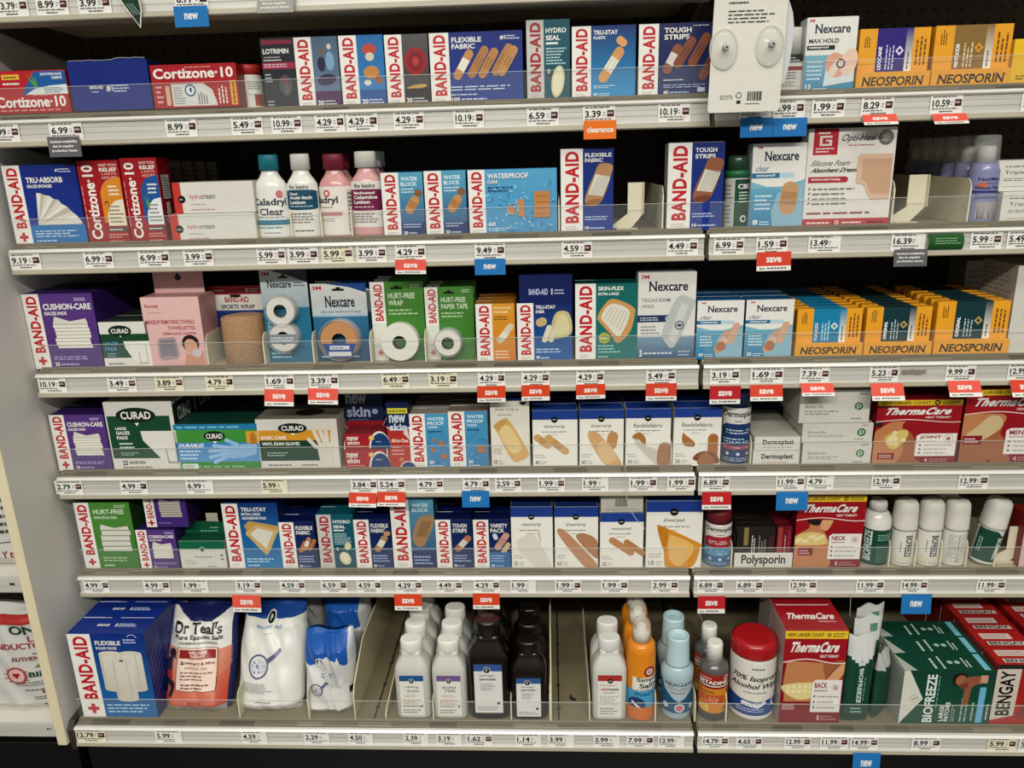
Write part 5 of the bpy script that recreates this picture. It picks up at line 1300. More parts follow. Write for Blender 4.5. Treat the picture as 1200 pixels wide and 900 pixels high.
def f(a):
    a.r(0, 0, 100, 100, '#c6c1b5'); 
    for i in range(14):
        a.r(34+2.2*i, 28, 35+2.2*i+RND.uniform(-.3, .6), 66, '#33302c')
    a.L(10, 10, 90, 20, 1, '#9a958a')
carton('loose_carton', 5, 704, 754, 577, .05, 'plain white carton with barcode lying loose on the blue-topped cartons', 'loose white barcode carton', f, '#aea99c', yb=600, y=FY(5)+.001, note=False, flap=False, rot=.02)
def d_pad(a):
    a.sp([(20, 62), (26, 64), (96, 38), (98, 32), (84, 2), (40, 2), (34, 10), (32, 28), (22, 52)], '#dc9128'); a.sp([(32, 52), (86, 34), (64, 4), (44, 12), (40, 32)], '#e9b868'); a.sp([(20, 62), (26, 64), (40, 56), (38, 34), (32, 28), (22, 52)], '#c97f1e')
carton('bandage_carton', 5, 757, 823, 587, .045, 'large blue-banded white carton with one big orange pad', 'white carton with orange pad', f_store('sheerpad', '', 0, '10', draw=d_pad), '#d0cabc', n=2, top='#1a3576')
can(5, 826, 857, 589, 'white spray can with dark red cap and red band', 'red-capped spray can', '#7d1420', lambda a: (fl_dermo('#b02a34', '#3f6a96')(a), a.r(0, 26, 100, 46, '#5a96bc'), a.L(10, 30, 90, 42, 2, '#d6e6ee')))

# display box of dark tubes cartons
X, Y, Z, w, h = place(5, 861, 930, 618)
t = empty('display_box', (X, FY(5), Z))
hl = at(895, 648, FY(5)).z-Z
mb = MB(); mb.box(-w/2, w/2, 0, .0012, 0, hl, '#dcd8d0'); a = Art(mb, lambda u, v, k: (-w/2+w*u/100, -k, hl*v/100), w, hl); a.t('Polysporin', 12, 12, 88, 88, '#3a2a2e', b=1)
mb.build('tray_front', t)
mb = MB(); mb.box(-w/2, w/2, .0014, .09, 0, .0012, '#8f8a80'); mb.box(-w/2, -w/2+.001, .0014, .09, .0013, h*.8, '#26221f'); mb.box(w/2-.001, w/2, .0014, .09, .0013, h*.8, '#3a1218'); mb.build('tray_body', t)
tag(t, 'low white-fronted display box holding dark and crimson cartons', 'display box'); GOODS.append((5, X, 'low white-fronted display box'))
def f(a):
    a.r(0, 0, 100, 100, '#2a2622'); a.r(18, 54, 30, 98, '#8f7a4c'); a.L(38, 34, 50, 84, 2, '#d9d6d0', rot=90); a.L(56, 34, 78, 80, 3, '#8d8a86', rot=90); a.L(84, 40, 98, 84, 2, '#7a2a34', rot=90)
for k, (u0, u1, c, lab) in enumerate(((.02, .70, '#241f1b', 'wide dark'), (.705, .98, '#6e1622', 'narrow crimson'))):
    mb = MB(); ww = w*(u1-u0)-.003
    mb.box(-ww/2, ww/2, 0, .018, 0, h-.002, c)
    aa = front_art(mb, ww, h-.002)
    if k == 0:
        f(aa)
    else:
        aa.r(0, 0, 100, 100, '#7a1825'); aa.r(4, 20, 36, 98, '#a8433c'); aa.L(50, 30, 64, 80, 1, '#d9b4b0', rot=90); aa.L(72, 40, 92, 90, 1, '#c23a56', rot=90)
    o = mb.build('ointment_carton', None, (X-w/2+w*(u0+u1)/2, FY(5)+.003, Z+.0015))
    tag(o, '%s carton standing in the low white-fronted display box' % lab, 'carton', 'cartons in the low display box')
    for q in range(1, 3):
        dup(o, (o.location.x, o.location.y+.021*q, Z+.0015), None, '%s carton standing in the low display box, %s from the front' % (lab, ORD[q]))
def body_neck(a):
    a.sp([(0, 0), (52, 0), (50, 30), (46, 46), (36, 56), (36, 66), (20, 66), (20, 56), (2, 46), (0, 40)], SKIN); a.e_(30, 72, 16, 16, '#2a1c1a'); a.sp([(36, 56), (46, 52), (54, 64), (52, 70), (46, 72), (38, 66)], SKIN3); a.sp([(0, 34), (4, 46), (22, 50), (38, 48), (46, 42), (48, 34), (24, 32)], '#dcc47c')
    for i in range(9):
        a.e_(4+i*4.6, 40+RND.uniform(-4, 5), 3, 3, '#e8dca6')
    a.r(6, 18, 28, 28, '#8f1420'); a.L(8, 19.5, 26, 26.5, 2, '#e6c8c4')
carton('heat_wrap_carton', 5, 932, 1012, 580, .045, 'red carton with a bare neck and shoulders picture', 'red neck carton', f_thermo('NECK', '10', body_neck), '#7d0d18', n=2)
bottle('spray_bottle', 5, 1009, 1043, 582, 'green-labelled white spray bottle with rounded shoulders beside the roll-ons', 'green-labelled spray bottle',
    [('bottle', [(0, .94), (.02, 1), (.60, 1), (.74, .96), (.82, .74), (.86, .56)], '#dad7cf', 'glossy_plastic', 2), ('cap', [(.85, .62), (.96, .60), (1, .5)], '#cfccc4', 'matte_plastic', 2)],
    (.03, .60, 1, 200, lambda a: (a.r(0, 0, 100, 100, '#164a3a'), a.t('BIOFREEZE', 18, 12, 34, 96, '#cfe0d6', b=1, rot=90), a.L(44, 70, 80, 90, 3, '#8fb4a4'), a.L(44, 10, 80, 60, 8, '#4f8270'))), cat='bottle')
def rollon(x0, x1, yt, label, short, lab, tilt=0.0, n=1, turn=0):
    return bottle('roll_on_bottle', 5, x0, x1, yt, label, short,
        [('bottle', [(0, .84), (.02, .93), (.50, .97), (.555, .96)], '#dedad0', 'matte_plastic', 2.2), ('cap', [(.56, 1), (.60, 1.0), (.86, .95), (.95, .90), (.985, .76), (1, .5)], '#d9d5cb', 'matte_plastic', 2.4)],
        (.03, .545, .99, 170, lab), tilt=tilt, n=n, cat='bottle')
def fl_roll(a):
    a.r(0, 0, 100, 100, '#dedad1'); a.t('BIOFREEZE', 44, 26, 64, 92, '#2e3a36', b=1, rot=-90); a.L(74, 34, 84, 84, 1, '#8a84a8', rot=90); a.r(10, 14, 84, 22, '#d9d2b4'); a.L(12, 4, 80, 12, 1, '#a8a498'); a.L(30, 40, 38, 84, 1, '#9aa69c', rot=90)
rollon(1045, 1073, 582, 'white roll-on bottle nearest the green-labelled spray bottle', 'first white roll-on', fl_roll)
rollon(1075, 1103, 582, 'white roll-on bottle second from the green-labelled spray bottle', 'second white roll-on', fl_roll)
def fl_back(a):
    a.r(0, 0, 100, 100, '#dad7ce'); a.r(20, 8, 78, 94, '#b9b6ac'); a.r(21, 9, 77, 93, '#d6d3ca'); a.L(23, 10, 75, 92, 14, '#8f8c84')
    a.r(48, 9, 49.5, 93, '#7d7a72'); a.r(21, 52, 77, 53, '#7d7a72')
rollon(1105, 1133, 582, 'white roll-on bottle with its fine-print back turned out', 'back-turned roll-on', fl_back, n=2)
rollon(1140, 1169, 582, 'roll-on bottle with green label, tilted to one side', 'tilted green roll-on',
       lambda a: (a.r(0, 0, 100, 100, '#1a4a38'), a.p([(0, 100), (50, 100), (70, 84), (100, 100), (100, 101), (0, 101)], '#dedad0'), a.t('BIOFREEZE', 56, 14, 76, 80, '#cfe0d6', b=1, rot=-90), a.L(8, 30, 22, 94, 2, '#9fc0b0', rot=90), a.r(0, 0, 100, 5, '#dedad0')), tilt=.16)
pusher(5, 1165, 1196, 617, 'cream pusher paddle beside the tilted green roll-on', 'pusher')
def f(a):
    a.r(0, 0, 100, 100, '#b02a28', '#a8241f'); a.p([(0, 0), (20, 0), (0, 80)], '#d9b4ae'); a.L(30, 20, 90, 80, 5, '#e0a9a4')
carton('heat_wrap_carton', 5, 1198, 1250, 604, .05, 'red carton cut off by the picture edge beside a pusher', 'red edge carton', f, '#8a1a1a')

# ================================================================== bottom shelf
def f(a):
    ba(a, 30, '#12318f', '#1d6fb2', plus=True); a.t('FLEXIBLE', 35, 87, 68, 92, WHT, b=1); a.t('ROLLED GAUZE', 35, 82, 62, 85, WHT, b=1); a.ring(84, 94, 6, 6.8, '#cfd8f0', a0=20, a1=150); a.L(72, 89, 96, 95, 2, '#cfd8f0')
    for (x, y, w_, h_) in ((52, 56, 30, 42), (78, 56, 30, 42), (65, 46, 28, 46)):
        a.r(x-w_/2, y-h_/2, x+w_/2, y+h_/2, '#cdc6b6', '#dfd9cc'); a.e_(x, y+h_/2, w_/2, 4, '#d9d2c2'); a.e_(x, y-h_/2, w_/2, 4, '#cdc6b6'); a.r(x-w_/2+2, y-h_/2, x-w_/2+3, y+h_/2, '#b9b1a0'); a.r(x+w_*.2, y-h_/2, x+w_*.2+.8, y+h_/2, '#bdb5a4')
    a.e_(65, 69, 3, 1.5, '#6a6256'); a.L(35, 6, 94, 18, 3, '#a9cfe8')
carton('gauze_carton', 6, 88, 177, 743, .056, 'large blue carton with three rolled gauzes, first on the bottom shelf', 'large blue gauze roll carton', f, '#0f2780', n=3, top='#12318f',
       topart=lambda a: (a.r(0, 0, 100, 100, '#12318f'), a.t('BAND-AID', 30, 46, 46, 60, WHT, b=1), a.t('1', 54, 44, 56, 62, WHT, b=1), a.L(58, 42, 84, 64, 3, '#d5dcf2'), a.r(2, 96, 40, 99, '#dcdce0'), a.r(52, 96, 96, 99, '#dcdce0')), flap=False,
       sideart=lambda a: (a.r(0, 0, 100, 100, '#0f2780'), [a.p([(10, 20+9*i), (90, 40+9*i), (90, 41.5+9*i), (10, 21.5+9*i)], '#5a74c0') for i in range(6)]))

def bag(name, r, x0, x1, yt, thick, label, short, colf, art=None, y=None, yb=None, seed=1, neck=.0, lean=0.0, wr=.0035, n=(80, 110), note=True, cat='bag', rot=0.0, flat=.82):
    """filled film bag: pillow sides, sealed and crumpled upper edge"""
    X, Y, Z, w, h = place(r, x0, x1, yt, yb, y)
    if x1 != 10:
        X, _, _, w, _ = place(r, x0, x1, yt, yb, Y+thick*.4+lean*.5)
    h = h if x1 == 10 else at((x0+x1)/2, yt, Y+thick/2+lean).z-Z
    rr = random.Random(seed)
    ws = [(rr.uniform(5, 16), rr.uniform(4, 14), rr.uniform(0, 6), rr.uniform(.4, 1)) for _ in range(7)]
    def edge(v):
        k = 1-neck*max(0, (v-.62)/.38)
        return k*(1-.05*math.exp(-((v-.02)/.05)**2))*(1+.015*math.sin(v*11+seed))
    def bul(u, v):
        a = max(0.0, 1-abs(2*u-1)**3.2)**.55
        b = min(1, (v+.02)/.12)**.5*(1 if v < flat else max(.12, 1-((v-flat)/(1-flat))**1.3*.9))
        return a*b
    def wrk(u, v):
        s_ = 0
        for (p, q, f0, am) in ws:
            s_ += am*math.sin(p*u*2+q*v*1.6+f0+1.5*math.sin(q*u))
        return s_*wr*.42*(.35+.65*abs(v-.35)*1.8)
    def P(u, v, k=0.0, back=False):
        b = bul(u, v)
        d = thick/2*b
        yy = thick/2+.003+lean*v+(d if back else -d)+(0 if back else wrk(u, v)*b)-k
        zz = h*v+(.004*math.sin(u*9+seed) if v > .98 else 0)
        return ((u-.5)*w*edge(v), yy, zz)
    mb = MB(); nu, nv = n
    for back in (False, True):
        base = len(mb.v)
        if back:
            nu, nv = 20, 26
        for j in range(nv+1):
            for i in range(nu+1):
                mb.v.append(P(i/nu, j/nv, 0, back))
        for j in range(nv):
            for i in range(nu):
                q = [base+j*(nu+1)+i, base+j*(nu+1)+i+1, base+(j+1)*(nu+1)+i+1, base+(j+1)*(nu+1)+i]
                mb.f.append(tuple(q[::-1] if back else q)); mb.c.append(colf((i+.5)/nu, (j+.5)/nv)); mb.m.append('bag_film'); mb.s.append(True)
    if art:
        a = Art(mb, lambda u, v, k: P(u/100, v/100, k), w, h, 'bag_film', lift=.0012, step=.00012, nu=50, nv=60, sub=3)
        art(a)
    o = mb.build(name, None, (X, Y if y is None else y, Z), (0, 0, rot))
    tag(o, label, cat)
    if note:
        GOODS.append((r, X, short))
    return o, w, h, P
def mixc(a, b, t):
    t = max(0, min(1, t)); a, b = a.lstrip('#'), b.lstrip('#')
    return '#'+''.join('%02x' % round(int(a[i:i+2], 16)*(1-t)+int(b[i:i+2], 16)*t) for i in (0, 2, 4))
def c_teal(u, v):
    if u > .95 or (v > .86 and abs(u-.5) < (v-.80)*2.6) or v > .965:
        return '#1a2260'
    if v > .62:
        return '#dcd9d2'
    if v < .07:
        return '#a8a49c'
    return mixc('#c8452c', '#e2b49c', min(1, (v-.07)/.75)*.9+.25*math.sin(u*3.1)-.15*(u > .8))
def a_teal(a):
    a.t("Dr Teal's", 12, 76, 84, 86.5, '#1d1c22', serif=1); a.t('Pure Epsom Salt', 14, 69.5, 86, 75, '#26242a', b=1); a.t('SOAKING SOLUTION', 22, 66.5, 78, 68.6, '#44414a', b=1)
    a.r(21, 23, 80, 63.5, '#7a2a20'); a.r(22, 23.6, 79, 63, '#e6cdbd'); a.r(24, 53, 77, 61.5, '#9c2018'); a.t('WELLNESS', 38, 57.4, 64, 60.4, '#ecd5c8', b=1); a.t('THERAPY', 40, 54, 62, 56.8, '#ecd5c8', b=1)
    a.t('Rosemary & Mint', 28, 47, 76, 50.6, '#7a2f28', b=1); a.t('ESSENTIAL OILS', 34, 43.4, 66, 45.6, '#8a4a40'); a.L(28, 33, 74, 42, 3, '#8d5a50'); a.L(30, 25, 72, 31, 2, '#6d4038')
    a.e_(13, 57, 5.5, 5, '#2a2438'); a.sp([(6, 50), (14, 54), (18, 46), (26, 44), (32, 47), (31, 49), (24, 48), (18, 54), (14, 53), (14, 40), (6, 38)], '#34304c'); a.p([(5, 40), (14, 42), (16, 34), (6, 32)], '#b03028'); a.sp([(4, 33), (14, 33), (20, 28), (16, 18), (12, 18), (14, 26), (6, 29)], '#2a2438'); a.p([(2, 28), (8, 30), (7, 20), (2, 18)], '#2a2438')
    for i in range(6):
        a.p([(78, 36+3*i), (97, 46+3*i), (97, 46.6+3*i), (78, 36.6+3*i)], '#e8b090')
    a.t('NET WT 3 LB', 42, 11.5, 60, 14, '#7a2418', b=1); a.L(34, 8, 68, 10, 1, '#9c4a3c')
o, w, h, P = bag('salt_bag', 6, 195, 275, 703, .070, 'salt bag with orange-red runner picture and dark blue top', 'orange-red salt bag', c_teal, a_teal, seed=3, neck=.04, lean=.10)
def scoop(a, cx, cy, s_):
    a.ring(cx, cy, s_*.86, s_, '#4a5078'); a.e_(cx, cy, s_*.8, s_*.6, '#c3c4cc')
    for i in range(16):
        t = RND.uniform(0, 6.28); q = RND.uniform(0, s_*.7); a.e_(cx+q*math.cos(t), cy+q*math.sin(t)*.6, s_*.1, s_*.08, RND.choice(['#8a8fa8', '#5a6080', '#e4e4e6']), n=6)
    a.p([(cx+s_*.7, cy+s_*.4), (cx+s_*.9, cy+s_*.2), (cx+s_*2.2, cy+s_*.95), (cx+s_*2.1, cy+s_*1.2)], '#5f6488')
def c_store(u, v):
    if v > .88:
        return '#1f4a9a'
    return '#dad8d2' if v > .07 else '#c6c2ba'
def a_store(a):
    a.e_(50, 89, 7, 7, WHT); a.e_(50, 89, 5.6, 5.6, '#1c2434'); a.t('P', 48.4, 87, 51.6, 91, WHT, b=1); a.t('epsom salt', 28, 80, 70, 85, '#5f86b4', sk=.1); a.L(40, 76, 58, 78, 1, '#9fb0c4')
    scoop(a, 36, 46, 15); a.L(16, 22, 62, 32, 6, '#8a8c98'); a.L(34, 13, 66, 15, 1, '#6a6c78')
bag('salt_bag', 6, 280, 357, 701, .080, 'tall white salt bag with scoop drawing and blue top edge', 'tall white salt bag', c_store, a_store, seed=8, neck=.08, wr=.0042, lean=.10)
def c_fold(u, v):
    if v > .70-.06*math.sin(u*9):
        return '#1d5cb4' if u < .9 else '#c9cbd0'
    return '#d8d7d3'
def a_fold(a):
    a.e_(38, 72, 8, 8, WHT); a.e_(38, 72, 6, 6, '#2a3a6a'); a.t('P', 36, 70, 40, 74, WHT, b=1); scoop(a, 30, 36, 13); a.L(40, 52, 70, 58, 2, '#7d86a4'); a.r(92, 28, 99, 36, '#22242c')
o, w, h, P = bag('salt_bag', 6, 357, 416, 736, .08, 'short white salt bag with folded blue top, standing before a taller one', 'short folded salt bag', c_fold, a_fold, seed=12, neck=.05, wr=.005, lean=.03)
mb = MB()
for (xa, za, xb, zb) in ((-.004, .128, .022, .076), (.030, .128, .036, .088)):
    n = 10
    for i in range(n):
        t0, t1 = i/n, (i+1)/n
        wv = lambda t: .006*math.sin(t*7+xa*90)
        q = [(xa+(xb-xa)*t0-.005, -.003+.022*((za+(zb-za)*t0)/.15)+wv(t0)*.5-.004*t0, za+(zb-za)*t0), (xa+(xb-xa)*t0+.005, -.003+wv(t0)*.5-.004*t0, za+(zb-za)*t0+.003), (xa+(xb-xa)*t1+.005, -.003+wv(t1)*.5-.004*t1, za+(zb-za)*t1+.003), (xa+(xb-xa)*t1-.005, -.003+wv(t1)*.5-.004*t1, za+(zb-za)*t1)]
        mb.face(q, '#d4d5d6', 'bag_film', True)
mb.build('folded_flap', o)
def c_behind(u, v):
    return '#1d5cb4' if v > .55 and u < .8 else ('#b9b9b8' if u > .8 else '#d0cfcb')
bag('salt_bag', 6, 381, 436, 694, .08, 'salt bag with blue top and crumpled grey edge, standing behind the short one', 'rear blue-topped salt bag', c_behind, None, y=FY(6)+.175, seed=21, wr=.006, note=False)
bag('salt_bag', 6, 342, 380, 694, .06, 'grey-white salt bag pressed behind the tall white one', 'rear grey salt bag', lambda u, v: '#b4b2ad' if v > .3 else '#c9c7c2', None, y=FY(6)+.21, seed=33, wr=.006, note=False)

# bare slot: long cream divider walls and a channel in the deck
def fin(px0, py0, h, lab, thick=.0016, d=.40):
    X = at(px0, py0, FY(6)).x
    mb = MB(); hh = h
    pts = [(0, 0)]+[(0, hh*.45), (.012, hh*.6), (.05, hh*.8), (.10, hh), (d, hh), (d, 0)]
    mb.prism(pts[::-1], 'x', -thick/2, thick/2, '#c9bd98', 'matte_plastic')
    mb.tube([(0, p[0]-.0004, p[1]) for p in pts[:-1]], .0013, '#e3dab8', 'matte_plastic', 6)
    o = mb.build('shelf_divider', None, (X, FY(6)+.002, FZ(6)))
    tag(o, 'tall cream divider wall %s' % lab, 'divider', 'tall cream divider walls')
fin(416, 838, .115, 'beside the short folded salt bag')
fin(452, 838, .030, 'along the slot before the alcohol bottles')
fin(646, 838, .13, 'along the empty slot past the black bottles')
mb = MB()
X = at(438, 838, FY(6)).x; mb.box(-.0014, .0014, 0, .38, 0, .0012, '#1a140c', 'matte_plastic')
for k in range(5):
    mb.box(-.004, .004, .03+.07*k, .034+.07*k, 0.0, .0018, '#241c12', 'matte_plastic', b=.0003)
o = mb.build('pusher_track', None, (X, FY(6)+.003, FZ(6)-.0002)); tag(o, 'dark pusher track lying in the bare slot beside the alcohol bottles', 'track')
mb = MB()
X = at(655, 838, FY(6)).x; mb.box(-.0014, .0014, 0, .38, 0, .0012, '#1a140c', 'matte_plastic')
for k in range(5):
    mb.box(-.004, .004, .03+.07*k, .034+.07*k, 0.0, .0018, '#241c12', 'matte_plastic', b=.0003)
o = mb.build('pusher_track', None, (X, FY(6)+.003, FZ(6)-.0002)); tag(o, 'dark pusher track lying in the empty slot past the black bottles', 'track')
mb = MB(); P0 = at(671, 812, FY(6)+.02)
mb.prism([(-.004, .014), (-.006, .006), (-.002, 0), (.004, -.002), (.009, .0), (.006, .006), (.001, .008), (-.001, .016)][::-1], 'z', 0, .0012, '#33302a', 'paper')
o = mb.build('torn_scrap', None, (P0.x, FY(6)+.06, FZ(6)-.0002)); tag(o, 'small dark scrap lying in the empty slot past the black bottles', 'scrap')

def fl_alc(top, word, l2):
    def fl(a):
        a.r(0, 0, 100, 100, '#e2dfd6'); a.r(0, 86, 100, 100, top); a.e_(50, 86, 12, 12, '#e2dfd6'); a.e_(50, 86, 10, 10, '#171a20'); a.t('P', 47, 83.5, 53, 88.5, WHT, b=1)
        a.t(word, 22, 68, 78, 75, '#4a4644') ; a.t(l2, 30, 59, 78, 66, '#4a4644'); a.L(20, 46, 80, 54, 2, '#b9a098'); a.L(10, 28, 90, 42, 3, '#c08a80'); a.L(8, 22, 90, 27, 1, '#45423e'); a.r(86, 22, 92, 27, '#2a2826'); a.L(8, 6, 92, 18, 2, '#77736c')
    return fl
def jug(x0, x1, yt, label, short, body, capc, lab, n=1, name='alcohol_bottle', mat='milky_plastic', yoff=None):
    return bottle(name, 6, x0, x1, yt, label, short,
        [('bottle', [(0, .92), (.015, .98), (.03, 1), (.62, 1), (.67, .96), (.74, .80), (.79, .62), (.815, .56), (.86, .56)], body, mat, 4.5),
         ('cap', [(.845, .60), (.855, .63), (.975, .62), (1, .57)], capc, 'matte_plastic' if capc[1] > '5' else 'glossy_plastic', 2)], lab, ry=.78, n=n, y=yoff)
jug(464, 505, 742, 'clear alcohol bottle with blue-topped label, beside the bare slot', 'blue-labelled alcohol bottle', '#c6c6be', '#e4e2da', (.05, .60, 1.002, 'flat', fl_alc('#1f5796', 'rubbing', 'alcohol'), .68), n=4)
jug(507, 548, 742, 'clear alcohol bottle with violet-topped label', 'violet-labelled alcohol bottle', '#c6c6be', '#e4e2da', (.05, .60, 1.002, 'flat', fl_alc('#7c5a94', 'alcohol', '70%'), .68), n=3)
def fl_per(a):
    a.r(0, 0, 100, 100, '#dcdad6'); a.r(0, 86, 100, 100, '#345a9c'); a.e_(46, 88, 13, 13, '#dcdad6'); a.e_(46, 88, 11, 11, '#15181f'); a.t('P', 43, 85.5, 49, 90.5, WHT, b=1); a.t('hydrogen', 20, 74, 74, 80, '#55555a'); a.t('peroxide', 20, 66, 78, 72.5, '#33353c', b=1); a.L(22, 46, 76, 62, 4, '#8a8a8e'); a.r(80, 18, 90, 24, '#2a2826'); a.L(8, 5, 92, 14, 2, '#8a8a8e')
jug(549, 597, 719, 'taller black bottle with white and blue label', 'taller black bottle', '#1a120e', '#1c1411', (.08, .61, 1.002, 'flat', fl_per, .68), n=3, name='peroxide_bottle', mat='glossy_plastic')
jug(598, 641, 743, 'shorter black bottle with white and blue label beside the empty slot', 'shorter black bottle', '#1a120e', '#1c1411', (.05, .58, 1.002, 'flat', fl_per, .66), n=3, name='peroxide_bottle', mat='glossy_plastic')
def fl_red(a):
    a.r(0, 0, 100, 100, '#e2ded4'); a.r(0, 86, 100, 100, '#b5322a'); a.e_(52, 86, 12, 12, '#1a1818'); a.r(45, 85.4, 59, 86.8, '#d9d7d0'); a.L(10, 74, 90, 79, 1, '#b9988e'); a.t('witch', 12, 64, 46, 70, '#b23a30', b=1); a.t('hazel', 48, 64, 86, 70, '#33302e', b=1); a.L(24, 56, 80, 61, 2, '#8d877e'); a.L(8, 30, 92, 52, 5, '#aaa59a'); a.L(8, 6, 92, 24, 3, '#8a857a')
jug(693, 734, 740, 'clear bottle with red-topped label beside the orange can', 'red-labelled clear bottle', '#cbcbc4', '#d9d8d2', (.05, .60, 1.002, 'flat', fl_red, .68), n=2)
def fl_saline(a):
    a.r(0, 0, 100, 100, '#e58a1c'); a.r(0, 0, 100, 20, '#d9742a'); a.r(28, 46, 100, 66, '#e4e1d8'); a.t('Simply', 38, 58, 92, 66, '#2c2c38', b=1); a.t('Saline', 44, 50, 98, 57.5, '#2c2c38', b=1); a.L(38, 46, 92, 49, 1, '#3a3a44'); a.r(0, 20, 100, 46, '#4aa0cc'); a.t('Wound Wash', 32, 38, 96, 43.5, '#1f4a78', b=1); a.e_(38, 24, 20, 20, '#22406c'); a.cap(40, 22, 34, 5, -40, '#e2e4e8'); a.r(0, 0, 100, 20, '#d9742a')
    a.ring(66, 75, 7, 13, '#a8282c'); a.ring(66, 75, 6, 7.6, '#e4d9cf'); a.e_(66, 75, 6.5, 6.5, '#d9cfc6'); a.ring(66, 75, 2, 4, '#7a1c20', a0=30, a1=330)
    for i in range(12):
        t = math.radians(30*i); a.p([(66+14*math.cos(t), 75+14*math.sin(t)*a.w/a.h), (66+18*math.cos(t+.06), 75+18*math.sin(t+.06)*a.w/a.h), (66+18*math.cos(t-.06), 75+18*math.sin(t-.06)*a.w/a.h)], '#f0b858')
bottle('spray_can', 6, 734, 768, 722, 'orange saline can with white nozzle and clear cap', 'orange saline can',
    [('can', [(0, .93), (.015, 1), (.70, 1), (.75, .95), (.79, .75)], '#e58a1c', 'glossy_plastic', 2), ('nozzle', [(.78, .58), (.885, .58), (.90, .34), (.935, .30)], '#e6e2d8', 'matte_plastic', 2), ('clear_cap', [(.79, .66), (.95, .62), (.99, .5), (1, .3)], '#d9cfc0', 'clear_shell', 2)],
    (.01, .70, 1, 180, fl_saline), n=3, cat='spray can')
def fl_wc(a):
    a.r(0, 0, 100, 100, '#1f5a80'); a.p([(0, 100), (100, 100), (84, 64), (62, 40), (50, 32), (38, 40), (16, 64)], '#a9bfc6'); a.t('NEXCLENS', 18, 76, 86, 86, '#2a3f58', b=1); a.L(24, 64, 80, 73, 2, '#a8484c'); a.L(32, 54, 70, 60, 1, '#a8484c')
    a.e_(52, 15, 11, 11, '#d3dadc'); a.e_(52, 15, 8, 8, '#c8727a'); a.e_(20, 18, 7, 7, '#bcd0d8'); a.e_(82, 15, 7, 7, '#bcd0d8')
bottle('wound_cleanser_bottle', 6, 774, 813, 738, 'pale blue wound cleanser bottle with tall open cap', 'pale blue cleanser bottle',
    [('bottle', [(0, .86), (.02, .90), (.10, .86), (.40, .92), (.52, 1), (.60, .98), (.645, .80), (.67, .70)], '#a9bfc6', 'glossy_plastic', 2), ('cap', [(.655, .76), (.68, .72), (.97, .66), (1, .64), (1.0, .54), (.955, .52)], '#b2ced4', 'milky_plastic', 2)],
    (.10, .56, .955, 165, fl_wc), n=2, cat='bottle')
def fl_bet(a):
    a.r(0, 0, 100, 100, '#d9892a'); a.r(0, 64, 100, 100, '#a5241e'); a.r(0, 66, 100, 80, '#8a1a18'); a.t('BETADINE', 8, 76, 78, 85, WHT, b=1); a.ring(74, 92, 4, 6, '#e4d9cf'); a.L(10, 88, 50, 95, 1, '#e8b8a8'); a.r(6, 70, 94, 73, '#e4d9cf'); a.r(0, 26, 70, 48, '#c4521f'); a.L(6, 28, 64, 46, 3, '#f0cfa8'); a.L(8, 52, 60, 60, 2, '#6a3414'); a.p([(76, 52), (92, 50), (88, 62), (80, 60)], '#6a3414'); a.r(10, 4, 36, 22, '#e2b85c'); a.L(70, 6, 92, 18, 2, '#6a3414')
bottle('antiseptic_bottle', 6, 819, 853, 747, 'small brown antiseptic bottle with white cap and red-orange label', 'small brown antiseptic bottle',
    [('bottle', [(0, .92), (.015, 1), (.66, 1), (.72, .94), (.755, .6), (.78, .5)], '#5d5b58', 'glossy_plastic', 2), ('cap', [(.765, .56), (.975, .54), (1, .48)], '#e2dfd6', 'matte_plastic', 2)], (.12, .645, 1, 175, fl_bet), n=2, cat='bottle')
def fl_wipe(a):
    a.r(0, 0, 100, 100, '#dedad0'); a.L(40, 88, 66, 94, 1, '#6a665f'); a.t('70% Isopropyl', 10, 66, 92, 78, '#35332f', b=1, sk=.05); a.t('Alcohol Wipes', 8, 52, 92, 64, '#35332f', b=1, sk=.05); a.L(30, 46, 76, 50, 1, '#6a665f')
    a.p([(0, 6), (100, 6), (100, 40), (74, 34), (50, 31), (26, 34), (0, 40)], '#1f4a92'); a.cap(40, 26, 26, 7, -10, '#dcdfe6'); a.cap(56, 26, 18, 6, 30, '#dcdfe6'); a.ring(82, 28, 6, 9, '#d5dae4'); a.L(20, 12, 70, 20, 2, '#b9c6de')
bottle('wipes_tub', 6, 855, 909, 731, 'white wipes tub with domed red lid', 'red-lidded wipes tub',
    [('tub', [(0, .90), (.012, .95), (.81, .98), (.83, .96)], '#dedad0', 'matte_plastic', 2), ('lid', [(.81, 1.0), (.83, 1.02), (.94, 1.0), (.975, .96), (.99, .86), (1, .8)], '#b3181f', 'glossy_plastic', 2)], (.04, .77, .985, 170, fl_wipe), cat='tub')
def body_back(a):
    a.sp([(2, 20), (0, 66), (98, 68), (98, 60), (80, 40), (66, 30), (50, 14)], SKIN); a.sp([(66, 64), (98, 68), (98, 58), (80, 46), (70, 28), (62, 30), (72, 44)], SKIN2); a.sp([(99, 67), (99, 50), (77, 31), (60, 23), (53, 26), (60, 36), (78, 55)], '#8a4a2e'); a.sp([(99, 66), (99, 54), (76, 34), (62, 27), (62, 36), (80, 54)], SKIN3); [a.cap(58+1.5*i, 25+3.2*i, 15, 2.6, 40, SKIN3) for i in range(4)]; a.sp([(0, 66), (6, 66), (3, 46), (6, 26), (0, 24)], '#8f101c'); a.sp([(4, 42), (60, 44), (56, 30), (30, 26), (6, 34)], '#e0cf8c')
    for i in range(5):
        for j in range(2):
            a.e_(12+9*i, 35+5*j, 3.4, 3, '#ecdfae')
    a.r(0, 0, 98, 24, '#8f101c'); a.r(2, 14, 28, 22, '#8f1420'); a.L(4, 15, 26, 21, 3, '#e6c8c4')
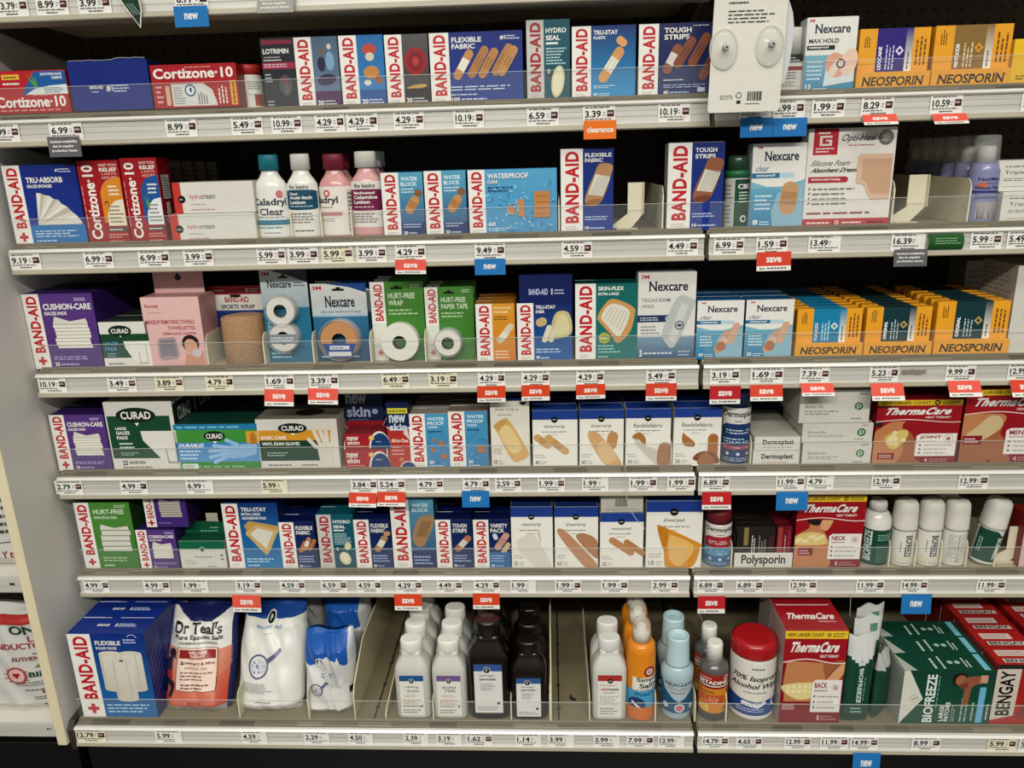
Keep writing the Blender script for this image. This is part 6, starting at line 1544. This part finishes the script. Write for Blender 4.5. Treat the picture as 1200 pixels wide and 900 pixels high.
carton('heat_wrap_carton', 6, 916, 989, 738, .085, 'tall red carton with a bare lower back picture and deep red top', 'tall red back-wrap carton', f_thermo('BACK', '16', body_back), '#c7b4ac', n=2, top='#a8141f', flap=False,
       topart=lambda a: (a.r(0, 0, 100, 100, '#a8141f'), a.t('ThermaCare', 12, 40, 90, 64, WHT, b=1, sk=.08), a.r(4, 95, 92, 98, '#e0d2cc'), a.L(60, 28, 90, 36, 1, '#e0b9b4')),
       sideart=lambda a: (a.r(0, 0, 100, 100, '#b5a49c'), a.L(6, 10, 94, 96, 14, '#8f7d78')))
# foil packets of gel patches
def c_pk(u, v):
    return '#174a3a' if v < .78 - .13*(1-abs(2*u-1)) else '#d0d1cf'
def a_pk(a):
    a.t('BIOFREEZE', 42, 24, 58, 64, '#d3e2da', b=1, rot=-90); a.L(64, 26, 70, 60, 1, '#8fb4a4', rot=90); a.ring(50, 72, 4, 5, '#6a726c'); a.L(24, 12, 70, 20, 2, '#9fc0b0')
X0 = 0
for k, (xa, xb, yt, yy, lab) in enumerate(((991, 1024, 744, .0, 'first, beside the tall red carton'), (997, 1034, 722, .05, 'second, creased silver top'), (1000, 1036, 709, .10, 'rearmost, under the clear hook'))):
    bag('patch_packet', 6, xa, xb, yt, .018, 'silver and green foil packet, %s' % lab, 'silver-green foil packet', c_pk, a_pk if k == 0 else (lambda a: (a.r(52, 84, 78, 92, '#5f8f7c'),)), y=FY(6)+yy, seed=40+k, wr=.0016, n=(16, 30), note=k == 0, flat=.7, rot=.25 if k else .05, cat='packet')
bag('patch_packet', 6, 1024, 1050, 760, .02, 'green foil packet slumped beside the dark green cartons', 'slumped green packet', lambda u, v: '#1a4a3a' if v < .72 else '#b9bab8', None, y=FY(6)+.02, seed=47, wr=.004, n=(16, 30), note=False, flat=.7, rot=.7, cat='packet')
def f(a):
    a.r(0, 0, 100, 100, '#14523f', '#124634'); a.p([(0, 0), (22, 46), (4, 100), (0, 100)], '#d3d0c4'); a.p([(0, 0), (24, 48), (6, 100), (0, 100)], '#d8d5c9'); a.ring(14, 48, 4.4, 5, '#8d9a90'); a.p([(12, 48), (13.4, 45.4), (17, 50.5), (16.2, 51), (13.4, 47), (12.6, 48.6)], '#22302a')
    a.t('BIOFREEZE', 26, 4, 37, 93, '#dfe6df', b=1, rot=90); a.L(38.5, 30, 41, 92, 1, '#7fa898', rot=90); a.t('LARGE', 44, 6, 49, 36, '#dfe6df', b=1, rot=90); a.t('PATCHES', 50, 6, 55, 42, '#dfe6df', b=1, rot=90); a.L(57, 6, 62, 40, 2, '#8fb4a4', rot=90); a.L(66, 6, 76, 56, 2, '#8fb4a4', rot=90)
    a.e_(62, 84, 9, 9, '#2a1a14', ang=20); a.e_(63, 82, 6, 7, '#a9684a'); a.sp([(66, 86), (84, 90), (86, 78), (76, 70), (74, 40), (68, 36), (68, 70)], '#9c5c40'); a.p([(60, 74), (70, 80), (72, 70), (66, 66)], '#7d452f')
    a.r(85, 4, 92, 70, '#6ab4d4'); a.r(84, 78, 92, 92, '#cf9a84'); a.L(95, 10, 98, 50, 1, '#cfe0d6', rot=90); a.L(78, 8, 83, 50, 1, '#8fb4a4', rot=90)
def ft(a):
    a.r(0, 0, 100, 100, '#134a38'); a.L(34, 12, 40, 88, 1, '#cfdcd4', rot=90); a.L(44, 12, 49, 84, 1, '#cfdcd4', rot=90); a.e_(56, 48, 3, 3, '#a9c4b8'); a.e_(64, 48, 3, 3, '#a9c4b8'); a.L(70, 20, 78, 76, 2, '#cfdcd4', rot=90); a.r(88, 4, 95, 96, '#7ac0d4'); a.p([(0, 0), (14, 0), (0, 100)], '#aeb5a8')
carton('patch_carton', 6, 1056, 1163, 786, .052, 'wide dark green patch carton with white arrow end and blue stripe', 'wide dark green patch carton', f, '#103a2c', n=3, top='#134a38', topart=ft, flap=False,
       sideart=lambda a: (a.r(0, 0, 100, 100, '#b9bab0'), [a.p([(0, 8*i), (100, 8*i+3), (100, 8*i+5), (0, 8*i+2)], '#5a7a6c') for i in range(12)]))
def f(a):
    a.r(0, 0, 100, 100, '#b52a20', '#a8221c'); a.p([(0, 8), (44, 16), (46, 96), (0, 92)], '#cfc4b8'); a.t('BENGAY', 8, 16, 36, 90, '#14120f', b=1, rot=90); a.r(0, 93, 100, 100, '#2a2a2c'); a.L(54, 70, 98, 90, 3, '#e6b0a0'); a.p([(50, 12), (98, 8), (98, 56), (76, 60), (60, 44)], '#8a3420'); a.p([(66, 20), (98, 16), (98, 46), (80, 50)], '#b5583a')
def ft(a):
    a.r(0, 0, 100, 100, '#b8221f'); a.r(14, 50, 74, 84, '#d9c9c0'); a.L(18, 56, 70, 78, 2, '#b8766c'); a.r(16, 12, 92, 34, '#d3cac2'); a.t('BENGAY', 20, 14, 88, 32, '#1a1614', b=1)
carton('patch_carton', 6, 1164, 1226, 779, .052, 'red carton with black slanted lettering on a pale patch, first of its file', 'red pale-patch carton', f, '#8f1a18', n=7, top='#b8221f', topart=ft, flap=False)
carton('patch_carton', 6, 1203, 1280, 745, .055, 'taller red carton cut off by the picture edge, standing further back', 'taller red edge carton', lambda a: (a.r(0, 0, 100, 100, '#a8221c'), a.L(10, 30, 90, 80, 4, '#d9a090')), '#a01c1a', n=4, top='#b8221f', topart=ft, flap=False, y=FY(6)+.10, note=False)
# ================================================================== price tags and shelf signs
def near(r, X, used=[]):
    c = sorted((abs(x-X), s) for (q, x, s) in GOODS if q == r)
    return c[0][1]
TAGS = {
 0: [(-5, 33, '13.79', 1), (42, 80, '8.99', 1), (91, 130, '3.99', 1), (204, 244, '8.77', 1)],
 1: [(-12, 23, '4.99', 1), (58, 97, '6.99', 1), (194, 231, '8.99', 1), (271, 308, '5.49', 1), (318, 354, '10.99', 1), (369, 404, '4.29', 1), (406, 443, '4.29', 1), (461, 497, '4.29', 1), (531, 567, '10.19', 1), (617, 655, '6.59', 1), (683, 721, '3.39', 1), (771, 809, '10.19', 1), (866, 903, '6.99', 1), (906, 943, '4.99', 1), (951, 990, '1.99', 1), (1009, 1047, '8.29', 1), (1090, 1128, '10.59', 1), (1197, 1235, '8.99', 1)],
 2: [(12, 48, '9.19', 1), (98, 133, '6.99', 1), (162, 199, '6.99', 1), (215, 250, '3.99', 1), (301, 335, '5.99', 1), (337, 373, '3.99', 1), (377, 414, '5.99', 2), (418, 453, '3.99', 1), (463, 499, '4.29', 1), (556, 592, '9.49', 1), (658, 694, '4.59', 1), (781, 818, '4.49', 1), (836, 872, '6.99', 1), (886, 923, '1.59', 1), (947, 985, '13.49', 0), (1044, 1084, '16.39', 0), (1137, 1174, '5.99', 1), (1180, 1217, '5.49', 1)],
 3: [(45, 78, '10.19', 1), (126, 160, '3.49', 1), (182, 215, '3.89', 2), (241, 274, '4.79', 2), (310, 345, '1.69', 1), (362, 397, '3.39', 1), (447, 480, '6.49', 2), (502, 536, '3.19', 2), (560, 592, '4.29', 1), (611, 644, '4.29', 1), (675, 708, '4.29', 1), (757, 792, '5.49', 1), (832, 867, '3.19', 1), (879, 918, '1.69', 1), (937, 972, '7.39', 1), (1019, 1053, '5.23', 1), (1108, 1143, '9.99', 1), (1181, 1216, '12.99', 0)],
 4: [(65, 97, '2.79', 1), (141, 173, '4.99', 1), (218, 250, '6.99', 0), (306, 337, '5.99', 3), (411, 442, '3.84', 1), (443, 475, '5.24', 1), (489, 520, '4.79', 1), (542, 574, '4.79', 1), (580, 611, '2.59', 1), (630, 662, '1.99', 1), (682, 713, '1.99', 0), (737, 770, '1.99', 1), (782, 815, '1.99', 1), (822, 855, '6.89', 1), (909, 943, '11.99', 1), (945, 977, '4.79', 0), (1021, 1055, '12.99', 1), (1123, 1158, '12.99', 1)],
 5: [(98, 128, '4.99', 1), (168, 199, '4.99', 1), (214, 244, '1.99', 0), (276, 306, '3.19', 1), (328, 358, '4.59', 1), (376, 407, '6.59', 1), (418, 447, '4.59', 1), (464, 495, '4.29', 1), (512, 542, '4.49', 1), (555, 586, '4.29', 1), (598, 628, '1.99', 0), (650, 681, '1.99', 1), (704, 736, '1.99', 1), (763, 795, '2.99', 1), (817, 848, '6.89', 1), (862, 894, '6.89', 1), (924, 957, '12.99', 1), (1003, 1036, '11.99', 1), (1055, 1087, '14.99', 1), (1144, 1178, '11.99', 1)],
 6: [(88, 124, '12.79', 2), (182, 213, '5.99', 0), (283, 313, '4.59', 0), (356, 386, '2.29', 0), (408, 437, '4.50', 0), (473, 502, '2.39', 0), (511, 541, '3.19', 0), (546, 577, '1.62', 1), (604, 634, '1.14', 0), (642, 673, '3.99', 0), (695, 726, '3.99', 0), (734, 766, '7.99', 1), (771, 802, '12.99', 0), (822, 854, '14.79', 1), (862, 893, '4.65', 1), (919, 950, '12.99', 1), (961, 994, '11.99', 1), (996, 1029, '14.99', 1), (1068, 1102, '8.99', 1), (1157, 1191, '5.99', 2), (1194, 1228, '5.99', 1)],
}
_seen = {}
for r, row in TAGS.items():
    for (xa, xb, price, kind) in row:
        xm = (xa+xb)/2
        y = RY[r]-.0022
        zc = AZ[r]-.0152
        # the rail runs level, so the tag's height is the rail's
        py = proj((at(xm, 450, y).x, y, zc))[1]
        for _ in range(3):
            X = at(xm, py, y).x; py = proj((X, y, zc))[1]
        w = at(xb, py, y).x-at(xa, py, y).x
        h = .0285
        mb = MB(); mb.box(-w/2, w/2, 0, .0005, 0, h, '#e9e7e1' if kind != 2 and kind != 3 else '#e6dfc4', 'paper', b=.0001)
        a = front_art(mb, w, h, 0, 'paper')
        a.L(8, 84, 96, 94, 1, '#6b6862', fill=.7)
        a.t(price, 7, 36, 56 if len(price) < 5 else 60, 74, '#1a1918', b=1)
        a.L(62, 42, 72, 70, 2, '#8b877f')
        if kind in (1, 2):
            a.r(75, 38, 96, 74, '#4a1420'); a.L(77, 50, 94, 64, 1, '#c9aab0', fill=.8)
        a.L(6, 22, 92, 31, 1, '#6b6862', fill=.7); a.L(30, 6, 80, 16, 1, '#55524d', fill=.75)
        if kind == 1 and RND.random() < .7:
            a.L(70, 22, 92, 30, 1, '#b5484a')
        o = mb.build('price_tag', None, (X, y-.0006, zc-h/2), (RND.uniform(-.01, .01), RND.uniform(-.012, .012), 0))
        s = near(r, X) if r else ''
        s = {(4, '6.89'): 'navy-capped spray can', (2, '16.39'): 'leaning pusher paddle', (6, '4.50'): 'bare slot beside the salt bags', (6, '11.99'): 'gap between red back-wrap carton and foil packets'}.get((r, price), s)
        if r == 1 and xa == 58:
            s = 'plain dark blue carton'
        if r == 6 and xa == 642:
            s = 'empty slot past the black bottles'
        if r == 0:
            lab = {'13.79': 'white price tag reading 13.79, first from the end panel on the cropped uppermost rail', '8.99': 'white price tag reading 8.99 on the cropped uppermost rail', '3.99': 'white price tag reading 3.99 beside the green pointed sign on the uppermost rail', '8.77': 'white price tag above the blue new sign on the cropped uppermost rail'}[price]
        else:
            lab = 'price tag %s under the %s, %s' % (price, s, ROWNAME[r].replace(' full', ''))
            k = _seen.get(lab, 0); _seen[lab] = k+1
            if k:
                lab = lab.replace('under the', ('just past the', 'farther past the', 'farthest past the')[k-1])
        tag(o, lab, 'price tag', 'price tags on the shelf rails')

def sign(name, r, x0, x1, y0, y1, kind, tilt, label, sk=0.0, col=None):
    """paper sign hanging from the rail; tilt: how far its lower edge swings out"""
    y = RY[r]-.0085
    xm = (x0+x1)/2
    T, B = at(xm, y0, y), at(xm, y1, y)
    w = at(x1, (y0+y1)/2, y).x-at(x0, (y0+y1)/2, y).x
    h = T.z-B.z
    if tilt > .3:
        h *= 1.12
    mb = MB()
    D = Art(mb, lambda u, v, k: (-w/2+w*u/100, -k, -h+h*v/100), w, h, 'paper')
    c = col or {'save': '#e0432c', 'new': '#1f78c0', 'clearance': '#f0741c', 'grey': '#66656a'}[kind]
    mb.box(-w/2, w/2, 0, .0004, -h, 0, '#e9e6e0' if kind == 'save' else c, 'paper', b=.0001)
    if kind == 'save':
        D.r(0, 26, 100, 100, c); D.t('save', 28, 44, 72, 72, WHT, b=1); D.t('Save', 8, 8, 24, 18, '#2a2826', b=1); D.L(30, 8, 92, 18, 1, '#55524d', fill=.7)
    elif kind == 'new':
        D.t('new', 30, 36, 70, 66, WHT, b=1)
    elif kind == 'clearance':
        D.t('clearance', 10, 36, 92, 66, WHT, b=1)
    else:
        D.t('Limited availability', 8, 66, 92, 82, WHT, b=1); D.t('due to supplier', 14, 44, 80, 60, WHT, b=1); D.t('production issues', 10, 22, 88, 38, WHT, b=1)
    o = mb.build(name, None, (at(xm, y0, y).x, y-(.0008 if tilt < .3 else 0), T.z), (-tilt, sk, 0))
    tag(o, label, 'sign', None)
    return o
SV = '#e8412e'
sg = [('new', 0, 203, 243, 7, 32, .05, 'blue new sign on the cropped uppermost rail', 0), ('grey', 0, 301, 344, -6, 17, .3, 'small grey sign on the cropped uppermost rail, cut by the picture edge', 0),
 ('grey', 1, 55, 93, 160, 184, .03, 'grey limited availability sign below the plain dark blue carton', 0), ('clearance', 1, 684, 722, 141, 163, .03, 'orange clearance sign below the curved plaster carton', 0),
 ('new', 1, 868, 906, 138, 161, .03, 'blue new sign below the hanging card, half of a pair', 0), ('new', 1, 906.5, 946, 138, 160, .03, 'blue new sign below the carton with black band, half of a pair', 0),
 ('save', 1, 1010, 1050, 134, 149, .75, 'red save sign swung out below the violet-panelled yellow carton', 0), ('save', 1, 1092, 1132, 133, 148, .75, 'red save sign swung out below the brown-panelled yellow carton', 0),
 ('save', 2, 463, 499, 304, 321, .1, 'red save sign on the second shelf below the pale blue plaster cartons', .02), ('new', 2, 556, 592, 303, 322, .05, 'blue new sign below the wide watery blue carton', 0), ('save', 2, 887, 927, 295, 317, .1, 'red save sign below the white carton with wide plaster', -.01), ('grey', 2, 1048, 1087, 292, 312, .1, 'grey limited availability sign below the leaning pusher paddle', 0),
 ('save', 3, 310, 344, 456, 475, .2, 'red save sign below the double white tape pack', .03), ('save', 3, 361, 396, 455, 473, .2, 'red save sign below the tan tape roll pack', .03), ('save', 3, 559, 592, 452, 471, .05, 'red save sign below the orange plaster carton', 0), ('save', 3, 611, 644, 451, 469, .05, 'red save sign below the blue assorted plaster carton', 0), ('save', 3, 675, 709, 450, 467, .05, 'red save sign below the teal large plaster carton', -.02), ('save', 3, 757, 793, 449, 469, .05, 'red save sign below the tall film dressing carton', 0), ('save', 3, 832, 868, 452, 473, .05, 'deep red save sign below the clear plaster cartons, beside the joint of the rails', 0), ('save', 3, 879, 917, 451, 469, .3, 'red save sign below the clear plaster cartons, nearer the yellow cartons', 0), ('save', 3, 938, 976, 449, 463, .7, 'red save sign swung out below the sky blue panel carton', 0), ('save', 3, 1020, 1058, 449, 467, .55, 'red save sign swung out below the smaller dark teal panel carton', 0), ('save', 3, 1110, 1148, 446, 463, .6, 'red save sign swung out below the larger dark teal panel carton', 0), ('save', 3, 1183, 1221, 445, 463, .6, 'red save sign cut off by the picture edge on the third shelf', 0),
 ('save', 4, 409, 441, 577, 593, .25, 'red save sign below the pair of small red cartons', .03), ('save', 4, 442, 475, 576, 592, .25, 'red save sign below the narrow red-navy carton', .02), ('new', 4, 541, 573, 575, 594, .05, 'blue new sign below the watery blue carton with patch', 0), ('save', 4, 823, 857, 576, 596, .1, 'deep red save sign below the navy-capped spray can', 0), ('new', 4, 910, 947, 576, 597, .1, 'blue new sign below the flat white cartons', 0),
 ('save', 5, 272, 305, 697, 716, .1, 'pale red save sign below the big blue square pad carton', .02), ('save', 5, 462, 494, 696, 714, .1, 'orange-red save sign below the tall blue-grey plaster carton', .01), ('save', 5, 554, 585, 695, 713, .05, 'orange-red save sign below the small navy mixed-plaster carton', 0), ('save', 5, 818, 850, 698, 718, .05, 'deep red save sign below the red-capped spray can', 0), ('new', 5, 1057, 1092, 696, 718, .1, 'blue new sign below the roll-on bottles', 0),
 ('new', 6, 1000, 1032, 882, 905, .1, 'blue new sign at the lowest rail, below the foil packets', 0)]
for (k, r, x0, x1, y0, y1, tl, lab, sk) in sg:
    c = '#a3a09a' if k == 'grey' and r == 0 else None
    if k == 'save':
        c = '#c8202a' if 'deep' in lab else ('#ee5c4c' if 'swung' in lab or 'pale' in lab or r == 3 and x0 < 400 else '#e2461f' if r == 3 and x0 < 720 or 'orange' in lab else '#e0432c')
    sign({'save': 'save_sign', 'new': 'new_sign', 'clearance': 'clearance_sign', 'grey': 'notice_sign'}[k], r, x0, x1, y0, y1, k, tl, lab, sk, c)

# green pointed sign hanging from the uppermost rail
y = -.012
A_ = at(134, -8, y); B_ = at(157, -8, y); C_ = at(166, 12, y); D_ = at(165, 33, y)
mb = MB()
pts = [(A_.x, A_.z), (D_.x, D_.z), (C_.x, C_.z), (B_.x+.006, B_.z)]
cx, cz = sum(p[0] for p in pts)/4, sum(p[1] for p in pts)/4
mb.prism([(x-cx, z-cz) for x, z in pts], 'y', 0, .0008, '#e6e2d6', 'paper')
mb.face([((x-cx)*.86, -.0004, (z-cz)*.9) for x, z in pts], '#173c2c', 'paper')
for k in range(3):
    ax, az, dx, dz = A_.x-cx, A_.z-cz, D_.x-cx, D_.z-cz
    q = [(ax+(dx-ax)*t+.006+.0045*k+e, az+(dz-az)*t) for t, e in ((.30, 0), (.62, 0), (.62, .0013), (.30, .0013))]
    mb.face([(x, -.0006, z) for x, z in q], '#8fae9c', 'paper')
o = mb.build('arrow_sign', None, (cx, y, cz)); tag(o, 'dark green pointed sign with white rim on the cropped uppermost rail', 'sign')
# curled green label on the second rail
X0_, X1_ = at(1087, 281, -.004).x, at(1128, 281, -.004).x
mb = MB(); L_ = X1_-X0_
n = 14
for i in range(n):
    t0, t1 = math.radians(-100+200*i/n), math.radians(-100+200*(i+1)/n)
    p0, p1 = (-.010*math.cos(t0)*.7, .013*math.sin(t0)), (-.010*math.cos(t1)*.7, .013*math.sin(t1))
    mb.face([(0, p0[0], p0[1]), (L_, p0[0], p0[1]), (L_, p1[0], p1[1]), (0, p1[0], p1[1])], '#1f5c26', 'paper', True)
for k, z in enumerate((.006, .002, -.002)):
    x = .010
    while x < L_-.012:
        l = RND.uniform(.003, .008); mb.face([(x, -.0076, z), (x+l, -.0076, z), (x+l, -.0076, z+.0012), (x, -.0076, z+.0012)], '#9fc09a', 'paper'); x += l+.001
o = mb.build('curled_label', None, (X0_, -.003, AZ[2]-.0165)); tag(o, 'curled green label on the second rail beside the lavender spray can tag', 'label')
# grey smear of torn label on the third rail
P0 = at(1055, 442, -.0022)
mb = MB(); mb.prism([(0, .002), (.006, -.001), (.018, 0), (.030, -.0015), (.046, .002), (.040, .004), (.046, .008), (.034, .007), (.020, .009), (.010, .007), (.003, .008)], 'y', 0, .0004, '#8d8574', 'paper')
o = mb.build('torn_label', None, (P0.x, -.0021, AZ[3]-.017)); tag(o, 'torn grey label remnant on the third rail between two swung-out save signs', 'label')

# white card with two suction cups hanging in front of the first shelf
y = -.05
t0 = at(880, 131, y)
xl, xr = at(829, 131, y).x-t0.x, at(913, 131, y).x-t0.x
zt = at(885, -40, y).z-t0.z
xl2, xr2 = at(840, -40, y).x-t0.x, at(927, -40, y).x-t0.x
t = empty('suction_cup_card', (t0.x, y, t0.z))
mb = MB()
mb.prism([(xl+.003, 0), (xr-.003, 0), (xr, .004), (xr2, zt), (xl2, zt), (xl, .004)], 'y', 0, .0012, '#dedacf', 'paper')
def cu(u, v, k):
    q = v/100
    return (xl+(xl2-xl)*q+((xr-xl)+((xr2-xl2)-(xr-xl))*q)*u/100, -k, zt*q)
a = Art(mb, cu, xr-xl, zt, 'paper')
a.t('acorx', 16, 9.2, 34, 12.4, '#6d6a66'); a.ring(42, 12, 3, 4.2, '#2a2826', a0=20, a1=130); a.ring(42, 12, 3, 4.2, '#2a2826', a0=140, a1=250); a.ring(42, 12, 3, 4.2, '#2a2826', a0=260, a1=370); a.r(39.5, 6, 45, 8.4, '#2a2826')
for i in range(16):
    a.r(54+1.25*i, 8, 54.4+1.25*i+RND.choice([0, .5]), 14.6, '#2a2826')
a.L(52, 5.4, 76, 6.6, 1, '#2a2826')
a.L(20, 62, 86, 72, 4, '#3a3834', fill=.3); a.L(20, 75, 50, 77.5, 1, '#3a3834', fill=.4)
mb.build('card', t)
for (px, py, q) in ((849, 57, -.03), (903, 53, .03)):
    P0 = at(px, py, y-.006)
    # the cup's dished bell
    cup = MB(); pr = [(.0005, .0265), (.0015, .0272), (.005, .023), (.009, .014), (.011, .007)]
    base = len(cup.v); seg = 32
    for (d_, r_) in pr:
        for i in range(seg):
            th = 2*PI*i/seg; cup.v.append((r_*math.cos(th)*.76, -d_, r_*math.sin(th)*1.12))
    for k in range(len(pr)-1):
        for i in range(seg):
            j = (i+1) % seg
            cup.f.append((base+k*seg+i, base+k*seg+j, base+(k+1)*seg+j, base+(k+1)*seg+i)); cup.c.append('#eceae4'); cup.m.append('clear_shell'); cup.s.append(True)
    nv0 = len(cup.v); annulus(cup, 0, 0, -.003, -.0005, .0275, .0250, '#f2f0ea', '#f2f0ea', mat='clear_edge')
    cup.v[nv0:] = [(p[0]*.8, p[1], p[2]*1.1) for p in cup.v[nv0:]]
    o = cup.build('suction_cup', t, (P0.x-t0.x, -.0004, P0.z-t0.z), (0, q, 0))
    kn = MB(); kn.loft([(0, .0055, .0055), (.004, .0052, .0052), (.006, .0035, .0035), (.010, .0045, .0045), (.011, .003, .003)], '#b9b8b6', 'glossy_plastic', 2, 20)
    kn.loft([(.0102, .0022, .0022), (.0113, .0018, .0018)], '#3a3a3e', 'glossy_plastic', 2, 12)
    o2 = kn.build('cup_knob', o, (0, -.0105, 0), (PI/2, 0, 0))
hs = MB(); zr = AZ[0]+.075-.02-t0.z
x_ = at(905, -20, y).x-t0.x
hs.prism([(-.0002, zt-.012), (.0008, zt-.012), (.0425, zr), (.0415, zr)], 'x', x_-.008, x_+.008, '#e6e4dc', 'clear_edge')
hs.build('hang_strip', t)
tag(t, 'white backing card with two clear suction cups hanging before the first shelf', 'suction cup card')
# the white product behind the card's edge
mb = MB()
pts = [(0, 0), (.006, .03), (.010, .075), (.006, .10), (-.004, .125), (-.02, .14), (-.03, .14), (-.03, 0)]
P0 = at(921, 98, y+.02)
mb.prism(pts, 'y', 0, .01, '#d5d6d8', 'glossy_plastic')
o = mb.build('hook_strip', t, (P0.x-t0.x-.005, .012, P0.z-t0.z))

# clear plastic strip drooping from the fourth rail
q = [(733, 541), (733, 556), (733.5, 572), (735, 588), (740, 600), (748, 612), (756, 620)]
pp = [at(x, yy, -.012-.004*i*(i > 2)) for i, (x, yy) in enumerate(q)]
mb = MB(); p0 = pp[0].copy()
mb.tube([p-p0 for p in pp], .0010, '#cfccc2', 'clear_shell', 8)
o = mb.build('plastic_strip', None, p0); tag(o, 'bent clear plastic strip hooked over the fourth rail above the loose white box', 'strip')
# clear hook wire over the packets
P0 = at(997, 697, -.01); P1 = at(996, 722, -.01)
mb = MB(); mb.tube([Vector((0, 0, 0)), P1-P0], .0007, '#c9c6ba', 'clear_edge', 6); mb.box(-.0015, .0015, -.002, .002, (P1-P0).z-.004, (P1-P0).z, '#2a2a28', 'matte_plastic')
o = mb.build('plastic_hook', None, P0); tag(o, 'thin clear hook hanging from the fifth rail above the foil packets', 'hook')

# ================================================================== the bay beyond the end panel
for k, (pyt, nm) in enumerate(((677, 'upper'), (848, 'lower'))):
    yb_ = -.095
    z = at(12, pyt, yb_).z
    t = empty('shelf', (-.75, yb_, z)); tag(t, '%s white metal shelf of the neighbouring bay beyond the end panel' % nm, 'shelf', 'neighbouring bay shelves')
    mb = MB(); n = .7165
    mb.box(0, n, .004, .44, -.012, 0, '#dcd8cd', 'painted_steel'); mb.build('shelf_board', t)
    mb = MB(); mb.prism([(0, -.004), (.0, -.030), (.0035, -.034), (.0038, .002), (.0005, .002)][::-1], 'x', 0, n, '#d9d5ca', 'rail_metal')
    if k:
        mb.box(n-.028, n-.024, -.0006, 0, -.014, -.010, '#3a342c', 'matte_plastic', b=.0002); mb.box(n-.022, n-.019, -.0006, 0, -.013, -.010, '#3a342c', 'matte_plastic', b=.0002)
    else:
        mb.box(n-.034, n-.024, -.0006, 0, -.016, -.011, '#3a342c', 'matte_plastic', b=.0002)
    mb.build('shelf_lip', t)
    NB = z
    if k == 0:
        NBU = z
def a_rice(full):
    def f(a):
        if full:
            a.r(0, 88, 100, 95, '#b5302a'); a.t('ON', 62, 78, 88, 87, '#1c4a34', b=1); a.t('LIN', 78, 71, 96, 76.5, '#a8303a', serif=1); a.t('CONDUCTOR', 30, 64.5, 97, 70, '#a8303a', serif=1)
            a.L(80, 58.5, 98, 61, 1, '#55504e'); a.t('AUTHENTIC', 58, 53, 96, 57, '#8d4a4a', serif=1); a.p([(78, 46), (92, 55), (96, 55), (96, 46)], '#a88a3a'); a.p([(80, 46), (88, 46), (90, 52)], '#4f7a3c'); a.t('BIRK', 72, 37, 97, 42, '#1c4a34', serif=1)
            a.e_(60, 39, 10, 10, '#b8404a'); a.e_(60, 39, 8, 8, '#e2b4b0'); a.p([(56, 40), (60, 36), (64, 40), (62, 42), (60, 41), (58, 42)], '#a8202c')
            for i in range(11):
                t = math.radians(i*33); a.p([(60+10*math.cos(t), 39+6*math.sin(t)), (60+13*math.cos(t+.1), 39+8*math.sin(t+.1)), (60+13*math.cos(t-.1), 39+8*math.sin(t-.1))], '#b8404a')
            a.L(58, 29, 98, 34, 3, '#77736e'); a.L(66, 24, 98, 26.5, 1, '#3a3634'); a.t('Milk', 82, 21, 92, 24, '#a8303a', serif=1); a.L(74, 15, 98, 19, 2, '#55504c'); a.L(82, 9, 98, 12, 1, '#3a3634'); a.t('The', 80, 2.5, 88, 5.5, '#a8303a', serif=1)
        else:
            a.L(60, 30, 96, 90, 9, '#55504c'); a.t('11 Y to 11', 66, 10, 96, 16, '#a8303a', serif=1); a.r(50, 23, 96, 23.8, '#55504c')
    return f
for k, (z, yt, lab) in enumerate(((NB, 701, 'printed white bag with green lettering standing on the lower neighbouring shelf'), (NBU, 560, 'printed white bag cut off by the picture edge on the upper neighbouring shelf'))):
    yy = -.07
    xr_ = -.040
    w = .20
    FYs = yy
    X = xr_-w/2
    h = .235 if k == 0 else .24
    # built like the salt bags, sized directly
    _pl = place
    place = lambda *a, **kw: (X, yy, z+.0006, w, h)
    bag('printed_bag', 6, 0, 10, 0, .075, lab, 'printed bag', lambda u, v: '#cfcdc8', a_rice(k == 0), y=yy, seed=60+k, wr=.003, note=False, flat=.9, neck=.03)
    place = _pl
